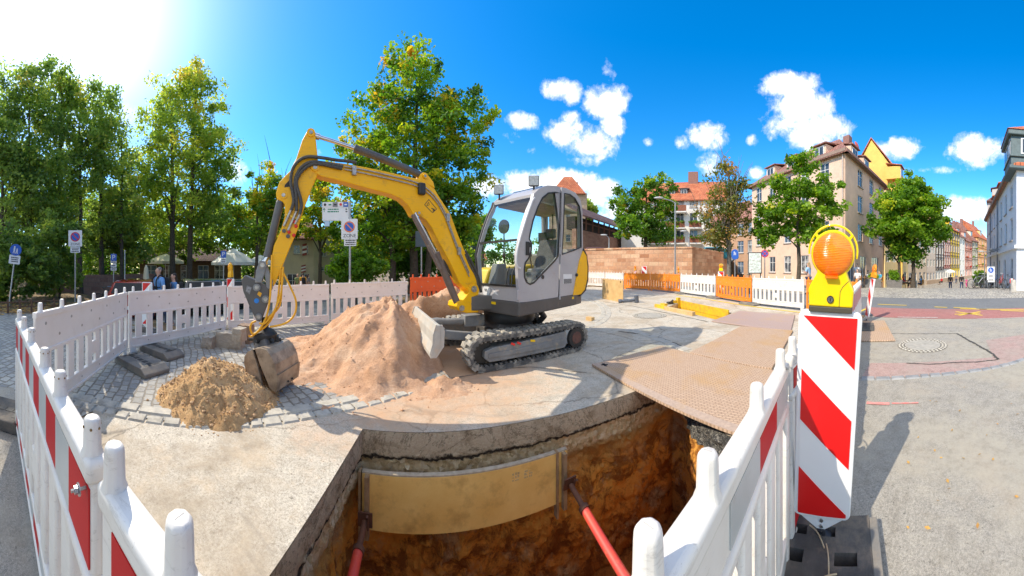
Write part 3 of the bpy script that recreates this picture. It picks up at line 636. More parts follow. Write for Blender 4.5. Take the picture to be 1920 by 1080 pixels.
def sand_mat(name, a, b, c, dk):
    m = bpy.data.materials.new(name); t = NT(m)
    n = t.noise(2.5, 8, .7); g = t.noise(60, 5, .8); k = t.ramp(n.outputs['Fac'], [(.34, a), (.5, b), (.66, c)])
    col = t.mix(.45, k.outputs[0], g.outputs['Fac'], 'OVERLAY'); n3 = t.noise(22, 3, .7); sk = t.ramp(n3.outputs['Fac'], [(.66, (0, 0, 0)), (.72, (1, 1, 1))]); col = t.mix(t.math('MULTIPLY', sk.outputs[0], .45), col, dk)
    t.l.new(col, t.b.inputs['Base Color']); t.b.inputs['Roughness'].default_value = .95; t.b.inputs['Specular IOR Level'].default_value = .15
    t.bump(g.outputs['Fac'], .6, .01); n4 = t.noise(16, 6, .8); t.bump(n4.outputs['Fac'], .6, .04); return m
heap('sand_heap', -4.1, .5, 2.2, 7.8, .036, h1, sand_mat('pink_sand', (0.44, 0.25, 0.145), (0.55, 0.335, 0.21), (0.62, 0.425, 0.29), (0.35, 0.185, 0.1)), 'large heap of pinkish sand beside the excavator bucket and blade')
heap('gravel_heap', -3.6, -1.7, .7, 2.6, .022, h2, sand_mat('brown_gravel', (.38, .22, .1), (.56, .36, .18), (.7, .5, .3), (.24, .14, .065)), 'small heap of brown gravel on the setts below the excavator bucket')
mb = MB(); rr = random.Random(11)
for k in range(1700):
    a = rr.uniform(0, 2 * pi); r = rr.uniform(.0, 1.0) ** .5 * (.66 if k % 4 else .8); x = -2.76 + r * cos(a); y = 1.6 + r * sin(a); s = rr.uniform(.005, .011) if k % 9 else rr.uniform(.012, .024)
    mb.ball((x, y, max(0, h2(x, y)) + s * .4), s, s * rr.uniform(.7, 1.2), s * .8, 5, 3)
tag(mb.build('loose_gravel', M('gravel_stone', (.55, .36, .2), (.28, .17, .09), 40, .9)), kind='stuff')
mb = MB()
for k in range(420):
    x = rr.uniform(-3.7, -.3); y = rr.uniform(2.3, 5.2); s = rr.uniform(.005, .013) if k % 8 else rr.uniform(.012, .026); z = h1(x, y)
    if -.05 < z < .75: mb.ball((x, y, max(.004, z) + s * .3), s, s * rr.uniform(.7, 1.3), s * .7, 5, 3)
tag(mb.build('loose_sand', M('sand_clod', (.62, .38, .24), (.48, .28, .16), 30, .95)), kind='stuff')
# ================================================================== barriers
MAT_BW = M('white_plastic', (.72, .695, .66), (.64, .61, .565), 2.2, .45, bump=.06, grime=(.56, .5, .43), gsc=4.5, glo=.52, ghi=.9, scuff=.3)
MAT_BWF = M('shade_lifted_white_plastic', (.88, .84, .79), (.82, .77, .71), 2.5, .45, bump=.04, grime=(.66, .58, .5), gsc=4, glo=.58, ghi=.9)  # same white plastic, coloured lighter to lift the shaded far barriers
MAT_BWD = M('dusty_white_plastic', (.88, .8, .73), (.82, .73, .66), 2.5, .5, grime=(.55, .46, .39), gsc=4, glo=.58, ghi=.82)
MAT_BO = M('orange_plastic', (.86, .25, .015), (.78, .2, .015), 2, .42, grime=(.5, .17, .05), gsc=4, glo=.6, ghi=.85)
MAT_BR = M('red_orange_plastic', (.85, .12, .02), (.76, .1, .02), 2, .42, grime=(.5, .1, .04), gsc=4, glo=.6, ghi=.85)
MAT_FR = M('red_foil', (.5, .008, .012), (.42, .006, .01), 3, .5, spec=.25, bump=.12, bscale=150, bdist=.003, grime=(.3, .03, .03), gsc=8, glo=.62)
MAT_FG = M('silver_foil', (.5, .52, .52), (.4, .42, .42), 3, .32, bump=.14, bscale=150, bdist=.003, grime=(.34, .33, .31), gsc=8, glo=.6)
MAT_DIM = M('bolt_dimple', (.5, .46, .4), (.36, .33, .29), 30, .6)
MAT_DIRTY = M('dirty_hole', (.12, .07, .03), (.3, .18, .06), 30, .9)
def panel(A, B, mat, label, group, strip=0, knobs=6, near=False, z0=0.03, slats=10, zb=None, kx=None, bolts=(), bands=None, cat='barrier'):
    A, B = Vector((*A, 0)), Vector((*B, 0)); L = (B - A).length; d = (B - A) / L
    t = thing('site_barrier', label, cat, (A.x, A.y, gz(A.x, A.y) + z0), atan2(d.y, d.x), group)
    T = .03 if near else .024
    mb = MB()
    zb = zb or .60
    mb.box(.0, L, -T * .62, T * .62, zb + .03, .955)                   # broad upper board
    mb.box(.0, L, -T, T, .945, 1.0); mb.box(.0, L, -T, T, zb, zb + .04)          # top and lower lip
    mb.box(0, .055, -T * .98, T * .98, .05, zb + .01); mb.box(L - .055, L, -T * .98, T * .98, .05, zb + .01)
    mb.box(.055, L - .055, -T * .95, T * .95, .06, .09); mb.box(.055, L - .055, -T * .62, T * .62, .09, .2); mb.box(.055, L - .055, -T * .95, T * .95, .19, .225)
    n = slats; pitch = (L - .11) / (n + .5)
    for i in range(n):
        x = .055 + pitch * (i + .62); wv = pitch * .27
        if near: mb.box(x - wv * 1.05, x + wv * 1.05, -T * .82, T * .82, .21, zb + .01)
        else: mb.box(x - wv, x + wv, -T * .8, T * .8, .22, zb + .005)
    xm = L * .5; mb.box(xm - .13, xm + .13, -T * .72, T * .72, .33, .49)          # name plate block, blank
    mb.box(.02, .14, -T * .6, T * .6, -.03, .06); mb.box(L - .14, L - .02, -T * .6, T * .6, -.03, .06)
    body = mb.build('panel_body', mat, t, bevel=(.014 if near else .006), seg=3 if near else 2, smooth=(35 if near else None))
    mb = MB()
    for i in range(int(L / .23)):
        x = .16 + i * .235
        for sgn in (-1, 1):
            z = zb + .14 if i % 2 else .88; y = sgn * T * .62; mb.lathe([(.016, 0), (.014, .004), (.006, .002), (.0005, .002)], 10, Matrix.Translation((x, y, z)) @ Matrix.Rotation(-sgn * pi / 2, 4, 'X'))
            if i % 2: mb.lathe([(.012, 0), (.010, .003), (.0005, .003)], 8, Matrix.Translation((x, y, .145)) @ Matrix.Rotation(-sgn * pi / 2, 4, 'X'))
    if strip == 0: mb.build('dimple_rivet', MAT_DIM, t)
    for x in (kx or [.09 + i * (L - .18) / (knobs - 1) for i in range(knobs)]):
        mb = MB(); r = .0225
        mb.lathe([(r * 1.5, -.02), (r * 1.3, -.002), (r * 1.08, .010), (r * 1.02, .06), (r * .98, .074), (r * .85, .082), (r * .4, .085), (.0005, .085)], 8 if near else 10, Matrix.Translation((x, 0, 1.0)) @ Matrix.Rotation(pi / 8, 4, 'Z'))
        k = mb.build('knob', mat, t, smooth=32, bevel=.004 if near else 0)
        if near:
            mb = MB()
            for a in () if strip and not bolts else (-.5, .5, 1.6, 2.6, 3.6, 4.7): mb.ball((x + r * .97 * cos(a), r * .97 * sin(a), 1.062), .0035, .0035, .0035, 6, 4)
            mb.build('drain_hole', MAT_DIRTY, k) if mb.v else None
            mb = MB(); mb.box(x - .0006, x + .0006, -r * .4, r * .4, 1.0845, 1.0854); mb.build('mould_seam', MAT_DIM, k)
    if strip:
        for (za, zc) in (((zb + .05, .935), (.1, .185)) if near else ((zb + .045, .935),)):
            mb = MB(); k = max(6, int(L / .16)); y0 = strip * T * .62; y1 = strip * (T * .62 + .004)
            for (a, b, mi) in (bands or [(.01 + (L - .02) * i / k, .01 + (L - .02) * (i + 1) / k, i % 2) for i in range(k)]):
                mb.mi = mi; mb.box(a, b, min(y0, y1), max(y0, y1), za, zc)
            mb.build('reflective_stripe', [MAT_FR, MAT_FG], t)
    if near:
        for x in bolts:
            mb = MB(); mb.tube([(x, -.06, .93), (x, .06, .93)], .004, 8); mb.tube([(x, -.052, .93), (x, -.044, .93)], .009, 6); mb.tube([(x, -.043, .93), (x, -.040, .93)], .014, 12); mb.build('bolt', M('zinc', (.5, .5, .5), (.35, .35, .36), 20, .35, .9), t)
    return t
MAT_RUB = M('black_rubber', (.05, .047, .044), (.085, .08, .074), 6, .85, bump=.4, bscale=40, grime=(.2, .16, .12), gsc=4)
MAT_RUB2 = M('grey_rubber', (.13, .125, .115), (.19, .18, .165), 6, .9, bump=.4, bscale=40, grime=(.26, .22, .17), gsc=4)
def foot(p, rz, label, L=.82, W=.4, h=.11, mat=None, holes=True):
    t = thing('barrier_weight', label, 'barrier weight', (p[0], p[1], gz(p[0], p[1]) + .006), rz, 'rubber barrier feet'); mb = MB(); mat = mat or MAT_RUB2
    ch = .06; a, b = L / 2, W / 2
    pr = [(-a, 0), (a, 0), (a, h * .45), (a - ch * 1.6, h), (-a + ch * 1.6, h), (-a, h * .45)]
    mb.prism(pr, lambda u, v, w_: (u, w_, v), -b, b); mb.build('slab', mat, t, bevel=.012)
    mb = MB()
    for x in (-.26, -.13, 0, .13, .26): mb.box(x * L - .035, x * L + .035, -.035, .035, h - .01, h + .003)
    for sx in (-1, 1): mb.box(sx * (a - .13) - .02, sx * (a - .13) + .02, -b * .6, b * .6, h - .01, h + .002)
    mb.build('socket', M('hole_black', (.02, .02, .02)), t); return t
gN = 'near white barriers with red and silver foil'; gB = 'white barriers round the far side of the site'; gO = 'orange barriers'
panel((-2.45, -.44), (-.645, .07), MAT_BW, 'long white barrier with evenly alternating red and silver foil squares', gN, -1, 7, True, 0, 9, zb=.7, kx=[.08, .42, .80, 1.22, 1.51, 1.83], bolts=(1.85,))
panel((-.605, .085), (.10, .315), MAT_BW, 'white barrier with one red foil patch, bolted to the foil striped one', gN, -1, 6, True, 0, 4, zb=.7, kx=[.03, .235, .5], bands=[(.06, .27, 0), (.28, .44, 1)])
panel((.13, .328), (1.10, .765), MAT_BW, 'white barrier with bare top rail in front of the trench and red brace', gN, -1, 6, True, 0, 6, zb=.78, kx=[.06, .25, .60, .98], bands=[(.32, .56, 1), (.56, .80, 0), (.80, 1.05, 1)])
panel((1.155, .785), (3.2, 1.36), MAT_BW, 'white barrier directly behind the big red and white beacon board', gN, -1, 7, True, 0, 9, zb=.78, bands=[(.05, .35, 0), (.35, .65, 1), (1.2, 1.5, 0)])
panel((3.24, 1.375), (5.22, 1.945), MAT_BW, 'white barrier running away behind the warning beacon beside the steel plates', gN, -1, 7, False, 0, 9)
panel((5.26, 1.957), (7.22, 2.52), MAT_BW, 'last white barrier of the row behind the beacon, meeting the orange one', gN, -1, 7, False, 0, 9)
BK = [(-2.53, -.33), (-4.62, .97), (-5.43, 3.40), (-4.32, 5.74), (-2.98, 7.72)]
def seg(a, b, e=.03):
    a, b = Vector(a), Vector(b); d = (b - a).normalized() * e; return tuple(a + d), tuple(b - d)
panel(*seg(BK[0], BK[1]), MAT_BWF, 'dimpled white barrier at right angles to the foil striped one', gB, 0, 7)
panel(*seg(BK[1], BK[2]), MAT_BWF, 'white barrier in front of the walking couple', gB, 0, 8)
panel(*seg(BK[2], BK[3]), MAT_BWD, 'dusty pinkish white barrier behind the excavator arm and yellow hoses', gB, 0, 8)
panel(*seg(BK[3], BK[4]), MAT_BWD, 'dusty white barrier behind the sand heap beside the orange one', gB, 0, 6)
panel((-2.93, 7.78), (-1.75, 9.35), MAT_BR, 'red orange barrier behind the sand heap and the boom', gO, 0, 7).scale = (1, 1, 1.1)
panel((-1.7, 9.42), (-.5, 10.9), MAT_BR, 'red orange barrier seen behind the boom foot', gO, 0, 7).scale = (1, 1, 1.1)
panel((-.45, 10.95), (1.0, 11.9), MAT_BO, 'orange barrier seen through the excavator cab door', gO, 0, 7)
RF = [(5.45, 20.3), (6.4, 18.7), (7.12, 17.0), (8.05, 15.1), (8.52, 12.55), (8.5, 9.63), (8.03, 7.04), (7.97, 4.7)]
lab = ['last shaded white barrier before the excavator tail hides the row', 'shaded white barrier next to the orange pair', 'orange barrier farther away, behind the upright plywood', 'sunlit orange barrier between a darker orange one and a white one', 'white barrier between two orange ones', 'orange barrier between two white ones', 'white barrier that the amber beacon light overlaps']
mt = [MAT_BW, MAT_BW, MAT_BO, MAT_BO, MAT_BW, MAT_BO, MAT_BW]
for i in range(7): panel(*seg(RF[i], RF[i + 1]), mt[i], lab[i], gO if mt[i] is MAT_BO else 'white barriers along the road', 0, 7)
panel((7.95, 4.62), (7.28, 2.58), MAT_BO, 'orange barrier seen nearly end on behind the yellow lamp housing', gO, 0, 7)
foot((-3.92, 1.02), .35, 'grey rubber foot half buried under the dimpled white barrier, in front of another', .8, .42)
foot((-4.42, 1.5), .35, 'smaller grey rubber foot lying behind the half buried one', .75, .36)
foot((-2.62, -.62), 1.3, 'dark rubber foot on the asphalt outside the foil striped barrier', .6, .4, .1, MAT_RUB)
foot((7.95, 7.1), 1.5, 'rubber foot under the orange barrier beside the yellow line')
foot((8.45, 9.7), 1.5, 'rubber foot under the white barrier between two orange ones')
foot((8.45, 12.5), 1.4, 'rubber foot between the two sunlit orange and white barriers')
foot((6.2, 2.05), .3, 'black rubber foot of the leaning beacon', .7, .4, .1, MAT_RUB)
# big recycled rubber foot under the beacon, with open sockets
bf = thing('beacon_weight', 'large dark rubber foot with square sockets under the main warning beacon', 'beacon weight', (1.10, .615, .006), atan2(.37, .93)); bf.scale = (.76, .76, 1)
mb = MB(); hx, hy, hh = .36, .36, .1; wv = [(-.36, -.36, .36, -.30), (-.36, -.1, .36, .06), (-.36, .22, .36, .36)]
# frame of bars leaving real holes
xs_ = [-.36, -.24, -.08, .02, .1, .2, .27, .36]; ys_ = [-.36, -.27, -.13, -.04, .06, .14, .22, .36]
holes = {(1, 1), (1, 2), (3, 1), (3, 4), (5, 2), (5, 4), (1, 5), (3, 6 - 1)}
for i in range(7):
    for j in range(7):
        if (i, j) not in holes: mb.box(xs_[i], xs_[i + 1], ys_[j], ys_[j + 1], .0, hh)
        else: mb.box(xs_[i], xs_[i + 1], ys_[j], ys_[j + 1], .0, .012)
mb.build('slab', MAT_RUB, bf, weld=True)
mb = MB(); mb.box(-.37, -.36, -.37, .37, 0, .05); mb.box(.36, .40, -.37, .37, 0, .06); mb.box(-.36, .36, -.42, -.36, 0, .09); mb.build('lip', MAT_RUB2, bf, bevel=.006)
mb = MB(); rr = random.Random(2)
for (x0, y0, x1, y1) in ((1.08, .52, 1.22, .60), (1.20, .60, 1.27, .72), (1.02, .58, 1.12, .50)):
    mb.tube(smoothline([(x0, y0, .112), ((x0 + x1) / 2 + .01, (y0 + y1) / 2, .122), (x1, y1, .114)]), .0035, 5)
tag(mb.build('twig', M('dry_twig', (.55, .45, .3), (.4, .3, .18), 20, .9)), 'dry twigs lying on the dark rubber beacon foot', 'twigs')
# wire tie on right junction
mb = MB(); mb.tube(smoothline([(1.03, .69, 1.0), (1.08, .78, .985), (1.17, .82, .98), (1.2, .77, 1.0), (1.13, .705, 1.005), (1.04, .68, 1.0)]), .005, 6)
tag(mb.build('wire_tie', M('zinc', (.5, .5, .5), (.35, .35, .36), 20, .35, .9)), 'twisted grey wire tying two white barriers together beside the beacon', 'wire')
# ================================================================== warning beacons
MAT_RED = M('beacon_red', (.72, .008, .008), (.66, .008, .008), 2, .4, coat=.2)
MAT_WHT = M('beacon_white', (.82, .82, .82), (.77, .77, .78), 1.5, .42, grime=(.6, .58, .55), gsc=5, glo=.64)
MAT_LY = M('lamp_yellow', (.92, .68, .0), (.88, .62, .0), 1.5, .38, coat=.25)
MAT_LO = M('lamp_orange', (.85, .33, .01), (.8, .28, .01), 3, .4)
def lens_mat():
    m = bpy.data.materials.new('amber_lens'); t = NT(m)
    t.b.inputs['Base Color'].default_value = (.9, .3, .005, 1); t.b.inputs['Roughness'].default_value = .16; t.b.inputs['Coat Weight'].default_value = .6
    t.b.inputs['Subsurface Weight'].default_value = .35; t.b.inputs['Subsurface Radius'].default_value = (.04, .012, .002); t.b.inputs['Subsurface Scale'].default_value = .6
    n = t.noise(9, 4); c = t.ramp(n.outputs['Fac'], [(.3, (.85, .15, .001)), (.7, (.95, .3, .003))]); t.l.new(c.outputs[0], t.b.inputs['Base Color'])
    mp = t.add('ShaderNodeMapping'); t.l.new(t.tc.outputs['Object'], mp.inputs[0])
    wv = t.add('ShaderNodeTexWave', wave_type='BANDS', bands_direction='Z'); wv.inputs['Scale'].default_value = 90; t.l.new(mp.outputs[0], wv.inputs[0]); t.bump(wv.outputs['Fac'], .2, .003)
    w2 = t.add('ShaderNodeTexWave', wave_type='RINGS', rings_direction='Y'); w2.inputs['Scale'].default_value = 45; t.l.new(mp.outputs[0], w2.inputs[0]); t.bump(w2.outputs['Fac'], .35, .004)
    return m
MAT_LENS = lens_mat(); MAT_LAMPB = M('lamp_base_dark', (.06, .055, .04), (.09, .08, .05), 10, .6)
def clip_poly(poly, w0, w1, h0, h1):
    def cl(ps, f, inter):
        out = []
        for i in range(len(ps)):
            a, b = ps[i], ps[(i + 1) % len(ps)]
            if f(a): out.append(a)
            if f(a) != f(b): out.append(inter(a, b))
        return out
    def ix(v): return lambda a, b: (v, a[1] + (b[1] - a[1]) * (v - a[0]) / (b[0] - a[0]))
    def iy(v): return lambda a, b: (a[0] + (b[0] - a[0]) * (v - a[1]) / (b[1] - a[1]), v)
    for f, g in ((lambda p: p[0] >= w0, ix(w0)), (lambda p: p[0] <= w1, ix(w1)), (lambda p: p[1] >= h0, iy(h0)), (lambda p: p[1] <= h1, iy(h1))):
        poly = cl(poly, f, g)
        if not poly: return []
    return poly
def rrect(w0, w1, h0, h1, r, n=5):
    pts = []
    for cx, cy, a0 in ((w1 - r, h1 - r, 0), (w0 + r, h1 - r, 90), (w0 + r, h0 + r, 180), (w1 - r, h0 + r, 270)):
        for k in range(n + 1): a = R(a0 + 90 * k / n); pts.append((cx + r * cos(a), cy + r * sin(a)))
    return pts
FY = lambda u, v, w_: (u, w_, v)
def beacon(name, label, mw, W=.285, Hh=1.075, lampscale=1, lamp=True, flip=False, lampmat=None, group='warning beacons', face_y=0, detail=True, rot_lamp=0):
    """upright striped board; local x right, z up, -y towards the viewer"""
    t = thing(name, label, 'warning beacon', group=group); t.matrix_world = mw
    w = W / 2; e = W * .07
    mb = MB(); mb.prism(rrect(-w, w, 0, Hh, W * .11), FY, -.016, .022)
    board = mb.build('board', MAT_WHT, t, bevel=.007 if detail else 0)
    mb = MB(); mb.prism(rrect(-w + e, w - e, e, Hh - e * .9, W * .03), FY, -.0185, -.0155); mb.build('face', MAT_WHT, board)
    mb = MB(); p = (Hh - 2 * e) / 4.02; s = -1 if flip else 1
    for k in range(-1, 3):
        top = Hh - e + .005 - 2 * k * p                                    # descends to the right
        sh = (W - 2 * e) * 1.02
        q = [(s * -(w - e), top), (s * (w - e), top - sh), (s * (w - e), top - sh + p), (s * -(w - e), top + p)]
        q = clip_poly(q, -w + e + .002, w - e - .002, e + .002, Hh - e * .9 - .002)
        if len(q) > 2: mb.prism(q, FY, -.0205, -.0185)
    if mb.v: mb.build('red_stripe', MAT_RED, board)
    mb = MB(); mb.prism([(-w * .86, .004), (w * .86, .004), (w * .12, -.075), (-w * .12, -.075)], FY, -.006, .012); br = mb.build('foot_bracket', MAT_WHT, t, bevel=.003 if detail else 0)
    if detail:
        mb = MB()
        for z in (-.018, -.052): mb.tube([(0, -.012, z), (0, -.004, z)], .009, 8)
        mb.build('screw', M('zinc', (.5, .5, .5), (.35, .35, .36), 20, .35, .9), br)
    mb = MB(); mb.tube([(0, 0, -.07), (0, .0, -.16)], .019, 14); mb.lathe([(.055, -.125), (.055, -.112), (.025, -.1), (.02, -.09)], 20); mb.build('stem', M('black_stem', (.02, .022, .028), (.03, .03, .035), 10, .4), t, smooth=40)
    if not lamp: return t
    k = lampscale; X = Matrix.Translation((0, 0, Hh + .004)) @ Matrix.Rotation(rot_lamp, 4, 'Z') @ Matrix.Diagonal((k * .88, k * .88, k * .97, 1))
    LY = lampmat or MAT_LY
    mb = MB(X); mb.box(-.108, .108, -.036, .05, 0, .026); base = mb.build('lamp_base', MAT_LAMPB, t, bevel=.004 if detail else 0)
    hz = .26
    out = [(-.107, .026), (.108, .026), (.11, .1), (.098, .125), (.083, .15), (.072, .175), (.07, .2), (-.07, .2), (-.074, .175), (-.088, .15), (-.104, .122), (-.112, .1)]
    mb = MB(X); mb.prism(out, FY, -.036, .05); hs_ = mb.build('lamp_housing', LY, t, bevel=.008 if detail else 0, seg=3)
    C0 = (0, .0, hz)
    Xl = X @ Matrix.Translation(C0) @ Matrix.Rotation(pi / 2, 4, 'X')             # local z of the lathe -> -y
    mb = MB(Xl); mb.lathe([(.0002, -.045), (.07, -.045), (.094, -.03), (.104, .0), (.106, .022), (.101, .03), (.096, .03)], 40); mb.build('lens_rim', LY, t, smooth=45)
    mb = MB(Xl)
    prof = [(.096, .028)] + [(.096 * cos(R(a)), .03 + .034 * sin(R(a))) for a in range(8, 90, 9)] + [(.0003, .064)]
    mb.lathe(prof, 40); mb.build('lens', MAT_LENS, t, smooth=60)
    mb = MB(X); pts = [(.118 * cos(R(a)), .0, hz + .008 + .118 * sin(R(a))) for a in range(-12, 193, 9)]; mb.tube(pts, .005, 8); 
    for a in (42, 138): mb.bar((.1 * cos(R(a)), 0, hz + .1 * sin(R(a))), (.12 * cos(R(a)), 0, hz + .008 + .12 * sin(R(a))), .02, .012)
    mb.build('lamp_handle', LY, t, smooth=50)
    if detail:
        mb = MB(X); Y = X; mb.tube([(-.002, -.043, .062), (-.002, -.036, .062)], .0135, 18); lk = mb.build('lock', M('chrome', (.6, .6, .58), (.4, .4, .4), 30, .2, 1), hs_)
        mb = MB(X); mb.box(-.0035, .0, -.0445, -.0425, .055, .069); mb.tube([(-.002, -.0415, .062), (-.002, -.036, .062)], .017, 18); mb.build('keyhole', M('hole_black', (.02, .02, .02)), lk)
        mb = MB(X); mb.tube([(.042, -.0372, .027), (.044, -.0372, .1), (.056, -.0372, .122), (.083, -.0372, .149)], .0012, 4); mb.build('lid_seam', MAT_LAMPB, hs_)
        mb = MB(X); mb.box(-.03, .03, -.06, -.035, hz - .1, hz - .088); mb.build('lens_clip', MAT_LENS, t)
    return t
def frame_from(B, T, facing=None):
    z = (T - B).normalized(); v = Vector(B); y = Vector((B.x, B.y, 0)).normalized() if facing is None else Vector(facing)
    x = y.cross(z).normalized(); y = z.cross(x)
    m = Matrix((x, y, z)).transposed().to_4x4(); m.translation = B; return m
B_ = Pt(1540.5, 1.42, zat(967, 1.42)); T_ = Pt(1557.5, 1.25, zat(584, 1.25))
mwB = frame_from(B_, T_, Vector((B_.x + .12, B_.y - .10, 0)).normalized())
beacon('warning_beacon', 'big red and white beacon board with large amber lamp on yellow housing', mwB, .284, (T_ - B_).length)
def small_beacon(px, ytop, ybot, d, label, lean=0, yaw=0, W=.26, Hh=1.0, lampmat=None, flip=False, lamp=True, rot_lamp=0):
    """board top edge at ytop, lamp above"""
    k = F / d; zt = zat(ytop, d); p = Pt(px, d); gzz = gz(p.x, p.y); B0 = Vector((p.x, p.y, zt - Hh))
    T0 = B0 + Vector((0, 0, Hh)); a = az(px); right = Vector((cos(a), -sin(a), 0)); T0 += right * lean; B0 -= right * lean * .2
    y = Vector((sin(a + yaw), cos(a + yaw), 0)); t = beacon('warning_beacon', label, frame_from(B0, T0, y), W, Hh, 1, lamp, flip, lampmat, detail=False, rot_lamp=rot_lamp)
    hgt = B0.z - .16 - gz(B0.x, B0.y)
    if hgt > .02:
        mb = MB(); mb.tube([(0, 0, -.15), (0, 0, -.15 - hgt)], .02, 8); mb.build('post', M('zinc', (.5, .5, .5), (.35, .35, .36), 20, .35, .9), t)
    mb = MB(); mb.box(-.3, .3, -.2, .2, -.16 - max(.03, hgt), -.11 - max(.0, hgt)); mb.build('base_plate', MAT_RUB, t)
    return t
small_beacon(432, 522, 0, 6.65, 'red and white beacon with yellow lamp seen edge on behind two white barriers', 0, .9, .24, 1.0, M('lamp_amber', (.88, .5, .01), (.8, .42, .01), 4, .4), True, True, -1.0)
small_beacon(276, 529, 0, 6.6, 'red and white beacon board without lamp beside the walking man', 0, .5, .26, 1.0, None, True, False)
small_beacon(1352, 509, 0, 13.6, 'red and white beacon with yellow lamp behind the orange barrier and below the yellowing tree', 0, .3, .3, 1.1, None, False)
small_beacon(1208, 499, 0, 18.6, 'red and white beacon without lamp before the sandstone wall', 0, .2, .34, 1.0, None, False, False)
small_beacon(1191, 508, 0, 19.2, 'beacon with orange lamp rising behind the farther orange barrier', 0, 1.3, .26, 1.0, MAT_LO, False, True, .3)
small_beacon(1272, 512, 0, 15.7, 'narrow beacon with orange lamp at the joint of the orange and white barriers', 0, 1.5, .26, 1.0, MAT_LO, False, True, .1)
p0 = G(1624, 603); p1 = Pt(1637, p0.length - .05, zat(522, p0.length - .05)); a = az(1628)
t_ = beacon('warning_beacon', 'narrow leaning beacon with orange lamp, seen edge on above a dark rubber foot', frame_from(p0 + (p1 - p0) * .12, p1, Vector((sin(a + 1.25), cos(a + 1.25), 0))), .26, (p1 - p0).length * .88, 1, True, False, MAT_LO, detail=False, rot_lamp=.15)
# ================================================================== stone blocks on the setts
MAT_BLOCK = M('concrete_block', (.3, .27, .23), (.42, .37, .3), 5, .9, bump=.6, bscale=25, bdist=.03, grime=(.17, .14, .1), gsc=4)
MAT_BLOCKB = M('brown_block', (.28, .18, .12), (.36, .25, .17), 6, .9, bump=.6, bscale=25, bdist=.03, grime=(.15, .1, .07), gsc=4)
def block(px, py, L, W, h, rz, label, mat=None, z=0):
    p = G(px, py, z); bm = bmesh.new(); bmesh.ops.create_cube(bm, size=1); bmesh.ops.subdivide_edges(bm, edges=bm.edges, cuts=5, use_grid_fill=True)
    sd__ = px * .1
    for v in bm.verts:
        c = v.co.copy(); v.co = Vector((c.x * L, c.y * W, (c.z + .5) * h)); nn = Vector((fbm(v.co * 9 + Vector((sd__, 0, 0))), fbm(v.co * 9 + Vector((0, sd__, 3))), fbm(v.co * 9 + Vector((0, 5, sd__)))))
        if v.co.z > .01: v.co += nn * .016
        m = max(abs(c.x), abs(c.y)); 
        if abs(c.x) > .45 and abs(c.y) > .45: v.co.x *= .96; v.co.y *= .95
    me = bpy.data.meshes.new('stone_block'); bm.to_mesh(me); bm.free(); me.materials.append(mat or MAT_BLOCK)
    o = bpy.data.objects.new('stone_block', me); COL.objects.link(o); o.location = (p.x, p.y, z + .006); o.rotation_euler = (0, 0, rz)
    return tag(o, label, 'stone block', 'stone blocks by the barrier')
block(392, 652, .2, .2, .2, .6, 'small grey stone block lying apart beside the long one')
block(432, 651, .5, .26, .27, .62, 'long grey stone block on the setts below the white barriers')
block(461, 642, .26, .24, .34, .5, 'brownish stone block behind the coupler of the excavator', MAT_BLOCKB)
block(449, 639, .18, .18, .2, .3, 'small dark stone block topmost on the long grey block', None, .27)
# ================================================================== excavator
EC = Vector((-.05, 4.98, 0)); EU = Vector((-.69, -.724, 0)).normalized(); EN = Vector((-EU.y, EU.x, 0))
ex = thing('excavator', 'yellow and grey mini excavator with rubber tracks, bent arm and clamshell bucket', 'excavator', EC, atan2(EU.y, EU.x))
W2L = (Matrix.Translation(EC) @ Matrix.Rotation(atan2(EU.y, EU.x), 4, 'Z')).inverted()
dT = atan2(-.488, -.873) - atan2(EU.y, EU.x); TX = Matrix.Rotation(dT, 4, 'Z')
def SD(px, py, yn=0.0):
    """pixel -> (x, z) on the vertical plane y = yn of the machine"""
    a = az(px); rx, ry = sin(a), cos(a); A = EC + EN * yn
    det = EU.x * (-ry) + rx * EU.y; s = ((-A.x) * (-ry) + rx * (-A.y)) / det
    p = A + EU * s; return s, H - (py - 500) * hypot(p.x, p.y) / F
def SDL(pts, yn=0.0): return [SD(x, y, yn) for x, y in pts]
FXZ = lambda u, v, w_: (u, w_, v)
MY = M('excavator_yellow', (.9, .47, .003), (.85, .43, .003), 1.2, .42, coat=.1, spec=.3, grime=(.42, .2, .04), gsc=6, glo=.56, ghi=.8, scuff=.28)
MYB = M('bright_yellow', (.88, .56, .005), (.84, .52, .005), 2, .4, coat=.2)
MG = M('cab_grey', (.42, .41, .42), (.36, .35, .37), 1.5, .4, coat=.25, grime=(.36, .3, .26), gsc=4, glo=.56, ghi=.85, scuff=.18)
MDG = M('machine_dark_grey', (.10, .095, .09), (.075, .07, .067), 3, .5, grime=(.2, .16, .12), gsc=6, glo=.56, ghi=.85)
MDG2 = M('frame_dark_grey', (.23, .24, .245), (.16, .165, .17), 4, .55, bump=.15, grime=(.32, .27, .2), gsc=9, glo=.52, ghi=.7)
MRUB = M('track_rubber', (.055, .056, .056), (.1, .1, .098), 8, .8, bump=.4, bscale=40, grime=(.36, .33, .28), gsc=7, glo=.48, ghi=.66)
MLUG = M('track_lug', (.22, .215, .2), (.11, .11, .107), 9, .85, bump=.4, grime=(.44, .4, .33), gsc=9, glo=.42, ghi=.6)
MBLK = M('seal_black', (.018, .018, .018), (.03, .03, .03), 8, .5)
MCH = M('chrome_rod', (.62, .62, .63), (.5, .5, .52), 8, .12, 1)
MCYL = M('cylinder_grey', (.07, .066, .065), (.1, .095, .09), 4, .42, grime=(.17, .14, .12), gsc=7, glo=.58)
MCYB = M('cylinder_brown', (.13, .095, .08), (.18, .135, .11), 5, .5, grime=(.28, .22, .17), gsc=6, glo=.55)
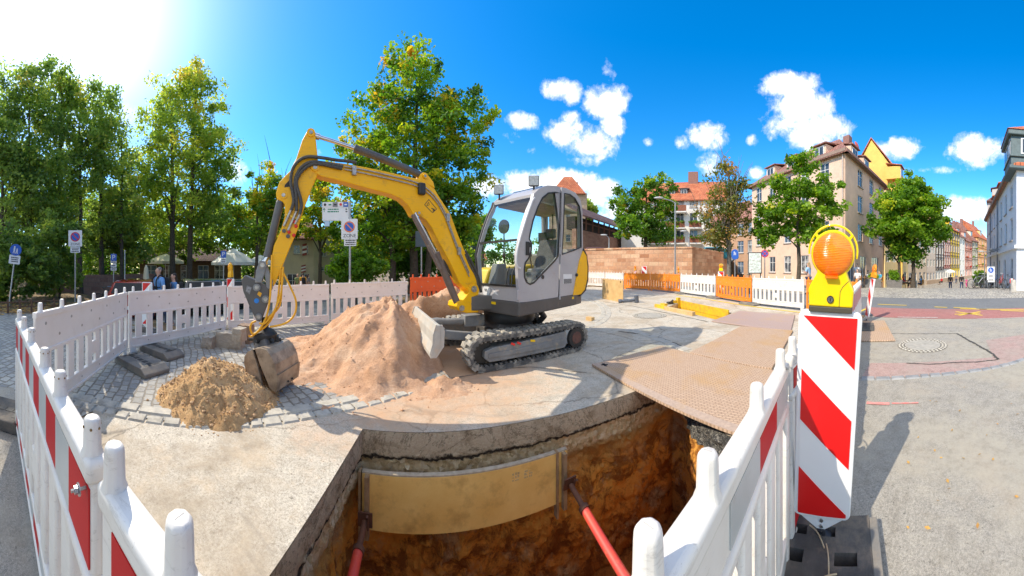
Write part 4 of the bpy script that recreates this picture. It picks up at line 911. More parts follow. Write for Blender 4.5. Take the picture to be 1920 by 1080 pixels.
MHOSE = M('hose_black', (.035, .033, .03), (.09, .085, .075), 60, .6)
MHY = M('hose_yellow', (.85, .42, .01), (.75, .36, .01), 9, .42)
MPIN = M('pin_steel', (.5, .48, .44), (.3, .28, .26), 30, .4, .7)
MBUCK = M('worn_bucket_steel', (.46, .36, .26), (.33, .26, .19), 5, .45, .3, bump=.2, grime=(.13, .09, .06), gsc=6, glo=.46, ghi=.72)
MBLADE = M('blade_grey', (.5, .48, .43), (.4, .385, .35), 4, .6, bump=.2, grime=(.5, .4, .3), gsc=5, glo=.5, ghi=.7)
GLS = glass('cab_glass', (.94, .97, .96), .55)
def plate_holes(mb, outer, holes, fn, a, b):
    loops = [[Vector((*p, 0)) for p in l] for l in [outer] + holes]; flat = [(p[0], p[1]) for l in [outer] + holes for p in l]
    tri = [list(f) for f in tessellate_polygon(loops)]; n = len(flat)
    fs = [f[::-1] for f in tri] + [[i + n for i in f] for f in tri]; o = 0
    for l in [outer] + holes:
        m = len(l)
        for i in range(m): j = (i + 1) % m; fs.append([o + i, o + j, n + o + j, n + o + i])
        o += m
    mb.add([fn(u, v, a) for u, v in flat] + [fn(u, v, b) for u, v in flat], fs)
# ---------------- tracks
def track(sy, label=None):
    y0, y1 = sy * .55, sy * .85; ya, yb = min(y0, y1), max(y0, y1); Lh, r = .83, .215; N = 78; path = []
    tot = 4 * Lh + 2 * pi * r
    def pt(s, rr):
        s %= tot
        if s < 2 * Lh: return (-Lh + s, r + .035 + rr, 0, 1)
        s -= 2 * Lh
        if s < pi * r: a = s / r; return (Lh + rr * sin(a), r + .035 + rr * cos(a), sin(a), cos(a))
        s -= pi * r
        if s < 2 * Lh: return (Lh - s, r + .035 - rr, 0, -1)
        s -= 2 * Lh; a = s / r; return (-Lh - rr * sin(a), r + .035 - rr * cos(a), -sin(a), -cos(a))
    mb = MB(TX); vs = []; fs = []
    for i in range(N):
        for (rr, y) in ((r - .035, ya), (r + .022, ya), (r + .022, yb), (r - .035, yb)): q = pt(tot * i / N, rr); vs.append((q[0], y, q[1]))
    for i in range(N):
        j = (i + 1) % N
        for k in range(4): l = (k + 1) % 4; fs.append([i * 4 + k, i * 4 + l, j * 4 + l, j * 4 + k])
    mb.add(vs, fs); tr = mb.build('track_belt', MRUB, ex, smooth=40)
    mb = MB(TX); n = 44
    for i in range(n):
        for h, (u0, u1) in enumerate(((.0, .52), (.48, 1))):
            s = tot * (i + .5 * h) / n; a = ya + (yb - ya) * u0; b = ya + (yb - ya) * u1; e = tot / n * .33
            q = [pt(s - e * 1.15, r + .02), pt(s + e * 1.15, r + .02), pt(s + e * .8, r + .052), pt(s - e * .8, r + .052)]
            mb.hexa([(p[0], a, p[1]) for p in q], [(p[0], b, p[1]) for p in q])
    mb.build('tread_lugs', MLUG, tr)
    mb = MB(TX)
    for i in range(60):
        q0 = pt(tot * i / 60, r - .06); q1 = pt(tot * (i + .45) / 60, r - .06); q2 = pt(tot * (i + .45) / 60, r - .034); q3 = pt(tot * i / 60, r - .034)
        for (a, b) in ((yb - .055, yb - .01), (ya + .01, ya + .055)): mb.hexa([(p[0], a, p[1]) for p in (q0, q1, q2, q3)], [(p[0], b, p[1]) for p in (q0, q1, q2, q3)])
    mb.build('belt_teeth', MRUB, tr)
    mb = MB(TX); pr = [(-.58, .125), (.76, .125), (.84, .19), (.83, .285), (.70, .325), (-.45, .385), (-.60, .395), (-.64, .2)]
    mb.prism(pr, FXZ, ya + .03, yb - .02); mb.build('track_frame', MDG2, tr, bevel=.012)
    mb = MB(TX); mb.prism([(-.56, .19), (.78, .19), (.77, .25), (-.54, .29)], FXZ, yb - .022 if sy > 0 else ya + .005, yb - .004 if sy > 0 else ya + .022); mb.build('frame_rib', MDG2, tr, bevel=.005)
    mb = MB(TX); yy = yb if sy > 0 else ya
    for (x, c) in ((-.83, .15),): mb.tube([(x, yy - sy * .06, .25), (x, yy - sy * .008, .25)], [.175, .165], 24)
    mb.build('drive_hub', MBLK, tr, smooth=40)
    mb = MB(TX); mb.tube([(-.83, yy - sy * .012, .25), (-.83, yy + sy * .006, .25)], [.105, .095], 20); mb.build('sprocket_cap', M('rust_red', (.16, .07, .05), (.1, .05, .04), 14, .8, bump=.3), tr, smooth=40)
    mb = MB(TX); mb.tube([(.83, yy - sy * .22, .25), (.83, yy - sy * .1, .25)], .15, 24); mb.build('idler', MBLK, tr, smooth=40)
    mb = MB(TX)
    for x in (-.5, -.25, 0, .25, .5): mb.tube([(x, yy - sy * .24, .115), (x, yy - sy * .08, .115)], .05, 14)
    mb.tube([(-.1, yy - sy * .2, .41), (-.1, yy - sy * .05, .41)], .035, 12); mb.build_each('roller', MDG, tr, smooth=40)
    if sy > 0:
        mb = MB(TX)
        for x in (.30, .40): mb.bar((x - .03, yb - .002, .325), (x + .03, yb - .002, .355), .01, .03)
        mb.build('red_sticker', M('sticker_red', (.75, .03, .02), (.6, .03, .02), 9), tr)
        mb = MB(TX); mb.bar((.02, yb - .002, .335), (.1, yb - .002, .35), .01, .03); mb.build('yellow_sticker', MYB, tr)
track(1); track(-1)
mb = MB(TX); mb.box(-.45, .45, -.56, .56, .2, .42); mb.hexa([(-.35, -.3, .4), (.4, -.3, .4), (.4, .3, .4), (-.35, .3, .4)], [(-.3, -.25, .55), (.3, -.25, .55), (.3, .25, .55), (-.3, .25, .55)]); mb.build('undercarriage', MDG, ex, bevel=.02)
mb = MB(); mb.lathe([(.43, .52), (.45, .56), (.45, .66), (.4, .74)], 36); mb.tube([(-.2, .5, .5), (-.2, .62, .62), (-.05, .66, .72)], .05, 10); mb.build('slew_ring', MBLK, ex, smooth=40)
# ---------------- blade
bl = MB(TX); pr = [(1.47, .70), (1.515, .70), (1.55, .58), (1.555, .46), (1.60, .34), (1.60, .285), (1.555, .285), (1.49, .38), (1.47, .5)]
bl.prism(pr, FXZ, -.90, .88); blade = bl.build('dozer_blade', MBLADE, ex, bevel=.006)
mb = MB(TX)
for s in (-1, 1): mb.prism([(1.41, .62), (1.44, .70), (1.53, .705), (1.57, .58), (1.575, .46), (1.61, .34), (1.6, .28), (1.52, .28), (1.42, .42)], FXZ, s * .86 - .012, s * .86 + .012)
mb.build_each('end_plate', MBLADE, blade, bevel=.004)
mb = MB(TX)
for s in (-1, 1): mb.bar((1.5, s * .30, .47), (.5, s * .36, .34), .09, .13); mb.bar((1.5, s * .3, .47), (1.28, s * .3, .45), .2, .2)
mb.build('blade_arm', MDG2, ex, bevel=.012)
mb = MB(TX); mb.tube([(1.44, 0, .55), (1.3, .0, .56), (1.1, 0, .56)], [.075, .08, .05], 14); mb.tube([(1.2, 0, .56), (.75, 0, .55)], .06, 16); mb.box(.52, .86, -.11, .11, .48, .66); mb.build('blade_cylinder', MDG2, ex, smooth=40, bevel=.008)
# ---------------- house
def foot_print(e=0):
    return [(.62 + e, .80 + e), (-.95, .80 + e), (-1.2, .765 + e), (-1.39, .63 + e), (-1.50 - e, .34), (-1.53 - e, 0), (-1.50 - e, -.34), (-1.39, -.63 - e), (-1.2, -.765 - e), (-.95, -.80 - e), (.5 + e, -.80 - e), (.62 + e, -.6)]
mb = MB(); mb.prism(foot_print(), lambda u, v, w_: (u, v, w_), .735, .952); mb.build('house_skirt', MDG, ex, bevel=.03, seg=3)
mb = MB(); mb.prism([(.4, .35), (.62, .22), (.95, .12), (.95, -.12), (.62, -.22), (.4, -.35)], lambda u, v, w_: (u, v, w_), .78, 1.0); mb.build('swing_post', MDG, ex, bevel=.02)
mb = MB(); fp = [(-.95, .79), (-1.2, .755), (-1.38, .62), (-1.485, .34), (-1.515, 0), (-1.485, -.34), (-1.38, -.62), (-1.2, -.755), (-.95, -.79)]
fp2 = [(-.95, .70), (-1.13, .68), (-1.27, .55), (-1.35, .3), (-1.37, 0), (-1.35, -.3), (-1.27, -.55), (-1.13, -.68), (-.95, -.7)]
mb.hexa([(x, y, .95) for x, y in fp], [(x, y, 1.42) for x, y in fp]); mb.hexa([(x, y, 1.42) for x, y in fp], [(x, y, 1.72) for x, y in fp2])
mb.build('counterweight', M('tail_grey', (.19, .175, .165), (.15, .14, .13), 3, .45, coat=.15, grime=(.28, .24, .2), gsc=5, glo=.6), ex, bevel=.04, seg=3, smooth=35)
YP = SDL([(1093, 470), (1086, 490), (1074.5, 554), (1088, 552), (1096, 543), (1100.5, 522), (1101, 500), (1099, 480)], .80)
mb = MB(); mb.prism(YP, FXZ, .785, .812); mb.build('engine_side_panel', MY, ex, bevel=.008)
mb = MB(); q = SDL([(1094, 466), (1099, 477), (1102.5, 498), (1102, 524), (1097.5, 545), (1089, 554), (1085, 556), (1088, 552), (1096, 543), (1100.5, 522), (1101, 500), (1099, 480), (1093, 470)], .80); mb.prism(q, FXZ, .79, .815); mb.build('panel_seal', MBLK, ex)
mb = MB(); mb.hexa([(-.95, -.79, .95), (.52, -.79, .95), (.52, -.18, .95), (-.95, -.18, .95)], [(-.95, -.72, 1.5), (.3, -.72, 1.42), (.3, -.18, 1.42), (-.95, -.18, 1.5)]); mb.build('hood', MYB, ex, bevel=.05, seg=3)
# ---------------- cab
NY, FYc = .79, -.10                                                 # near and far side planes of the cab
prof_px = [(973, 567), (972, 535), (970.5, 505), (968.5, 478), (974, 449), (982, 418), (991, 390), (998.5, 373), (1001, 363), (1011, 353.5), (1026, 347.5), (1042, 348.5), (1062, 353), (1079, 361.5), (1088.5, 375), (1092, 396), (1093, 466), (1085, 500), (1074, 555)]
PR = SDL(prof_px, NY)
door_px = prof_px[:13] + [(1053.5, 351), (1052.5, 440), (1049, 561)]
gl_px = [(1052 - 1, 362), (1040, 359.5), (1027, 361), (1016, 370), (1007, 388), (998, 413), (992.5, 438), (991, 448), (995.5, 457), (994.5, 470), (990, 483), (983.5, 492), (981.5, 505), (982, 520), (986, 530), (993, 534.5), (1001, 531), (1016, 515), (1041, 489), (1046.5, 481), (1049.5, 430)]
rg_px = [(1057.5, 362), (1068, 363.5), (1078, 371), (1086.5, 386), (1089.5, 405), (1090, 464), (1077, 470), (1053, 478), (1055.5, 430)]
def shrink(pts, e):
    c = sum((Vector((*p, 0)) for p in pts), Vector()) / len(pts); n = len(pts); out = []
    for i in range(n):
        a, b, d = Vector(pts[i - 1]), Vector(pts[i]), Vector(pts[(i + 1) % n]); t = (d - a).normalized(); q = Vector((t.y, -t.x)); 
        if q.dot(Vector(c[:2]) - b) < 0: q = -q
        out.append(tuple(b + q * e))
    return out
GLp = SDL(gl_px, NY); RGp = SDL(rg_px, NY)
DP = SDL(prof_px[:12] + [(1050.5, 351), (1049.5, 440), (1046, 561)], NY)
mb = MB(); plate_holes(mb, DP, [GLp], FXZ, NY - .05, NY + .004); door = mb.build('cab_door', MG, ex, bevel=.01)
mb = MB(); plate_holes(mb, GLp, [shrink(GLp, .022)], FXZ, NY - .01, NY + .012); mb.build('door_seal', MBLK, door)
mb = MB(); mb.prism(shrink(GLp, .008), FXZ, NY - .012, NY - .008); mb.build('door_glass', GLS, door)
RP = SDL([(1053.5, 351.2)] + prof_px[12:] + [(1049, 561), (1052.3, 440)], NY)
mb = MB(); plate_holes(mb, RP, [RGp], FXZ, NY - .05, NY + .002); 
# far side, roof, rear and front of the cab shell
xA = PR[0][0]; ROOF = PR[8:15]
for i in range(len(ROOF) - 1):
    (xa, za), (xb, zb) = ROOF[i], ROOF[i + 1]; mb.hexa([(xa, FYc, za), (xb, FYc, zb), (xb, NY - .05, zb), (xa, NY - .05, za)], [(xa, FYc, za - .045), (xb, FYc, zb - .045), (xb, NY - .05, zb - .045), (xa, NY - .05, za - .045)])
(xr, zr) = PR[16]; mb.box(xr, xr + .04, FYc, NY - .05, .95, zr); (xt, zt) = PR[14]
mb.box(xr - .0, xr + .05, FYc, FYc + .05, zr, zt); mb.box(xr, xr + .05, NY - .1, NY - .05, zr, zt)
mb.box(PR[0][0] - .03, PR[0][0], -.1, NY - .05, .95, 1.16)          # front panel below the windscreen
FPt = [(x, z) for x, z in PR[:13]] + [(PR[13][0], PR[13][1]), PR[14], PR[15], PR[16], (PR[16][0], .95)]
hole = [(x * .9 - .05, z * .9 + .2) for x, z in FPt]
cx_ = sum(p[0] for p in FPt) / len(FPt); cz_ = 1.75
hole = [(cx_ + (x - cx_) * .9, cz_ + (z - cz_) * .9) for x, z in FPt]; hole = [(x, max(z, 1.12)) for x, z in hole]; hole = [h for i, h in enumerate(hole) if i == 0 or (Vector(h) - Vector(hole[i - 1])).length > .01]
plate_holes(mb, FPt, [hole], FXZ, FYc - .03, FYc + .02)
cab = mb.build('cab_frame', MG, ex, bevel=.008)
mb = MB(); mb.prism(hole, FXZ, FYc - .006, FYc - .002); mb.build('far_glass', GLS, cab)
mb = MB(); plate_holes(mb, RGp, [shrink(RGp, .02)], FXZ, NY - .01, NY + .01); mb.build('rear_seal', MBLK, cab)
mb = MB(); mb.prism(shrink(RGp, .006), FXZ, NY - .012, NY - .008); mb.build('rear_side_glass', GLS, cab)
mb = MB(); mb.quad((xr + .02, FYc + .03, zr + .02), (xr + .02, NY - .06, zr + .02), (xr + .02, NY - .06, zt - .03), (xr + .02, FYc + .03, zt - .03)); mb.build('rear_glass', GLS, cab)
fr = PR[1:9]; mb = MB()
for i in range(3, len(fr) - 1): (xa, za), (xb, zb) = fr[i], fr[i + 1]; mb.quad((xa - .015, FYc + .02, za), (xa - .015, NY - .05, za), (xb - .015, NY - .05, zb), (xb - .015, FYc + .02, zb))
mb.build('windscreen', GLS, cab, smooth=60)
mb = MB()
for i in range(0, 3): (xa, za), (xb, zb) = fr[i], fr[i + 1]; mb.quad((xa - .015, FYc + .02, max(za, 1.16)), (xa - .015, NY - .05, max(za, 1.16)), (xb - .015, NY - .05, zb), (xb - .015, FYc + .02, zb))
mb.build('lower_windscreen', GLS, cab, smooth=60)
mb = MB()
for (x, z, hgt, dp) in ((fr[3][0] - .01, fr[3][1], .03, .03), (fr[7][0] - .02, fr[7][1] - .03, .05, .05), (fr[0][0] - .005, 1.17, .03, .03)): mb.box(x - dp, x + .012, FYc, NY - .05, z - hgt / 2, z + hgt / 2)
mb.tube([(x, FYc - .012, z) for x, z in fr], .022, 8); mb.build('screen_frame', MBLK, cab, smooth=40)
mb = MB(); (xa, za), (xb, zb) = PR[8], PR[10]; mb.quad((xa - .08, .05, za + .005), (xa - .08, NY - .08, za + .005), (xb, NY - .08, zb + .012), (xb, .05, zb + .012)); mb.build('roof_window', M('smoke_glass', (.05, .07, .08), (.04, .055, .06), 3, .08, spec=.8), cab)
mb = MB(); P0 = [SD(x, y, NY + .03) for x, y in ((1002, 371), (997, 379), (984, 416), (971, 462), (967.5, 488), (970, 500), (975, 503))]; mb.tube(smoothline([(x, NY + .035, z) for x, z in P0], 6), .014, 10); mb.build('grab_rail', M('light_grey_tube', (.62, .62, .63), (.55, .55, .56), 4, .35), cab, smooth=50)
mb = MB(); x, z = SD(987.5, 466, NY); mb.box(x - .035, x + .03, NY + .004, NY + .03, z - .1, z + .1); mb.box(x - .07, x - .03, NY + .004, NY + .04, z + .02, z + .09); mb.build('door_handle', MBLK, door, bevel=.008)
mb = MB(); x, z = SD(1017, 519.5, NY); mb.tube([(x, NY, z), (x, NY + .014, z)], .032, 16); mb.build('door_lock', MBLK, door, smooth=40)
mb = MB(); x, z = SD(1080, 515.5, NY); mb.tube([(x, NY, z), (x, NY + .03, z)], .03, 16); mb.build('side_lock', MBLK, cab, smooth=40)
mb = MB(); q = SDL([(1056, 514), (1072, 514), (1072, 532), (1056, 532)], NY); mb.prism(q, FXZ, NY, NY + .005); st = mb.build('notice_sticker', M('sticker_white', (.72, .72, .72), (.66, .66, .66), 9), cab)
mb = MB(); q = SDL([(1056.5, 523), (1071.5, 522.5), (1071.5, 531.5), (1056.5, 532)], NY); mb.prism(q, FXZ, NY + .004, NY + .006); mb.build('dark_print', M('print_grey', (.12, .12, .12), (.25, .25, .25), 60), st)
mb = MB(); 
for yy in (470, 555): x, z = SD(1048.5, yy, NY); mb.tube([(x, NY + .012, z - .06), (x, NY + .012, z + .06)], .014, 10)
x, z = SD(1048.5, 460, NY); mb.bar((x, NY + .006, z + .0), (SD(1050.5, 372, NY)[0], NY + .006, SD(1050.5, 372, NY)[1]), .012, .03); x, z = SD(971, 553, NY); mb.box(x - .02, x + .03, NY, NY + .02, z - .07, z + .07); mb.build_each('hinge', MG, cab, bevel=.004)
for (px, py, yv) in ((936, 357, .0), (1001, 341, .66)):
    x, z = SD(px, py, yv); e = .085; XL = Matrix.Translation((x, yv, z)) @ Matrix.Rotation(R(38), 4, 'Z'); mb = MB(XL); mb.hexa([(-.07, -e * .7, -e * .7), (.06, -e, -e), (.06, e, -e), (-.07, e * .7, -e * .7)], [(-.07, -e * .7, e * .7), (.06, -e, e), (.06, e, e), (-.07, e * .7, e * .7)]); mb.box(-.03, .0, -.015, .015, -.17, -.06)
    wl = mb.build('work_light', MBLK, ex, bevel=.012); mb = MB(XL); mb.box(.06, .068, -e * .85, e * .85, -e * .85, e * .85); mb.build('light_lens', M('lens_clear', (.5, .52, .52), (.3, .32, .32), 30, .12), wl)
# decal: pale oval with strokes, on the front panel; small yellow labels
mb = MB(); xf_ = PR[0][0] + .0035; c_ = Matrix.Translation((xf_ - .003, .09, 1.065)) @ Matrix.Rotation(pi / 2, 4, 'Y'); mb.lathe([(.085, 0), (.085, .004), (.0004, .004)], 24, c_); dc = mb.build('round_decal', MATS['sticker_white'], cab)
mb = MB()
for k in range(3): mb.box(xf_ + .001, xf_ + .004, .06 + k * .022, .075 + k * .022, 1.06, 1.075); mb.box(xf_ + .001, xf_ + .004, .05 + k * .022, .065 + k * .022, 1.085, 1.098)
mb.build('decal_mark', MBLK, dc)
mb = MB()
for k in range(4): mb.bar((xf_, .22 + k * .03, 1.12 - k * .02), (xf_, .28 + k * .028, 1.03 - k * .005), .004, .008)
mb.build('decal_stroke', MATS['sticker_white'], cab)
mb = MB(); mb.box(.622, .626, .22, .32, .87, .91); mb.box(-.86, -.8, .802, .806, .86, .9); mb.build_each('yellow_label', MYB, ex)
# inside: floor, seat, consoles, levers, mirror
MSE = M('seat_grey', (.10, .10, .105), (.07, .07, .075), 8, .8)
mb = MB(); mb.box(-.95, .55, FYc + .03, NY - .06, .95, .99); mb.build('cab_floor', MDG, cab)
mb = MB(); mb.box(-.55, -.02, .12, .6, 1.22, 1.36); mb.hexa([(-.62, .12, 1.3), (-.46, .12, 1.3), (-.46, .6, 1.3), (-.62, .6, 1.3)], [(-.78, .16, 1.95), (-.66, .16, 1.95), (-.66, .56, 1.95), (-.78, .56, 1.95)]); mb.box(-.5, -.1, .2, .5, .99, 1.22); mb.box(-.8, -.7, .26, .46, 1.98, 2.16); mb.build('seat', MSE, cab, bevel=.03, seg=3)
mb = MB(); mb.box(-1.1, .2, FYc + .03, NY - .06, 2.47, 2.5); mb.build('roof_lining', M('lining_beige', (.3, .27, .22), (.22, .2, .16), 6, .9), cab)
mb = MB(); mb.box(-1.2, -1.14, FYc + .04, NY - .06, .99, 1.5); mb.box(-1.16, -.8, .5, .72, .99, 1.42); mb.box(-1.16, -.9, 0.0, .3, 1.4, 1.62); mb.build('rear_shelf', MDG, cab, bevel=.02)
mb = MB()
for y in (.02, .6): mb.box(-.3, .22, y, y + .1, 1.3, 1.42); mb.box(.1, .22, y, y + .1, 1.0, 1.35)
mb.hexa([(.2, -.06, .99), (.5, -.06, .99), (.5, .12, .99), (.2, .12, .99)], [(.16, -.06, 1.5), (.36, -.06, 1.5), (.36, .1, 1.5), (.16, .1, 1.5)]); mb.build('console', M('console_grey', (.2, .2, .2), (.16, .16, .16), 5, .6), cab, bevel=.02)
mb = MB()
for y in (.07, .65): mb.tube([(.16, y, 1.42), (.2, y, 1.6)], .012, 8); mb.ball((.2, y, 1.64), .03, .03, .05)
for y in (.3, .42): mb.tube([(.4, y, 1.0), (.36, y, 1.35), (.3, y, 1.45)], .012, 8); mb.box(.3, .46, y - .05, y + .05, 1.0, 1.03)
mb.build('lever', MBLK, cab, smooth=50)
mb = MB(); 
for k in (0, 1): mb.tube([(.36, .02, 1.16 + k * .13), (.39, .02, 1.16 + k * .13)], .035, 14)
mb.build_each('air_vent', MBLK, cab)
mb = MB(); mxx, mzz = SD(945, 425, -.22); mb.tube([(mxx, -.22, mzz - .6), (mxx, -.22, mzz)], .012, 8); mb.tube([(mxx - .01, -.22, mzz), (mxx + .02, -.22, mzz)], .13, 24); mb.build('mirror', M('mirror_back', (.07, .08, .09), (.05, .06, .07), 5, .3), ex, smooth=40)
mb = MB(); mb.tube([(-.9, .3, 1.75), (-.9, .3, 2.5)], .012, 8); mb.box(-.8, -.7, .1, .3, 1.9, 2.1); mb.build('belt_reel', MBLK, cab)
# ---------------- boom, stick, cylinders
def armprism(name, pts, hw, mat, y0=0.0, parent=ex, bevel=.012, seg=2):
    q = SDL(pts, y0 + hw); mb = MB(); mb.prism(q, FXZ, y0 - hw, y0 + hw); return mb.build(name, mat, parent, bevel=bevel, seg=seg)
def A3(px, py, y): x, z = SD(px, py, y); return Vector((x, y, z))
boom = armprism('boom', [(583, 305), (588, 300.5), (596, 301), (620, 303), (644, 306), (680, 312), (736, 324), (775, 333), (787, 336), (800, 343), (815, 354), (824, 369), (845, 401), (858, 437), (873, 474), (886, 506), (897, 533), (895, 545), (888, 551), (879, 546), (862, 531), (849, 502), (836, 477), (822, 452), (810, 427), (800, 413), (790, 407), (776, 404), (771, 394), (765, 384), (752, 372), (733, 364), (700, 355.5), (672, 348), (648, 341), (604, 331), (592, 325), (585, 319)], .085, MY)
lug = armprism('cylinder_lug', [(785, 337), (789, 326), (794, 322.5), (800, 324), (813, 341), (816, 353)], .07, MY, parent=boom)
for nm, pts in (('pin', [(797.5, 330), (591, 313), (786, 399)]),):
    mb = MB()
    for (x, y), r in zip(pts, (.034, .05, .036)): p = A3(x, y, .09); mb.tube([(p.x, .075, p.z), (p.x, .097, p.z)], r, 18)
    mb.build_each('pin_boss', MY, boom, smooth=40)
    mb = MB()
    for (x, y), r in zip(pts, (.018, .026, .018)): p = A3(x, y, .1); mb.tube([(p.x, .09, p.z), (p.x, .104, p.z)], r, 14)
    mb.build_each('pin', MPIN, boom, smooth=40)
mb = MB(); p = A3(789, 355, .09); mb.box(p.x - .05, p.x + .05, .08, .15, p.z - .08, p.z + .08); mb.build('boom_light', MBLK, boom, bevel=.02, seg=3)
mb = MB(); q = SDL([(796, 384), (804, 374), (818.5, 392), (811, 399)], .086); 
for i in range(4): a, b = q[i], q[(i + 1) % 4]; mb.bar((a[0], .0865, a[1]), (b[0], .0865, b[1]), .003, .008)
a_ = SDL([(800, 386), (805, 384), (803.5, 379)], .086)
for i in range(3): a, b = a_[i], a_[(i + 1) % 3]; mb.bar((a[0], .0865, a[1]), (b[0], .0865, b[1]), .003, .006)
for (a, b) in (((809, 390), (814, 394)), ((813, 391), (815, 395)), ((811, 396), (815, 394))): a, b = SD(*a, .086), SD(*b, .086); mb.bar((a[0], .0865, a[1]), (b[0], .0865, b[1]), .003, .012)
mb.build('warning_decal', MBLK, boom)
# steel pipes along the boom
for k, off in ((0, 0), (1, 6.5)):
    L = smoothline([A3(x, y + off, .102) for x, y in ((646, 312 - k), (676, 317), (720, 326.5), (760, 336), (784, 343.5), (801, 354), (818, 371), (834, 398), (846, 430), (858, 462), (872, 494), (880, 512))], 5)
    mb = MB(); mb.tube(L, .009, 8); mb.build('steel_pipe', MPIN, boom, smooth=60)
mb = MB()
for (x, y) in ((664, 319), (840, 407), (861, 470)): p = A3(x, y, .11); mb.box(p.x - .025, p.x + .025, .085, .125, p.z - .06, p.z + .05)
mb.build_each('pipe_clamp', MPIN, boom)
bracket = armprism('boom_bracket', [(889, 533), (896, 535), (899, 543), (898, 552), (888, 557), (884, 570), (888, 581), (899, 582), (897, 586), (875, 587), (861, 582), (856, 575), (858, 566), (869, 562), (880, 548), (878, 538)], .12, MY, bevel=.01)
mb = MB()
for (x, y, r) in ((889, 542, .03), (866, 578, .026)): p = A3(x, y, .13); mb.tube([(p.x, .115, p.z), (p.x, .14, p.z)], r * 1.6, 18); mb.tube([(p.x, .13, p.z), (p.x, .15, p.z)], r, 16)
mb.build_each('pin', MPIN, bracket, smooth=40)
stick = armprism('stick', [(583, 241), (589, 243), (592, 249), (592, 256), (594, 275), (596, 294), (597, 312), (596, 328), (588, 345), (578, 371), (570, 392), (558.5, 430), (544, 464), (531, 496), (523, 516), (513, 538), (509, 530), (506.5, 515), (508, 490), (513.5, 460), (525, 436), (534, 405), (534, 384), (530, 378), (520, 374), (517.5, 362), (521, 350), (524, 341), (534, 330), (544, 320), (549, 309), (555.5, 297), (561, 280), (567, 262), (575, 247), (578, 242.5)], .075, MY)
mb = MB(); q = SDL([(534, 347), (543, 337), (544.5, 350), (533, 351.5)], .076); mb.prism(q, FXZ, .07, .0775); mb.build('stick_opening', M('hole_black', (.02, .02, .02)), stick)
mb = MB()
for (x, y, r) in ((583, 248.5, .05), (531.5, 366, .045)): p = A3(x, y, .08); mb.tube([(p.x, .07, p.z), (p.x, .088, p.z)], r, 20)
mb.build_each('pin_boss', MY, stick, smooth=40)
mb = MB()
for (x, y, r) in ((583, 248.5, .022), (531.5, 366, .022)): p = A3(x, y, .08); mb.tube([(p.x, .08, p.z), (p.x, .096, p.z)], r, 16)
mb.build_each('pin', MPIN, stick, smooth=40)
def cyl2(name, a, m, b, rb, rr, y, mat, rod=MCH, parent=ex):
    a, m, b = A3(*a, y), A3(*m, y), A3(*b, y); mb = MB(); mb.tube([a, m + (m - a) * .1], rr, 14); mb.tube([a - (m - a).normalized() * .02, a + (m - a).normalized() * .05], rr * 1.5, 14)
    barrel = MB(); d = (b - m).normalized(); barrel.tube([m, m + d * .04, m + d * .041, b - d * .041, b - d * .04, b], [rb * 1.06, rb * 1.06, rb, rb, rb * 1.05, rb * .9], 20)
    o = barrel.build(name, mat, parent, smooth=45); mb.build('rod', rod, o, smooth=45); return o
cyl2('stick_cylinder', (592, 255), (664, 278), (790, 329), .05, .026, 0, MCYL)
cyl2('bucket_cylinder', (493, 496), (501, 482), (526, 376), .05, .03, .02, MCYL)
cyl2('boom_cylinder', (778, 402), (817, 474), (859, 572), .052, .028, .05, MCYB)
mb = MB(); a, b = A3(772, 403, .1), A3(823, 505, .1); mb.bar(a + Vector((0, .03, 0)), b + Vector((0, .03, 0)), .05, .05, (0, 1, 0)); mb.build('rod_guard', MCYB, ex, bevel=.01)
mb = MB(); mb.tube(smoothline([A3(x, y, -.05) for x, y in ((832, 475), (838, 500), (852, 520), (866, 528))]), .03, 8); mb.tube(smoothline([A3(x, y, .08) for x, y in ((872, 476), (882, 500), (893, 520), (897, 545))]), .02, 8); mb.tube(smoothline([A3(x, y, .05) for x, y in ((872, 470), (888, 500), (898, 525), (902, 548))]), .022, 8); mb.build('boom_hose', MHOSE, ex, smooth=60)
hs1 = [[(668, 305), (650, 302), (630, 300), (612, 297), (596, 295), (578, 294), (562, 300), (549, 316), (545, 341), (549, 363), (550.5, 378), (546, 394)],
       [(643, 312), (620, 308), (604, 305), (583, 304), (566, 313), (556, 329), (553, 346), (555.5, 371), (556, 395)],
       [(641, 316), (622, 312), (604, 308), (585, 308), (570, 317), (559, 331), (556, 346), (563, 371), (565, 386), (562, 402)]]
for L in hs1: mb = MB(); mb.tube(smoothline([A3(x, y, .11) for x, y in L], 5), .02, 10); mb.build('arm_hose', MHOSE, ex, smooth=60)
mb = MB()
for (a, b) in (((546, 393), (532, 424)), ((556, 396), (540, 432)), ((562, 402), (553, 420))): mb.tube([A3(*a, .1), A3(*b, .09)], .016, 8)
mb.build('hose_coupling', MPIN, stick, smooth=50)
mb = MB(); a, b = A3(536, 402, .085), A3(561, 411, .085); mb.bar(a, b, .02, .02); mb.build('hose_bracket', MYB, stick)
mb = MB()
for (x, y) in ((553, 416), (555, 424), (551, 441), (542, 435)): p = A3(x, y, .09); mb.ball(p, .022, .015, .022, 8, 6)
mb.build_each('red_dust_cap', MATS['sticker_red'], stick)
mb = MB()
for (x, y) in ((532.5, 433), (540, 443)): p = A3(x, y, .085); mb.tube([(p.x, .07, p.z), (p.x, .1, p.z)], .024, 12)
mb.build('valve', MDG, stick)
hy = [[(510, 478), (508.5, 520), (506, 560), (499, 595), (485, 620), (474, 626), (469.5, 616), (472, 606), (480, 602)], [(526, 505), (521, 560), (513, 590), (500, 610), (484, 622), (471, 631), (466.5, 629)], [(531.5, 512), (544, 537), (555, 565), (552, 590), (535, 606), (506, 613)], [(529, 505), (527, 560), (520, 580), (504, 594), (495, 602)], [(531, 500), (528, 540), (522, 566), (510, 590), (497, 606), (486, 606)]]
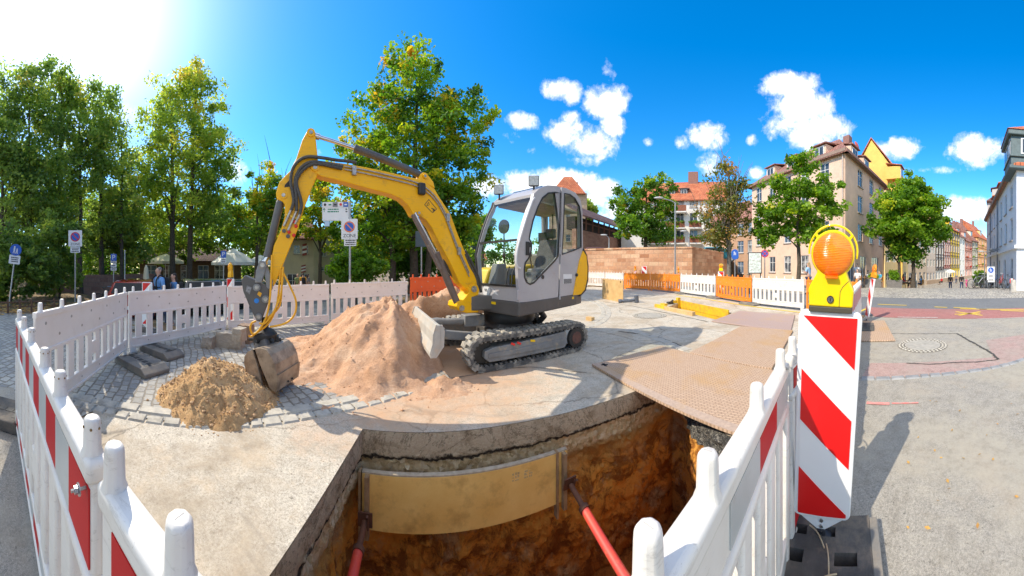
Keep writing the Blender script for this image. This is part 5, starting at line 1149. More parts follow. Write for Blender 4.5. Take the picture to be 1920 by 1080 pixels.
for i, L in enumerate(hy): mb = MB(); mb.tube(smoothline([A3(x, y, .13 - .02 * (i % 2)) for x, y in L], 6), .0125, 10); mb.build('grab_hose', MHY, ex, smooth=60)
# linkage, coupler, rotator, clamshell
mb = MB()
for s in (-1, 1):
    mb.prism(SDL([(487, 489), (498, 490), (500, 500), (490, 530), (478, 530), (480, 508)], .1), FXZ, s * .1 - .012, s * .1 + .012); mb.prism(SDL([(493, 492), (499, 494), (512, 528), (510, 545), (500, 540)], .1), FXZ, s * .085 - .01, s * .085 + .01)
mb.build('link', MDG2, ex, bevel=.006)
coupler = armprism('coupler', [(452, 525), (459, 516), (480, 526), (505, 540), (504, 565), (492, 597), (487, 604), (481, 602), (469, 578), (456, 547)], .095, MDG, bevel=.012)
mb = MB()
for (x, y, r) in ((481.5, 539, .045), (498, 561, .045), (485, 594, .04), (492, 497, .05)): p = A3(x, y, .1); mb.tube([(p.x, .09, p.z), (p.x, .118, p.z)], r, 18)
mb.build_each('pin_boss', MDG2, coupler, smooth=40)
mb = MB()
for (x, y, r) in ((481.5, 539, .025), (498, 561, .025), (485, 594, .022), (492, 497, .028)): p = A3(x, y, .12); mb.tube([(p.x, .11, p.z), (p.x, .128, p.z)], r, 16)
mb.build_each('pin', MPIN, coupler, smooth=40)
mb = MB(); p = A3(481, 564, .096); mb.tube([(p.x, .09, p.z), (p.x, .099, p.z)], .03, 18); mb.build('blue_sticker', M('sticker_blue', (.02, .2, .6), (.02, .17, .5), 9), coupler)
mb = MB(); mb.prism(SDL([(485, 546), (491, 550), (488, 557), (482.5, 552)], .096), FXZ, .09, .099); mb.build('orange_sticker', M('sticker_orange', (.8, .4, .02), (.7, .34, .02), 9), coupler)
mb = MB(); mb.prism(SDL([(463, 535), (472, 539), (468, 552), (461, 546)], .096), FXZ, .09, .099); mb.build('worn_plate', M('worn_label', (.3, .3, .31), (.14, .14, .14), 40), coupler)
rc = A3(497, 632, 0); mb = MB(); X_ = Matrix.Translation(rc)
mb.tube([rc + Vector((0, 0, .24)), rc + Vector((0, 0, .1))], .045, 12); mb.lathe([(.13, -.12), (.15, -.06), (.15, .05), (.1, .1), (.05, .12)], 20, X_); mb.box(rc.x - .17, rc.x + .1, -.06, .06, rc.z - .06, rc.z + .02)
for k in range(6): a = k * 1.05; mb.tube([rc + Vector((.13 * cos(a), .13 * sin(a), -.03)), rc + Vector((.2 * cos(a), .2 * sin(a), -.03 + .02 * (k % 3)))], .022, 8)
mb.build('rotator', MBLK, ex, smooth=35)
bdir = Vector((.966, .256, 0)).normalized(); adir = Vector((-bdir.y, bdir.x, 0))
gc = Pt(499, 3.42, 0); TL = R(24); ZP = .5
def gl_(b, a, z):
    """clamshell space: b across the jaws, a along the hinge, z up; the grab hangs tilted"""
    e = ZP - z; p = gc + bdir * (b * cos(TL) + e * sin(TL)) + adir * a; p.z = ZP + .01 - (e * cos(TL) - b * sin(TL)); return W2L @ p
def shell(name, sgn):
    P = [(sgn * b, z) for b, z in ((.02, .50), (.10, .49), (.17, .45), (.205, .38), (.215, .27), (.195, .16), (.15, .06), (.10, .0))]
    hw = .24; mb = MB(); th = .02; n = len(P)
    for i in range(n - 1):
        (b0, z0), (b1, z1) = P[i], P[i + 1]
        mb.hexa([gl_(b0, -hw, z0), gl_(b1, -hw, z1), gl_(b1, hw, z1), gl_(b0, hw, z0)], [gl_(b0 - sgn * th, -hw, z0 - .008), gl_(b1 - sgn * th, -hw, z1), gl_(b1 - sgn * th, hw, z1), gl_(b0 - sgn * th, hw, z0 - .008)])
    side = P + [(sgn * .05, .05), (sgn * .02, .33)]
    for s in (-1, 1): mb.prism(side, lambda u, v, w_: gl_(u, w_, v), s * hw - .012, s * hw + .012)
    o = mb.build(name, MBUCK, ex, smooth=40, bevel=.004)
    mb = MB(); (b0, z0), (b1, z1) = P[-3], P[-1]; q = [gl_(b0 + sgn * .004, -hw - .006, z0), gl_(b1 + sgn * .004, -hw - .006, z1), gl_(b1 + sgn * .004, hw + .006, z1), gl_(b0 + sgn * .004, hw + .006, z0)]
    q2 = [gl_(b0 + sgn * .02, -hw - .006, z0), gl_(b1 + sgn * .02, -hw - .006, z1), gl_(b1 + sgn * .02, hw + .006, z1), gl_(b0 + sgn * .02, hw + .006, z0)]; mb.hexa(q, q2); mb.build('cutting_edge', MBUCK, o)
    if sgn > 0:
        mb = MB()
        for a in (-.02, .07): mb.ball(gl_(.145, a, .03), .012, .012, .012, 8, 6)
        mb.build('bolt_hole', M('hole_black', (.02, .02, .02)), o)
    return o
shell('clamshell', 1); shell('clamshell', -1)
mb = MB(); mb.hexa([gl_(-.12, -.15, .46), gl_(.12, -.15, .46), gl_(.12, .15, .46), gl_(-.12, .15, .46)], [gl_(-.08, -.1, .57), gl_(.08, -.1, .57), gl_(.08, .1, .57), gl_(-.08, .1, .57)]); mb.build('grab_head', MDG, ex, bevel=.02)
# ================================================================== vegetation
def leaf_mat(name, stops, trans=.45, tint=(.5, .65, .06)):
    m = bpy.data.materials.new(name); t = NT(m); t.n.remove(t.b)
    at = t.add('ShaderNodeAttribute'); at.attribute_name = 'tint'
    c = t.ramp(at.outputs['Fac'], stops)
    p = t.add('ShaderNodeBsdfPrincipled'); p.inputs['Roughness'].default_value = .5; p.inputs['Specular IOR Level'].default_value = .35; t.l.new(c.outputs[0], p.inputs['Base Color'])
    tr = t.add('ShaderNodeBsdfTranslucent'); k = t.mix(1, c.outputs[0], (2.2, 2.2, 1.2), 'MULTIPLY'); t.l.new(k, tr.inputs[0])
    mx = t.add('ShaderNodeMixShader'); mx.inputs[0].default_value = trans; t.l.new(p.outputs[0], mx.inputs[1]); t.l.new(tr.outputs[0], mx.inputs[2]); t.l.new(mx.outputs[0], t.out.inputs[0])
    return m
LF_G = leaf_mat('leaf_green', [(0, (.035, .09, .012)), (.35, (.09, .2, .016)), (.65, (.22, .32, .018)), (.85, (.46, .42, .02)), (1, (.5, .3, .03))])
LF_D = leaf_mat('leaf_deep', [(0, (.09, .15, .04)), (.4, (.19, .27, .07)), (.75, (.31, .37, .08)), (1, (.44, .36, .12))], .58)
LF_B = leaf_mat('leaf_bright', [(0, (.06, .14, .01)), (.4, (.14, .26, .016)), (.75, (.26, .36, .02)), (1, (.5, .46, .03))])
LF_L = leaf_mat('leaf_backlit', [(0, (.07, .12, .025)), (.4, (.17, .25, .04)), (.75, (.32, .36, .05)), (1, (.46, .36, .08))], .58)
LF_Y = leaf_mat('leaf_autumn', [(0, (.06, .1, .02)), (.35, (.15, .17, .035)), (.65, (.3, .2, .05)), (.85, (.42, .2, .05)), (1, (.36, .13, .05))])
MTRK = M('bark', (.11, .085, .06), (.055, .042, .03), 9, .95, bump=.8, bscale=26, bdist=.03)
MTRKP = M('pale_bark', (.24, .2, .15), (.13, .11, .085), 9, .95, bump=.7, bscale=26, bdist=.03)
def leaves(o_name, cl, mat, per, size, rs, parent, org, tint_f, flat=.35, wide=.62):
    """cl: list of (centre, radius, tint): leaf sized faces scattered through each clump"""
    n = len(cl) * per; C_ = np.repeat(np.array([tuple(c[0] - org) for c in cl]), per, 0); Rr = np.repeat(np.array([c[1] for c in cl]), per)
    Tt = np.repeat(np.array([c[2] for c in cl]), per); q = rs.normal(size=(n, 3)); q /= np.linalg.norm(q, axis=1)[:, None]
    rad = rs.random(n) ** .55; P = C_ + q * (Rr * rad)[:, None] * np.array([1, 1, .72])
    a = rs.normal(size=(n, 3)); a[:, 2] *= .7; a /= np.linalg.norm(a, axis=1)[:, None]
    u = rs.normal(size=(n, 3)) * .8 + np.array([0, 0, .7]) + q * .5; b = np.cross(a, u); b /= np.linalg.norm(b, axis=1)[:, None] + 1e-9
    s = size * (.65 + .7 * rs.random(n)); A = a * s[:, None] * .62; B = b * s[:, None] * .62 * wide
    V = np.empty((n, 4, 3)); V[:, 0] = P - A; V[:, 1] = P + B - A * .1; V[:, 2] = P + A; V[:, 3] = P - B - A * .1
    me = bpy.data.meshes.new(o_name); me.vertices.add(4 * n); me.vertices.foreach_set('co', V.reshape(-1)); me.loops.add(4 * n); me.loops.foreach_set('vertex_index', np.arange(4 * n)); me.polygons.add(n)
    me.polygons.foreach_set('loop_start', np.arange(n) * 4); me.update(calc_edges=True)
    at = me.attributes.new('tint', 'FLOAT', 'FACE'); at.data.foreach_set('value', np.clip(Tt + rs.normal(size=n) * .09, 0, 1).astype(np.float32))
    me.materials.append(mat); o = bpy.data.objects.new(o_name, me); COL.objects.link(o); o.parent = parent; return o
DENS = 1.5
def tree(label, px, d, blobs, mat, nclump=110, per=70, size=.2, cr=(.5, 1.0), trunks=None, tm=None, seed=1, tint=.4, tvar=.2, name='tree', limbs=14, shellk=.45, base_z=None, depth=1.0, group=None, brown=0, ytr=None, bare=0):
    rs = np.random.RandomState(seed); r = random.Random(seed)
    p = Pt(px, d); p.z = gz(p.x, p.y) if base_z is None else base_z
    t = thing(name, label, 'tree' if name == 'tree' else 'bush', p, 0, group); cl = []; tot = sum(b[2] * b[3] for b in blobs)
    k = d / F; a = az(px); rt = Vector((cos(a), -sin(a), 0)); aw = Vector((sin(a), cos(a), 0))
    for b in blobs:
        bx, by, brx, bry = b[:4]; n = max(3, int(nclump * DENS * brx * bry / tot)); tb = b[4] if len(b) > 4 else 0
        for i in range(n):
            v = Vector((r.gauss(0, 1), r.gauss(0, 1), r.gauss(0, 1))).normalized() * (r.random() ** shellk)
            c = p + rt * ((bx - px) * k + v.x * brx * k) + aw * (v.y * brx * k * depth); c.z = zat(by, d) + v.z * bry * k
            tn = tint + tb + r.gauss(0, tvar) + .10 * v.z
            if r.random() < brown: tn = .98
            cl.append((c, r.uniform(*cr) * (1.15 - .4 * v.length), tn))
    leaves('crown', cl, mat, per, size * 1.12, rs, t, p, tint)
    mb = MB(); tm = tm or MTRK
    for (tx, tr_, lean, top) in (trunks or [(px, .22, 0, None)]):
        b0 = rt * ((tx - px) * k) + Vector((0, 0, -.15)); zt = (zat(top, d) if top else max(c[0].z for c in cl) - 1.0) - p.z
        pts = []; m = 9
        for i in range(m + 1): f = i / m; pts.append(b0 + Vector((0, 0, .15 + (zt) * f - .15 * (1 - f))) + rt * (lean * f * f + .12 * fbm((f * 3, tx, seed))) + aw * .15 * fbm((tx, f * 3, seed)))
        rad = [tr_ * (1.35 if i == 0 else 1.0) * (1 - .8 * i / m) for i in range(m + 1)]; mb.tube(pts, rad, 10)
        for j in range(limbs):
            i = r.randint(3, m - 1); q0 = pts[i]; near = sorted(cl, key=lambda c: (c[0] - p - q0).length + r.uniform(0, 3))[:max(4, len(cl) // 5)]; q1 = r.choice(near)[0] - p
            if q1.z < q0.z - .6: continue
            mid = q0.lerp(q1, .5) + Vector((0, 0, .25)); rr_ = rad[i] * .55; mb.tube(smoothline([q0, mid, q1], 3), [rr_ * (1 - .14 * e) for e in range(7)], 6)
    for j in range(bare):
        c = r.choice(cl)[0] - p; e = c + rt * r.uniform(-.8, .8) + Vector((0, 0, r.uniform(.8, 2.2))); mb.tube(smoothline([c, c.lerp(e, .5) + rt * r.uniform(-.2, .2), e], 3), [.03 * (1 - .14 * z) for z in range(7)], 4)
    mb.build('trunk', tm, t, smooth=60); return t
gL = 'park trees on the left'
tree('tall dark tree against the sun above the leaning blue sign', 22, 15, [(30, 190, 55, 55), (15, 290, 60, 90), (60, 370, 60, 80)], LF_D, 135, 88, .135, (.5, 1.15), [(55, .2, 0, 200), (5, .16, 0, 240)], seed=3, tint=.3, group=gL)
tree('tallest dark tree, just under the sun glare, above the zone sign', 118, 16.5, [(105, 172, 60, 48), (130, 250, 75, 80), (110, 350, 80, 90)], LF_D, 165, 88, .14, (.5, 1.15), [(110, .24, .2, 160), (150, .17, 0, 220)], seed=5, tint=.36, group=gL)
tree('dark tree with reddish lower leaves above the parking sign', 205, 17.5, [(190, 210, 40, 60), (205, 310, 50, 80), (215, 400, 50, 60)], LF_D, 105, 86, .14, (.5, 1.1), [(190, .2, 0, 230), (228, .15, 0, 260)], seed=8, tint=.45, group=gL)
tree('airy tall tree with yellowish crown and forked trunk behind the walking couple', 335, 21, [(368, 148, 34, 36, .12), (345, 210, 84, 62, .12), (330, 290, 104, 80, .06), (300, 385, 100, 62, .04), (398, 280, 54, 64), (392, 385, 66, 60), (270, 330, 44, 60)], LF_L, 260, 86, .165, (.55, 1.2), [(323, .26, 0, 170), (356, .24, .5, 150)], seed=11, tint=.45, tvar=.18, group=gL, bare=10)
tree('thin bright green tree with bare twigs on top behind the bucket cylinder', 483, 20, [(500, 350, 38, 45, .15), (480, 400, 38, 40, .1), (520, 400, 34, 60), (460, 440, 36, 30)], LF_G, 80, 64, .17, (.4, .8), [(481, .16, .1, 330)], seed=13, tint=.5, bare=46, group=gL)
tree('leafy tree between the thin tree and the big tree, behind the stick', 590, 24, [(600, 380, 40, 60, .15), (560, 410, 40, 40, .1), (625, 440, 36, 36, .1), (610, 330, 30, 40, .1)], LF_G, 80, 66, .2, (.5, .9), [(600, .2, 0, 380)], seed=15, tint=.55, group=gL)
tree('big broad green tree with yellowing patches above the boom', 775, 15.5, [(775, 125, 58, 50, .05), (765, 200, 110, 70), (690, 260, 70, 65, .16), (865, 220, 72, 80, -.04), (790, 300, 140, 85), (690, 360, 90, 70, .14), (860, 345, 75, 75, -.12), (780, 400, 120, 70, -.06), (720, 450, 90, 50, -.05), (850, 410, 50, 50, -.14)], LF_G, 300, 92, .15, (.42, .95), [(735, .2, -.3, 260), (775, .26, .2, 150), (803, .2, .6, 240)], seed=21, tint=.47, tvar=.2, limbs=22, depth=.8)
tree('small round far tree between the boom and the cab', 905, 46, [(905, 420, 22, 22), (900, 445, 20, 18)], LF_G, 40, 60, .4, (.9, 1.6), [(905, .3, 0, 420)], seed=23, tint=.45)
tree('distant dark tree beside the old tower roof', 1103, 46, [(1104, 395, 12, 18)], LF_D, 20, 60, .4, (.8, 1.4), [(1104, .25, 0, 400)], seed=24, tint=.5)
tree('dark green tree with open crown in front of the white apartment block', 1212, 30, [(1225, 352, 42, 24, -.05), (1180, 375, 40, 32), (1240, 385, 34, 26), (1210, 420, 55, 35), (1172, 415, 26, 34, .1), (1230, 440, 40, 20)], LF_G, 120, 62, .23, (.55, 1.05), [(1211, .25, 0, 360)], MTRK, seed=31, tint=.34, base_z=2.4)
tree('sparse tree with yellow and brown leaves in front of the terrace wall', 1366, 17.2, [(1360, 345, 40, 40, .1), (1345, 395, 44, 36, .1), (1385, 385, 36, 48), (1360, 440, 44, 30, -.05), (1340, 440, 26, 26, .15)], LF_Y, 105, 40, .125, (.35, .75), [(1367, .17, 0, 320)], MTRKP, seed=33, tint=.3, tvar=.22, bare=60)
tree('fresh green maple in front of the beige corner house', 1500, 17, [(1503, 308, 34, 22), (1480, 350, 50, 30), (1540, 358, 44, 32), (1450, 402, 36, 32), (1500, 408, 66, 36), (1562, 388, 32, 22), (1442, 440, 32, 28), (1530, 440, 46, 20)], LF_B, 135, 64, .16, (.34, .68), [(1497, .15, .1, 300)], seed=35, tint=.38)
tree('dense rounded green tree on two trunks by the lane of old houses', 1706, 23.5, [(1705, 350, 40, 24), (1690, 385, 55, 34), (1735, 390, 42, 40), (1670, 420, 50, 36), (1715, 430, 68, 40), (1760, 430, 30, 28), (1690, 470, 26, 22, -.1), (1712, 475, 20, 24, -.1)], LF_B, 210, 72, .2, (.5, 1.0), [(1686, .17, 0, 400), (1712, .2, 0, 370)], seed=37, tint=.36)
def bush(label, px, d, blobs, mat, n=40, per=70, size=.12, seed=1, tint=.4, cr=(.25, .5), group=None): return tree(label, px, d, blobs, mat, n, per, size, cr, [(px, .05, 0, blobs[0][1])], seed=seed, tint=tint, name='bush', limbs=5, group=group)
gU = 'undergrowth below the park trees'
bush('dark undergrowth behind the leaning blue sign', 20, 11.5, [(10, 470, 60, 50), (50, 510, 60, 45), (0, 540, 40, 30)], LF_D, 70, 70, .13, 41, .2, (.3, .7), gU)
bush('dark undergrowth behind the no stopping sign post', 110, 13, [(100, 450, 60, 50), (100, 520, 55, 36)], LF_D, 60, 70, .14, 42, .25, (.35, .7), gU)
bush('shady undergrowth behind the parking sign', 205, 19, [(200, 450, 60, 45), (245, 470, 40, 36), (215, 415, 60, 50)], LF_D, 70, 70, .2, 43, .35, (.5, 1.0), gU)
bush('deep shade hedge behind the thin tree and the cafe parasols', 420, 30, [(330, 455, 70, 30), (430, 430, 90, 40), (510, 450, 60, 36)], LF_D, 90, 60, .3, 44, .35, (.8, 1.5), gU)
bush('bright green bush under the big tree beside the zone sign', 668, 11.2, [(665, 500, 46, 28), (640, 505, 26, 26), (700, 505, 28, 24)], LF_B, 60, 90, .1, 45, .2, (.22, .45))
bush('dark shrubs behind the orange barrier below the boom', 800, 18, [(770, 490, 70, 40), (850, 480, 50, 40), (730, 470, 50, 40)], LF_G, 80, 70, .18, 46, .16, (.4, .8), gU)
# ================================================================== buildings
def wallmat(name, c, k=.88, sc=1.3, gr=None): return M(name, c, tuple(v * k for v in c), sc, .9, bump=.25, bscale=30, grime=gr or tuple(v * .72 for v in c), gsc=.9, glo=.52, ghi=.8)
def tile_mat(name, cols, bw=.3, bh=.28):
    m = bpy.data.materials.new(name); t = NT(m); mp = t.add('ShaderNodeMapping'); t.l.new(t.tc.outputs['UV'], mp.inputs[0])
    br = t.add('ShaderNodeTexBrick'); t.l.new(mp.outputs[0], br.inputs['Vector']); br.inputs['Scale'].default_value = 1; br.inputs['Brick Width'].default_value = bw; br.inputs['Row Height'].default_value = bh; br.inputs['Mortar Size'].default_value = .03; br.inputs['Mortar Smooth'].default_value = .6
    br.inputs['Color1'].default_value = (0, 0, 0, 1); br.inputs['Color2'].default_value = (1, 1, 1, 1); br.inputs['Mortar'].default_value = (.5, .5, .5, 1)
    c = t.ramp(br.outputs['Color'], [(i / (len(cols) - 1), k) for i, k in enumerate(cols)]); c2 = t.mix(t.math('MULTIPLY', br.outputs['Fac'], .75), c.outputs[0], tuple(v * .3 for v in cols[0]))
    n = t.noise(.7, 6, .7); g = t.ramp(n.outputs['Fac'], [(.35, (.7, .68, .66)), (.7, (1.1, 1.08, 1.05))]); c2 = t.mix(1, c2, g.outputs[0], 'MULTIPLY')
    t.l.new(c2, t.b.inputs['Base Color']); t.b.inputs['Roughness'].default_value = .8; t.bump(t.math('MULTIPLY', br.outputs['Fac'], -1.0), .9, .04); return m
RF_OR = tile_mat('orange_tile', [(.46, .12, .05), (.58, .17, .07), (.62, .22, .1)]); RF_BR = tile_mat('brown_tile', [(.26, .11, .08), (.36, .16, .12), (.42, .21, .16)]); RF_DK = tile_mat('dark_tile', [(.13, .07, .06), (.19, .1, .09), (.22, .13, .11)])
def uvquad(o):
    """metric UVs per face: u along the level direction, v up the slope"""
    me = o.data; uv = me.uv_layers.new(name='uv')
    for p in me.polygons:
        n = p.normal; u = Vector((-n.y, n.x, 0)); u = u.normalized() if u.length > 1e-4 else Vector((1, 0, 0)); v = n.cross(u)
        for li in p.loop_indices: c = me.vertices[me.loops[li].vertex_index].co; uv.data[li].uv = (c.dot(u), c.dot(v))
    return o
def stone_mat(name, cols, bw, bh, mc, mort=.012):
    m = bpy.data.materials.new(name); t = NT(m)
    br = t.add('ShaderNodeTexBrick'); t.l.new(t.tc.outputs['UV'], br.inputs['Vector']); br.inputs['Scale'].default_value = 1; br.inputs['Brick Width'].default_value = bw; br.inputs['Row Height'].default_value = bh; br.inputs['Mortar Size'].default_value = mort; br.inputs['Mortar Smooth'].default_value = .3
    br.inputs['Color1'].default_value = (0, 0, 0, 1); br.inputs['Color2'].default_value = (1, 1, 1, 1); br.inputs['Mortar'].default_value = (.5, .5, .5, 1)
    c = t.ramp(br.outputs['Color'], [(i / (len(cols) - 1), k) for i, k in enumerate(cols)]); n = t.noise(7, 6, .75); c1 = t.mix(.55, c.outputs[0], n.outputs['Fac'], 'OVERLAY')
    n2 = t.noise(.45, 7, .7); k2 = t.ramp(n2.outputs['Fac'], [(.45, (0, 0, 0)), (.66, (1, 1, 1))]); c1 = t.mix(t.math('MULTIPLY', k2.outputs[0], .45), c1, tuple(v * .5 for v in cols[0]))
    c2 = t.mix(br.outputs['Fac'], c1, mc); t.l.new(c2, t.b.inputs['Base Color']); t.b.inputs['Roughness'].default_value = .9; t.bump(t.math('MULTIPLY_ADD', br.outputs['Fac'], -1.0, n.outputs['Fac']), .6, .03); return m
ST_PINK = stone_mat('sandstone', [(.45, .2, .1), (.68, .36, .2), (.78, .5, .31), (.58, .29, .16), (.74, .45, .28)], .72, .3, (.45, .28, .19)); ST_BRK = stone_mat('city_wall_stone', [(.3, .15, .1), (.4, .22, .15), (.34, .18, .12)], .6, .25, (.24, .16, .12)); ST_TOW = stone_mat('tower_stone', [(.42, .3, .2), (.52, .39, .27), (.46, .33, .23)], .6, .3, (.3, .22, .16))
MFR = M('window_white', (.72, .72, .7), (.64, .64, .62), 5, .5); MPANE = M('window_pane', (.035, .045, .055), (.06, .075, .09), 1.2, .08, spec=.5); MSILL = M('sill_stone', (.42, .37, .31), (.34, .3, .26), 6, .85); MWOOD = M('dark_timber', (.14, .055, .03), (.09, .035, .02), 8, .8)
MPANE2 = M('pane_curtain', (.3, .3, .29), (.06, .07, .08), 1.6, .1, spec=.5, lo=.45, hi=.55); MPANE3 = M('pane_blue', (.05, .08, .12), (.16, .22, .3), .9, .06, spec=.6); WRND = random.Random(12)
class Bld:
    def __init__(s, name, label, A, cat='building', group=None):
        s.o = Vector((*A[:2], 0)); s.t = thing(name, label, cat, s.o, 0, group)
    def face(s, A, B, z0, z1, wins, mat, depth=.16, name='wall', frame=MFR, sill=True, top=None, bars=(1, 1), door=()):
        A, B = Vector((*A[:2], 0)), Vector((*B[:2], 0)); L = (B - A).length; d = (B - A) / L; n = Vector((d.y, -d.x, 0))
        if n.dot(-(A + B) / 2) < 0: n = -n
        O = A - s.o; fn = lambda u, v, w_: O + d * u + n * w_ + Vector((0, 0, v))
        outer = [(0, z0), (L, z0), (L, z1)] + ([(p[0] * L, p[1]) for p in top] if top else []) + [(0, z1)]
        wins = [w_ for w_ in wins if w_[0] > .02 and w_[1] < L - .02]
        mb = MB(); plate_holes(mb, outer, [[(a, c), (b, c), (b, e), (a, e)] for a, b, c, e in [w_[:4] for w_ in wins]], fn, -depth, 0); o = mb.build(name, mat, s.t, weld=True); uvquad(o)
        for w_ in wins:
            a, b, c, e = w_[:4]; f = .06 if (b - a) > .7 else .04; mb = MB()
            plate_holes(mb, [(a, c), (b, c), (b, e), (a, e)], [[(a + f, c + f), (b - f, c + f), (b - f, e - f), (a + f, e - f)]], fn, -depth * .75, -depth * .35)
            nb, nh = (w_[4] if len(w_) > 4 else bars)
            for k in range(nb): x = a + (b - a) * (k + 1) / (nb + 1); mb.hexa([fn(x - .025, c + f, -depth * .7), fn(x + .025, c + f, -depth * .7), fn(x + .025, e - f, -depth * .7), fn(x - .025, e - f, -depth * .7)], [fn(x - .025, c + f, -depth * .4), fn(x + .025, c + f, -depth * .4), fn(x + .025, e - f, -depth * .4), fn(x - .025, e - f, -depth * .4)])
            for k in range(nh): z = c + (e - c) * (.62 if nh == 1 else (k + 1) / (nh + 1)); mb.hexa([fn(a + f, z - .02, -depth * .7), fn(b - f, z - .02, -depth * .7), fn(b - f, z + .02, -depth * .7), fn(a + f, z + .02, -depth * .7)], [fn(a + f, z - .02, -depth * .42), fn(b - f, z - .02, -depth * .42), fn(b - f, z + .02, -depth * .42), fn(a + f, z + .02, -depth * .42)])
            fo = mb.build('window', frame, s.t); mb = MB(); mb.quad(fn(a + f * .5, c + f * .5, -depth * .62), fn(b - f * .5, c + f * .5, -depth * .62), fn(b - f * .5, e - f * .5, -depth * .62), fn(a + f * .5, e - f * .5, -depth * .62)); mb.build('pane', WRND.choice((MPANE, MPANE, MPANE2, MPANE3)), fo)
            if sill: mb = MB(); mb.hexa([fn(a - .08, c - .09, -.02), fn(b + .08, c - .09, -.02), fn(b + .08, c - .09, .09), fn(a - .08, c - .09, .09)], [fn(a - .08, c - .0, -.02), fn(b + .08, c - .0, -.02), fn(b + .08, c - .02, .09), fn(a - .08, c - .02, .09)]); mb.build('sill', MSILL, fo)
        return fn, L
    def roof(s, base, ridge, mat, over=.35, th=.12, name='roof'):
        """base: 4 corners a,b,c,d ; ridge: two points (over edge a-b mid .. c-d mid or hipped)"""
        a, b, c, d = [Vector(p) - s.o for p in base]; r0, r1 = [Vector(p) - s.o for p in ridge]; cen = (a + b + c + d) / 4
        def ex(p): q = p - cen; q.z = 0; return p + q.normalized() * over * 1.4 - Vector((0, 0, over * .35))
        a, b, c, d = map(ex, (a, b, c, d)); mb = MB(); dn = Vector((0, 0, -th))
        for f in ((a, b, r1, r0), (c, d, r0, r1), (b, c, r1), (d, a, r0)):
            k = len(f); mb.add(list(f) + [p + dn for p in f], [list(range(k)), list(range(k, 2 * k))[::-1]] + [[i, k + i, k + (i + 1) % k, (i + 1) % k] for i in range(k)])
        o = mb.build(name, mat, s.t); bm = bmesh.new(); bm.from_mesh(o.data); bmesh.ops.recalc_face_normals(bm, faces=bm.faces); bm.to_mesh(o.data); bm.free(); return uvquad(o)
    def box(s, name, A, d, n, u0, u1, w0, w1, z0, z1, mat, parent=None, bevel=0):
        O = Vector((*A[:2], 0)) - s.o; d = Vector(d); n = Vector(n); mb = MB(); P = lambda u, w_, z: O + d * u + n * w_ + Vector((0, 0, z))
        mb.hexa([P(u0, w0, z0), P(u1, w0, z0), P(u1, w1, z0), P(u0, w1, z0)], [P(u0, w0, z1), P(u1, w0, z1), P(u1, w1, z1), P(u0, w1, z1)]); return mb.build(name, mat, parent or s.t, weld=True, bevel=bevel)
    def dormer(s, C, d, n, w_, h, dp, wall, rmat, win=True):
        """C: point on the roof where the dormer's sill centre comes out; d along, n outward"""
        O = Vector(C) - s.o; d, n = Vector(d), Vector(n); P = lambda u, q, z: O + d * u + n * q + Vector((0, 0, z)); mb = MB()
        mb.hexa([P(-w_ / 2, -dp, 0), P(w_ / 2, -dp, 0), P(w_ / 2, 0, 0), P(-w_ / 2, 0, 0)], [P(-w_ / 2, -dp, h), P(w_ / 2, -dp, h), P(w_ / 2, 0, h), P(-w_ / 2, 0, h)]); o = mb.build('dormer', wall, s.t, weld=True)
        mb = MB(); mb.hexa([P(-w_ / 2 - .15, -dp, h + .35), P(w_ / 2 + .15, -dp, h + .35), P(w_ / 2 + .15, .22, h), P(-w_ / 2 - .15, .22, h)], [P(-w_ / 2 - .15, -dp, h + .47), P(w_ / 2 + .15, -dp, h + .47), P(w_ / 2 + .15, .22, h + .1), P(-w_ / 2 - .15, .22, h + .1)]); uvquad(mb.build('dormer_roof', rmat, o, weld=True))
        mb = MB(); q = w_ * .36; mb.hexa([P(-q, .0, .12), P(q, .0, .12), P(q, .0, h - .1), P(-q, .0, h - .1)], [P(-q, .05, .12), P(q, .05, .12), P(q, .05, h - .1), P(-q, .05, h - .1)]); mb.build('dormer_window', MFR, o)
        mb = MB(); 
        for k in (-1, 1): mb.quad(P(k * q * .08, .056, .2), P(k * q * .88, .056, .2), P(k * q * .88, .056, h - .18), P(k * q * .08, .056, h - .18))
        mb.build('dormer_pane', MPANE, o)
        return o
def V2(p): return Vector((p[0], p[1], 0))
# ---- beige corner house
W_BE = wallmat('beige_render', (.72, .5, .36)); W_BE2 = wallmat('ochre_render', (.62, .44, .2))
K = (20.3, 8.4); E1 = (23.7, 20.8); E2 = (30.4, 7.9); dl = (V2(E1) - V2(K)).normalized(); nl = Vector((-dl.y, dl.x, 0)); dr = (V2(E2) - V2(K)).normalized(); nr = Vector((dr.y, -dr.x, 0))
b = Bld('corner_house', 'four storey beige corner house with brown tiled hip roof behind the maple', K)
wl = []
for fl in range(4):
    zb = [.9, 3.7, 6.2, 8.5][fl]
    for k in range(5): u = 1.6 + k * 2.35; wl.append((u, u + 1.0, zb, zb + (1.5 if fl else 1.55)))
b.face(K, E1, -1.5, 10.4, wl, W_BE)
wr = []
for fl in (1, 2, 3):
    zb = [0, 3.7, 6.2, 8.5][fl]
    for k in range(3): u = 2.7 + k * 2.9; wr.append((u, u + 1.15, zb, zb + 1.5))
wr += [(.6, 2.0, -.6, 2.4, (1, 0)), (3.2, 4.7, -.6, 2.4, (1, 0)), (6.2, 8.3, -.6, 2.4, (2, 0))]
b.face(K, E2, -1.5, 10.4, wr, W_BE)
bk = V2(E1) + dr * 10.1
b.face(E2, (bk.x, bk.y), -1.5, 10.4, [], W_BE, name='back_wall')
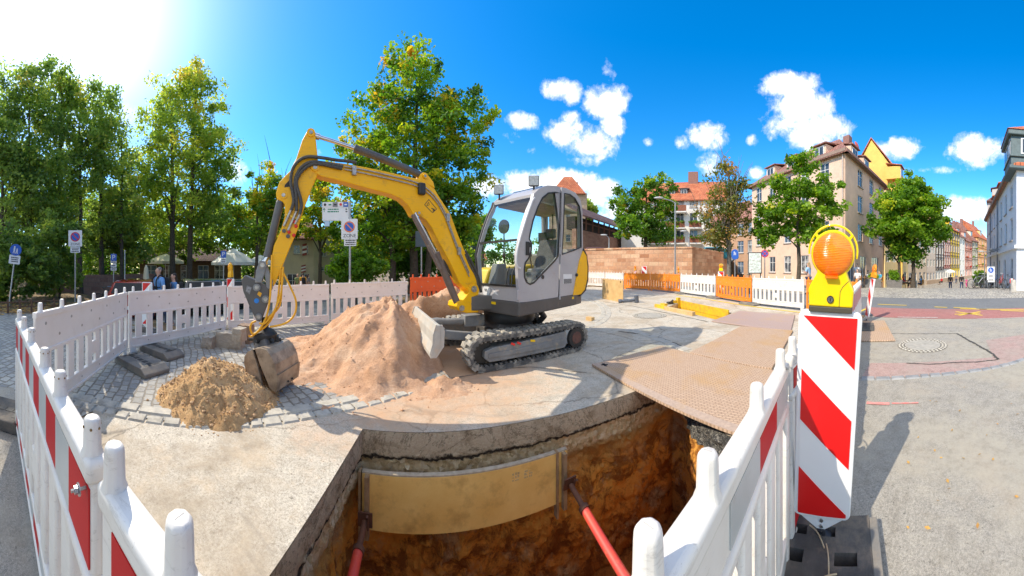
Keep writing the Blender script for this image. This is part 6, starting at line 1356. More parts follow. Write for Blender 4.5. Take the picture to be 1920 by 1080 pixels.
b.box('eave', K, dl, nl, -.35, 13.2, -.2, .38, 10.3, 10.55, M('eave_brown', (.3, .2, .15), (.24, .16, .12), 5, .8)); b.box('eave', K, dr, nr, -.35, 10.4, -.2, .36, 10.3, 10.55, MATS['eave_brown'])
Kz = Vector((*K, 10.5)); E1z = Vector((*E1, 10.5)); E2z = Vector((*E2, 10.5)); bz = Vector((bk.x, bk.y, 10.5)); m0 = (Kz + E2z) / 2; m1 = (E1z + bz) / 2
b.roof([E2z, Kz, E1z, bz][::1] if False else [Kz, E1z, bz, E2z], [m0 + dl * 3.4 + Vector((0, 0, 3.9)), m1 - dl * 3.4 + Vector((0, 0, 3.9))], RF_BR, .45)
for u in (3.5, 7.2, 10.6): C = V2(K) + dl * u - nl * .9; b.dormer((C.x, C.y, 10.75), dl, nl, 1.5, 1.35, 1.8, W_BE, RF_BR)
for u in (3.6, 6.6): C = V2(K) + dr * u - nr * .7; b.dormer((C.x, C.y, 10.7), dr, nr, 1.5, 1.5, 2.2, W_BE, RF_BR)
b.box('chimney', (m0 + dl * 3.2)[:2], dr, dl, 1.2, 2.0, -.4, .4, 12.6, 15.2, M('chimney_brick', (.3, .15, .12), (.22, .11, .09), 8, .9))
mb = MB(); q = V2(K) + dl * .12 + nl * .1 - b.o; mb.tube([q + Vector((0, 0, -1)), q + Vector((0, 0, 10.2))], .06, 8); mb.build('downpipe', M('pipe_pink', (.5, .4, .33), (.42, .33, .27), 4, .5), b.t)
c_ = m0 + dl * 2.2 + dr * 2.0 - b.o; mb = MB(); mb.lathe([(.45, 0), (.38, .08), (.2, .14), (.0005, .16)], 18, Matrix.Translation((c_.x, c_.y, 14.2)) @ Matrix.Rotation(1.25, 4, Vector((dr.x, dr.y, 0)))); mb.tube([(c_.x, c_.y, 12.9), (c_.x, c_.y, 14.2)], .04, 6); mb.build('satellite_dish', M('dish_red', (.5, .08, .06), (.42, .07, .05), 5, .5), b.t)
# ---- ochre gabled house behind
b = Bld('gabled_house', 'bright yellow gabled house rising behind the beige corner house', Pt(1602, 36))
A = Pt(1594, 37); B = Pt(1692, 35); b.face(A, B, -2, 11, [], wallmat('sunny_yellow', (.8, .5, .12)), top=[(.98, 12.2), (.42, 17.6), (.02, 12.8)])
d_ = (B - A).normalized(); n_ = Vector((d_.y, -d_.x, 0)); n_ = n_ if n_.dot(-A) > 0 else -n_; ap = A + d_ * (B - A).length * .42
mb = MB(); R_ = lambda p, q, z: (p - n_ * q - b.o) + Vector((0, 0, z))
for (p0_, z0_, p1_, z1_) in ((ap, 17.75, B + d_ * .4, 12.0), (ap, 17.75, A - d_ * .3, 12.6)): mb.hexa([R_(p0_, -.15, z0_), R_(p1_, -.15, z1_), R_(p1_, 12, z1_), R_(p0_, 12, z0_)], [R_(p0_, -.15, z0_ + .18), R_(p1_, -.15, z1_ + .18), R_(p1_, 12, z1_ + .18), R_(p0_, 12, z0_ + .18)])
uvquad(mb.build('roof', RF_OR, b.t, weld=True)); C = B - d_ * .6; b.dormer((C.x + d_.x * .5, C.y + d_.y * .5, 12.2), -n_, d_, 1.6, 1.5, 1.8, MATS['sunny_yellow'], RF_OR); C2 = A + d_ * 2.2 ; b.box('chimney', (C2.x, C2.y), d_, n_, 0, .8, -2, -1.1, 13, 17.2, MATS['chimney_brick'])
# ---- lane of old houses
Q = [(28.2, 8.1), (45, 5), (60, 0), (75, -4.2), (96, -11.5)]
def onlane(px):
    a = az(px); rx, ry = sin(a), cos(a)
    for i in range(len(Q) - 1):
        A, B = Vector(Q[i]), Vector(Q[i + 1]); e = B - A; det = rx * (-e.y) + e.x * ry
        tt = (A.x * (-e.y) + e.x * A.y) / det; s_ = (rx * A.y - ry * A.x) / det
        if -.001 <= s_ <= 1.001: return A + e * s_
    return Vector(Q[-1])
def lane_house(label, px0, px1, ye, yr, wall, tim, nf, nw, roofm, timber=True, ground=None, shutters=None, flowers=False, dorm=True):
    A3_, B3_ = onlane(px0), onlane(px1); A, B = V2(A3_), V2(B3_); mid = (A + B) / 2; dm = mid.length; z1 = zat(ye, dm); zr = zat(yr, dm); z0 = -2.2; L = (B - A).length
    b = Bld('old_house', label, A, group='old houses along the lane'); d = (B - A) / L; n = Vector((d.y, -d.x, 0)); n = n if n.dot(-mid) > 0 else -n
    g = gz(mid.x, mid.y); fh = (z1 - g - .3) / nf; ws = []
    for f in range(nf):
        for k in range(nw): c = L * (k + .5) / nw; hw = min(.55, L / nw * .3); ws.append((c - hw, c + hw, g + f * fh + fh * .34, g + f * fh + fh * .86, (1, 1)))
    fn, _ = b.face(A, B, z0, z1, ws, wall, .12, sill=False)
    if ground: b.box('plinth', A, d, n, 0.02, L - .02, -.02, .05, z0, g + fh * .3, ground)
    if timber:
        mb = MB(); bar = lambda u0, z0_, u1, z1_, w_=.13: mb.bar(fn(u0, z0_, .015), fn(u1, z1_, .015), .07, w_, n)
        for f in range(1, nf + 1): bar(0.05, g + f * fh + .1, L - .05, g + f * fh + .1, .2); bar(.05, g + f * fh + fh * .28, L - .05, g + f * fh + fh * .28, .12) if f < nf else None
        for k in range(nw * 2 + 1):
            u = .08 + (L - .16) * k / (nw * 2); u = u if k % 2 == 0 else None
            if u is not None: bar(u, g + fh, u, z1 - .05, .16)
        for k in range(nw):
            c = L * (k + .5) / nw; hw = min(.55, L / nw * .3) + .08
            for s_ in (-1, 1): bar(c + s_ * hw, g + fh, c + s_ * hw, z1 - .05, .1)
            bar(c - hw, g + fh * 1.05, c + hw, g + fh * 1.27, .1)
        mb.build('timber_frame', tim, b.t)
    if shutters or flowers:
        for f in range(1, nf):
            for k in range(nw):
                c = L * (k + .5) / nw; hw = min(.55, L / nw * .3); zz = g + f * fh + fh * .34
                if flowers and (f + k) % 2 == 0:
                    rs = np.random.RandomState(f * 7 + k + int(px0)); cl = [(b.o + fn(c + e * hw, zz - .05, .22), .32, .5) for e in (-.7, 0, .7)]
                    leaves('flower_box', cl, flowers, 26, .2, rs, b.t, b.o, .5)
    h = 9.0; a, c2 = Vector((A.x, A.y, z1)), Vector((B.x, B.y, z1)); e, f_ = c2 - n * h, a - n * h; up = Vector((0, 0, zr - z1)); b.face((A - n * h)[:2], A[:2], z0, z1, [], wall, name='side_wall') if px0 > 1700 else None
    b.face(B[:2], (B - n * h)[:2], z0, z1, [], wall, name='side_wall')
    b.roof([a, c2, e, f_], [(a + f_) / 2 + up + d * .3, (c2 + e) / 2 + up - d * .3], roofm, .3)
    if dorm:
        hh = h / 2; pos = .22; C = mid - n * hh * pos; b.dormer((C.x, C.y, z1 + (zr - z1) * pos - .1), d, n, min(2.2, L * .34), (zr - z1) * .3, 2.4, wall, roofm)
    C = mid - n * h * .5; b.box('chimney', (C.x, C.y), d, n, L * .2, L * .2 + .7, -.3, .4, zr - .8, zr + 1.3, MATS['chimney_brick'])
    return b
LFR = leaf_mat('leaf_geranium', [(0, (.05, .12, .02)), (.4, (.1, .18, .03)), (.5, (.6, .04, .06)), (1, (.7, .08, .12))], .3)
W_CR = wallmat('cream_render', (.88, .68, .34)); W_CR2 = wallmat('light_beige', (.82, .65, .46)); W_GR = wallmat('lane_grey', (.7, .6, .5)); W_WT = wallmat('white_infill', (.88, .84, .76)); W_YT = wallmat('yellow_infill', (.98, .66, .05)); W_PK = wallmat('pink_render', (.85, .5, .38)); W_GN = wallmat('pale_green', (.75, .68, .5)); W_OR = wallmat('orange_infill', (.9, .54, .22)); MSAND = M('sand_plinth', (.5, .36, .25), (.42, .3, .2), 4, .9)
T_DK = M('black_timber', (.07, .045, .035), (.04, .03, .025), 9, .8); T_RD = M('red_timber', (.3, .07, .04), (.22, .05, .03), 9, .8); T_GR = M('grey_timber', (.2, .17, .15), (.14, .12, .11), 9, .8)
lane_house('cream house at the mouth of the lane behind the rounded tree', 1659, 1702, 385, 330, W_CR, T_DK, 4, 4, RF_BR, False)
lane_house('light beige house beside the cream one with tall ground floor', 1702, 1737, 410, 360, W_CR2, T_DK, 4, 4, RF_BR, False)
lane_house('grey house with shallow balconies next to the half timbered row', 1737, 1754, 430, 392, W_GR, T_GR, 4, 3, RF_OR, False, MSAND)
lane_house('white half timbered house with dark beams in the lane', 1754, 1769, 434, 396, W_WT, T_DK, 4, 3, RF_OR, True, MSAND)
lane_house('white house with red brown timber and panels in the lane', 1769, 1781, 428, 386, W_WT, T_RD, 4, 3, RF_BR, True, MSAND)
lane_house('bright yellow half timbered house in the lane', 1781, 1799, 432, 402, W_YT, T_GR, 4, 4, RF_OR, True, MSAND)
lane_house('narrow pale house squeezed between the yellow and the pink one', 1799, 1809, 444, 414, W_WT, T_DK, 4, 2, RF_BR, False, MSAND)
lane_house('pink house with red flower boxes in the lane', 1809, 1822, 452, 420, W_PK, T_RD, 4, 2, RF_BR, True, MSAND, None, LFR)
lane_house('greenish house with balconies of plants farther down the lane', 1822, 1833, 452, 416, W_GN, T_DK, 4, 2, RF_BR, True, MSAND, None, LF_B)
lane_house('orange half timbered house closing the view down the lane', 1833, 1862, 448, 418, W_OR, T_RD, 4, 4, RF_OR, True, MSAND, None, LF_B)
# ---- white house on the right
W_WH = wallmat('white_render', (.8, .8, .8), .95, gr=(.66, .66, .66)); MGB = M('grey_green_bay', (.10, .14, .14), (.07, .1, .1), 5, .6)
A, B = Vector((16.6, -3.66, 0)), Vector((37, -4.15, 0)); b = Bld('white_house', 'long white house with a dark corner bay above the bicycles', A); ws = []
for f, zb in ((1, 3.2), (2, 5.35)):
    for k in range(8): u = 1.3 + k * 2.45; ws.append((u, u + .95, zb, zb + 1.45))
for u in (1.2, 4.2, 7.5, 11.5, 15): ws.append((u, u + 1.1, .1, 2.0))
b.face(A, B, -2, 7.55, ws, W_WH, .2); d = (B - A).normalized(); n = Vector((-d.y, d.x, 0)); n = n if n.y > 0 else -n
C_ = Vector((16.15, -16, 0)); dc = (C_ - A).normalized(); nc = Vector((-1, .036, 0))
b.face(A, C_, -2, 7.55, [(5.5, 6.6, 3.4, 4.9), (8.5, 9.6, 3.4, 4.9)], W_WH, .2)
b.face(B, (37.3, -14), -2.5, 7.55, [], W_WH, name='end_wall')
b.box('cornice', A, d, n, -.15, 20.4, -.05, .16, 2.55, 2.75, W_WH); b.box('cornice', A, dc, nc, -.12, 12, -.05, .16, 2.55, 2.75, W_WH); b.box('eave', A, d, n, 2.5, 20.4, -.1, .4, 7.45, 7.7, MATS['eave_brown'])
z7 = lambda p: Vector((p.x, p.y, 7.65)); b.roof([z7(B), z7(A), z7(C_), Vector((37.3, -16, 7.65))], [Vector((34, -9.8, 10.6)), Vector((19, -9.8, 10.6))], RF_OR, .35)
b.box('corner_bay', A, d, n, -.3, 2.2, -2.4, .4, 7.4, 9.3, MGB, bevel=.03); b.box('bay_cornice', A, d, n, -.5, 2.4, -2.6, .6, 9.2, 9.5, MGB, bevel=.05); b.box('bay_cornice', A, d, n, -.42, 2.35, -2.5, .5, 7.25, 7.45, MGB, bevel=.04); b.box('bay_cornice', A, d, n, -.4, 2.3, -2.5, .47, 7.95, 8.05, MGB, bevel=.03)
for (u0, u1) in ((-.15, .5), (.8, 1.9)): o = b.box('bay_window', A, d, n, u0, u1, .39, .42, 8.15, 9.1, MFR); b.box('bay_pane', A, d, n, u0 + .1, u1 - .1, .415, .43, 8.23, 9.02, MPANE, o)
for w0 in (-.7, -1.9): o = b.box('bay_window', A, d, n, -.33, -.29, w0 - .4, w0 + .5, 8.15, 9.1, MFR); b.box('bay_pane', A, d, n, -.345, -.325, w0 - .3, w0 + .4, 8.23, 9.02, MPANE, o)
mb = MB(); P = lambda u, w_, z: A + d * u + n * w_ + Vector((0, 0, z)) - b.o; ap = P(.95, -1, 10.5); cs = [P(-.55, .65, 9.5), P(2.45, .65, 9.5), P(2.45, -2.65, 9.5), P(-.55, -2.65, 9.5)]
mb.add(cs + [ap], [[0, 1, 4], [1, 2, 4], [2, 3, 4], [3, 0, 4], [3, 2, 1, 0]]); uvquad(mb.build('bay_roof', RF_OR, b.t, weld=True))
for u in (5.2, 10.5, 15.5): C = A + d * u - n * .35; b.dormer((C.x, C.y, 7.8), d, n, 1.6, 1.5, 2.0, W_WH, RF_OR)
for u in (8.4, 14.6): mb = MB(); q = A + d * u + n * .12 - b.o; mb.tube([q + Vector((0, 0, -1)), q + Vector((0, 0, 7.4))], .06, 8); mb.build('downpipe', M('grey_zinc_pipe', (.25, .27, .29), (.2, .21, .23), 4, .45), b.t)
for u in (7.0, 9.0, 11.0): b.box('awning_lamp', A, d, n, u, u + .9, .1, .9, 2.9, 2.98, MATS['grey_zinc_pipe'])
b.box('house_sign', A, dc, nc, 1.1, 2.2, .0, .04, 1.0, 1.6, M('sign_grey', (.25, .25, .26), (.2, .2, .21), 6, .6))
b = Bld('timber_house', 'tall dark timbered house beyond the white house', (37.4, -4.3)); b.face((37.4, -4.4), (52, -6.6), -3, 10.3, [(u, u + 1, z, z + 1.4) for u in (1.5, 4.2, 7, 10) for z in (.5, 3.2, 6, 8.4)], wallmat('greige_render', (.5, .45, .4)), .15)  # even grey-beige wall colour of the timbered house
b.face((37.4, -14), (37.4, -4.4), -3, 10.3, [], MATS['greige_render'], name='end_wall'); b.roof([Vector((37.4, -4.4, 10.3)), Vector((52, -6.6, 10.3)), Vector((52, -15, 10.3)), Vector((37.4, -14, 10.3))], [Vector((38, -9.3, 14)), Vector((51.5, -10.8, 14))], RF_DK, .35)
b.box('timber_beam', (37.4, -4.4), Vector((14.6, -2.2, 0)).normalized(), Vector((.149, .989, 0)), .0, 14.5, -.02, .3, 7.6, 7.85, MWOOD); b.dormer((39.5, -5.2, 10.4), Vector((.989, -.149, 0)), Vector((.149, .989, 0)), 1.8, 1.8, 2.2, MATS['greige_render'], RF_DK)
# ---- terrace: sandstone wall, its ground, apartment block, old town wall, tower
TW = [Pt(1020, 25), Pt(1298, 20.5), Pt(1370, 31)]; zt = 2.78
b = Bld('terrace_wall', 'low reddish sandstone wall holding up the terrace behind the orange barriers', TW[0], 'wall')
for i in (0, 1): b.face(TW[i], TW[i + 1], -.3, zt, [], ST_PINK, .5, name='wall_face')
for i in (0, 1): dd = (TW[i + 1] - TW[i]).normalized(); nn = Vector((dd.y, -dd.x, 0)); nn = nn if nn.dot(-TW[i]) > 0 else -nn; o = b.box('coping', TW[i], dd, nn, -.0, (TW[i + 1] - TW[i]).length, -.55, .04, zt, zt + .12, ST_PINK); uvquad(o)
poly_sheet('terrace', [tuple(TW[0][:2]), tuple(TW[1][:2]), tuple(TW[2][:2]), tuple(Pt(1380, 80)[:2]), tuple(Pt(980, 80)[:2])], MAT_ASPH, 2.4)
b = Bld('apartment_block', 'white apartment block with orange tiled roof and brown balconies above the sandstone wall', Pt(1188, 43)); A, B = Pt(1192, 43), Pt(1362, 41.5); L = (B - A).length; d = (B - A) / L; n = Vector((d.y, -d.x, 0)); n = n if n.dot(-A) > 0 else -n
W_AP = wallmat('apartment_white', (.76, .73, .68)); ws = []
for zb in (3.0, 5.5, 8.0, 10.2):
    for u in (1.3, 3.9, 6.2, 8.2, 10.6, 12.4): ws.append((u, u + 1.15, zb, zb + 1.35, (1, 0)))
ze = zat(376, 42.5); zr = zat(341, 42.5 + 4); b.face(A, B, 1, ze, ws, W_AP, .25)
for i, zb in enumerate((4.9, 7.1, 9.45)):
    for (u0, u1) in ([(.6, 7.6), (8.2, 10.0)] if i < 2 else [(3.0, 7.8)]):
        sl = b.box('balcony', A, d, n, u0, u1, .02, 1.25, zb - .2, zb, W_AP); b.box('railing', A, d, n, u0, u1, 1.2, 1.27, zb, zb + .85, M('balcony_wood', (.27, .09, .04), (.19, .06, .03), 9, .7), sl)
        if i != 2: rs = np.random.RandomState(i + 60); leaves('balcony_plant', [(A + d * u + n * 1.4 + Vector((0, 0, zb + .75)), .45, .3) for u in np.arange(u0 + .3, u1, .7)], LF_G, 24, .25, rs, sl, b.o, .3)
b.face(B, (B - n * 10)[:2], 1, ze, [], W_AP, name='end_wall'); b.face((A - n * 10)[:2], A[:2], 1, ze, [], W_AP, name='end_wall')
az_0, bz_0 = Vector((*A[:2], ze)), Vector((*B[:2], ze)); b.roof([az_0, bz_0, bz_0 - n * 10, az_0 - n * 10], [az_0 - n * 5 + Vector((0, 0, zr - ze)) + d * .1, bz_0 - n * 5 + Vector((0, 0, zr - ze)) - d * .1], RF_OR, .5)
for u in (5.3, 7.2): C = A + d * u - n * 1.4; b.dormer((C.x, C.y, ze + .8), d, n, 1.2, 1.1, 1.8, M('dark_zinc', (.12, .1, .1), (.09, .08, .08), 5, .6), M('dark_zinc'))
b.box('chimney', (A + d * 7.6)[:2], d, n, 0, 1.6, -5.6, -4.4, zr - .8, zr + 1.5, MATS['chimney_brick']); A2 = Pt(1168, 41); b.box('white_annex', A2, d, n, 0, 3.6, -4, .8, 1, zat(414, 41), W_AP)
b = Bld('town_wall', 'old brick town wall with roofed walkway behind the excavator cab', Pt(1085, 31), 'wall'); A, B = Pt(1080, 30), Pt(1170, 43); d = (B - A).normalized(); L = (B - A).length; n = Vector((d.y, -d.x, 0)); n = n if n.dot(-A) > 0 else -n
z0 = zat(432, 30); z1 = zat(446, 43); b.face(A, B, 1, min(z0, z1) + .2, [], ST_BRK, .5); zz = min(z0, z1) + .2
b.box('gallery', A, d, n, 0, L, -1.2, -.1, zz, zz + 1.35, M('gallery_dark', (.05, .035, .03), (.035, .025, .02), 5, .9)); mb = MB()
for k in range(10): u = L * k / 9; q = A - b.o + d * u + n * .35; mb.bar(q + Vector((0, 0, zz)), q + Vector((0, 0, zz + 1.4)), .16, .16)
q = A - b.o + n * .35 + Vector((0, 0, zz + .75)); mb.bar(q, q + d * L, .1, .14); mb.build('walkway_post', MWOOD, b.t)
mb = MB(); P = lambda u, w_, z: A - b.o + d * u + n * w_ + Vector((0, 0, z)); mb.hexa([P(-.3, .8, zz + 1.25), P(L + .3, .8, zz + 1.25), P(L + .3, -1.6, zz + 2.9), P(-.3, -1.6, zz + 2.9)], [P(-.3, .8, zz + 1.42), P(L + .3, .8, zz + 1.42), P(L + .3, -1.6, zz + 3.1), P(-.3, -1.6, zz + 3.1)]); uvquad(mb.build('roof', RF_DK, b.t, weld=True))
b = Bld('town_tower', 'square stone town tower with steep red roof seen through and above the cab', Pt(1040, 40), 'tower'); A, B = Pt(1036, 40), Pt(1094, 40); d = (B - A).normalized(); L = (B - A).length; n = Vector((d.y, -d.x, 0)); n = n if n.dot(-A) > 0 else -n; ze = zat(362, 40)
b.face(A, B, 0, ze, [(1.9, 2.5, 8.5, 9.6), (1.9, 2.5, 5, 6)], ST_TOW, .5); b.face(B, (B - n * L)[:2], 0, ze, [], ST_TOW, .5, name='side_wall'); b.face((A - n * L)[:2], A[:2], 0, ze, [], ST_TOW, .5, name='side_wall')
a_, b_ = Vector((*A[:2], ze)), Vector((*B[:2], ze)); c0 = (a_ + b_) / 2 - n * L / 2 + Vector((0, 0, zat(331, 42) - ze)); b.roof([a_, b_, b_ - n * L, a_ - n * L], [c0 - d * .6, c0 + d * .6], RF_OR, .3); b.box('chimney', (A + d * L * .72)[:2], d, n, 0, .5, -2, -1.4, ze, zat(340, 41), MATS['chimney_brick'])
# ---- far red roofed house in the gap between the boom and the cab
b = Bld('far_house', 'distant cream house with orange roof in the gap between boom and cab', Pt(870, 78)); A, B = Pt(868, 78), Pt(912, 78); ze = zat(487, 78); b.face(A, B, -1, ze, [(u, u + 1, 1.2, 2.6) for u in (1, 2.8, 4.4)], W_CR2, .15, sill=False); n = (-A).normalized(); d = (B - A).normalized(); a_, b_ = Vector((*A[:2], ze)), Vector((*B[:2], ze)); b.roof([a_, b_, b_ - n * 8, a_ - n * 8], [(a_ + a_ - n * 8) / 2 + Vector((0, 0, 2.6)), (b_ + b_ - n * 8) / 2 + Vector((0, 0, 2.6))], RF_OR, .3)
# ---- cream house with striped shutters at the left, behind the arm
b = Bld('shutter_house', 'cream house with red and white striped shutters behind the excavator stick', Pt(588, 27)); A, B, C = Pt(530, 26), Pt(588, 26), Pt(650, 28.5); gg = -1.2
W_LC = wallmat('old_cream', (.6, .52, .36)); zu = zat(452, 26)
d = (B - A).normalized(); b.face(A, B, gg, zat(449, 26), [(1.0, 1.6, zat(476, 26), zat(460, 26)), (1.75, 2.35, zat(476, 26), zat(460, 26), (1, 1)), (.4, 1.4, gg + .3, gg + 2), (1.6, 2.4, gg + .2, gg + 2)], W_LC, .15)
b.face(B, C, gg, zat(430, 27), [(.9, 1.5, zat(481, 27), zat(463, 27)), (.9, 1.6, zat(508, 27), zat(500, 27)), (2.2, 2.9, zat(516, 27), zat(500, 27))], W_LC, .15)
n = -((A + B) / 2).normalized(); n.z = 0; zt_ = zat(449, 26)
mb = MB(); P = lambda p, q, z: p - b.o + n * q + Vector((0, 0, z)); mb.hexa([P(A, .4, zt_ - .1), P(B, .4, zt_ - .1), P(B, -3.2, zt_ + 2.4), P(A, -3.2, zt_ + 2.4)], [P(A, .4, zt_ + .06), P(B, .4, zt_ + .06), P(B, -3.2, zt_ + 2.55), P(A, -3.2, zt_ + 2.55)]); uvquad(mb.build('roof', RF_BR, b.t, weld=True))
mb = MB(); k = 0
for (px, ya, yb) in ((571, 458, 480), (569, 498, 512)):
    p = Pt(px, 25.75); z0_, z1_ = zat(yb, 25.75), zat(ya, 25.75); rt = Vector((cos(az(px)), -sin(az(px)), 0)); m_ = 5
    for i in range(m_): mb.mi = i % 2; f0, f1 = z0_ + (z1_ - z0_) * i / m_, z0_ + (z1_ - z0_) * (i + 1) / m_; q = p - b.o; mb.hexa([q - rt * .2 + Vector((0, 0, f0)), q + rt * .2 + Vector((0, 0, f0 + .1)), q + rt * .2 + n * .05 + Vector((0, 0, f0 + .1)), q - rt * .2 + n * .05 + Vector((0, 0, f0))], [q - rt * .2 + Vector((0, 0, f1)), q + rt * .2 + Vector((0, 0, f1 + .1)), q + rt * .2 + n * .05 + Vector((0, 0, f1 + .1)), q - rt * .2 + n * .05 + Vector((0, 0, f1))])
mb.build('striped_shutter', [M('shutter_red', (.28, .05, .04), (.22, .04, .03), 5, .6), MFR], b.t)
# ---- low dark wall in the park
b = Bld('park_wall', 'low dark brick wall in shade below the park trees', Pt(95, 15.5), 'wall'); A, B = Pt(75, 15.5), Pt(290, 20); b.face(A, B, -1.2, .95, [], ST_BRK, .4)
# ================================================================== distant foliage and infill
def wood(name, label, items, mat, per, size, seed, tint):
    rs = np.random.RandomState(seed); r = random.Random(seed); cl = []
    for (px, py, rx, ry, d, n) in items:
        k = d / F; a = az(px); rt = Vector((cos(a), -sin(a), 0)); aw = Vector((sin(a), cos(a), 0))
        for i in range(n): c = Pt(px, d) + rt * r.uniform(-1, 1) * rx * k + aw * r.uniform(-3, 3); c.z = zat(py + r.uniform(-1, 1) * ry, d); cl.append((c, r.uniform(1.0, 2.1), tint + r.gauss(0, .18)))
    o = leaves(name, cl, mat, per, size, rs, None, Vector((0, 0, 0)), tint); o['kind'] = 'stuff'; o['label'] = label; o['category'] = 'woodland'; return o
wood('distant_woods', 'dense mass of far trees closing the view behind the park and the square', [(-20, 485, 60, 104, 30, 56), (60, 465, 60, 104, 32, 64), (150, 465, 60, 94, 34, 64), (240, 465, 50, 74, 38, 56), (330, 460, 60, 64, 42, 61), (420, 465, 60, 64, 44, 56), (500, 465, 50, 64, 42, 47)], LF_G, 44, .42, 71, .32)
wood('distant_woods', 'sunlit green trees closing the gaps between the park trunks', [(x, 425, 40, 62, 27 + .5 * i, 34) for i, x in enumerate((60, 130, 200, 270, 340, 410, 470))], LF_L, 40, .34, 73, .3)
wood('distant_woods', 'dark hedge line closing the far side of the square', [(x, 494, 42, 20, 40, 34) for x in range(-40, 620, 60)], LF_D, 44, .34, 75, .12)
wood('distant_woods', 'low row of far trees seen through the cab windows', [(x, 474, 16, 20, 60 + i, 12) for i, x in enumerate((880, 915, 945, 975, 1005, 1035))], LF_G, 44, .5, 74, .3)
wood('distant_woods', 'dark mass of foliage filling the ground behind the big tree', [(640, 475, 40, 54, 34, 33), (720, 430, 60, 60, 26, 61), (800, 430, 50, 60, 24, 61), (850, 455, 30, 45, 24, 36), (690, 480, 60, 25, 26, 42)], LF_G, 50, .34, 72, .25)
# ================================================================== posts and signs
MPOLE = M('galvanised_pole', (.42, .43, .44), (.33, .34, .35), 6, .4, .6); MSW = M('sign_white', (.78, .78, .77), (.72, .72, .71), 2, .4); MSB = M('sign_blue', (.02, .12, .5), (.02, .1, .45), 2, .4); MSR = M('sign_red', (.65, .03, .03), (.6, .03, .03), 2, .4); MSO = M('sign_faded_red', (.78, .2, .06), (.74, .18, .05), 2, .4); MSK = M('sign_black', (.02, .02, .02), (.03, .03, .03), 4, .5); MSGN = M('sign_green', (.02, .22, .12), (.02, .2, .1), 4, .5)
def text_mesh(name, s, size, parent, loc, mat, align='CENTER'):
    """extruded lettering as a mesh, standing in the local x-z plane and facing -y"""
    cu = bpy.data.curves.new(name, 'FONT'); cu.body = s; cu.size = size; cu.align_x = align; cu.align_y = 'CENTER'; cu.extrude = .002
    o = bpy.data.objects.new(name, cu); COL.objects.link(o); dg = bpy.context.evaluated_depsgraph_get(); me = bpy.data.meshes.new_from_object(o.evaluated_get(dg)); bpy.data.objects.remove(o)
    me.materials.clear(); me.materials.append(mat); me.transform(Matrix.Translation(loc) @ Matrix.Rotation(pi / 2, 4, 'X')); ob = bpy.data.objects.new(name, me); COL.objects.link(ob); ob.parent = parent; return ob
class Post:
    def __init__(s, label, px, d, ztop, lean=0, r=.03, name='sign_post', cat='sign post', yaw=0, zb=None, mat=None):
        p = GP(px, d) if zb is None else Pt(px, d, zb); a = az(px); s.h = ztop - p.z; s.t = thing(name, label, cat, p, -a + yaw); s.t.rotation_euler = (0, lean, -a + yaw); s.d = d; s.z0 = p.z
        mb = MB(); mb.tube([(0, .03, -.1), (0, .03, s.h)], r, 10); mb.build('pole', mat or MPOLE, s.t, smooth=40)
    def zz(s, py): return zat(py, s.d) - s.z0
    def plate(s, name, x0, x1, z0, z1, mat, y=0, r=.02, parent=None):
        mb = MB(); mb.prism(rrect(x0, x1, z0, z1, r), FY, y - .012, y + .006); return mb.build(name, mat, parent or s.t)
    def disc(s, name, x, z, r, mat, y, parent): mb = MB(); mb.tube([(x, y, z), (x, y - .004, z)], r, 28); return mb.build(name, mat, parent)
    def strokes(s, name, segs, w, y, mat, parent):
        mb = MB()
        for (x0, z0, x1, z1) in segs: mb.bar((x0, y, z0), (x1, y, z1), w, .004, (0, 1, 0))
        return mb.build(name, mat, parent)
    def lines(s, parent, x0, x1, z0, z1, n, mat, y, seed=1):
        r = random.Random(seed); mb = MB(); h = (z1 - z0) / n
        for i in range(n):
            x = x0 + r.uniform(0, .1) * (x1 - x0); zc = z1 - h * (i + .5)
            while x < x1 - .02: w_ = min(r.uniform(.04, .12) * (x1 - x0) * 2, x1 - x); mb.box(x, x + w_, y - .003, y, zc - h * .25, zc + h * .25); x += w_ + .03 * (x1 - x0)
        return mb.build('print', mat, parent)
def noparking(S, x, z, r, parent, y, ring):
    S.disc('ring', x, z, r, ring, y, parent); S.disc('blue_field', x, z, r * .78, MSB, y - .004, parent); S.strokes('slash', [(x - r * .6, z + r * .6, x + r * .6, z - r * .6)], r * .2, y - .009, ring, parent)
def walkers(S, x, z, r, parent, y):
    mb = MB()
    for (cx, k) in ((-.22, 1.0), (.24, .72)):
        X = x + cx * r; H_ = r * 1.15 * k; b = z - r * .6; mb.tube([(X, y, b + H_ * .95), (X, y - .004, b + H_ * .95)], H_ * .12, 10); mb.box(X - H_ * .12, X + H_ * .12, y - .004, y, b + H_ * .42, b + H_ * .82); mb.bar((X - H_ * .04, y - .002, b + H_ * .44), (X - H_ * .16, y - .002, b), H_ * .1, .004, (0, 1, 0)); mb.bar((X + H_ * .04, y - .002, b + H_ * .44), (X + H_ * .16, y - .002, b), H_ * .1, .004, (0, 1, 0))
    mb.build('walkers', MSW, parent)
S = Post('leaning post with round blue footpath sign and worn white plate', 16, 9.6, zat(457, 9.6), .12, .028)
z = S.zz(468); o = S.plate('blue_sign', -.2, .2, z - .2, z + .2, MSB, 0, .199); walkers(S, 0, z, .2, o, -.013); z = S.zz(486); o = S.plate('white_plate', -.19, .19, z - .15, z + .15, MSW); S.lines(o, -.13, .13, z - .1, z + .1, 3, MSK, -.013)
S = Post('post with square no stopping zone sign in front of the dark park trees', 141, 11.2, zat(432, 11.2), 0, .035)
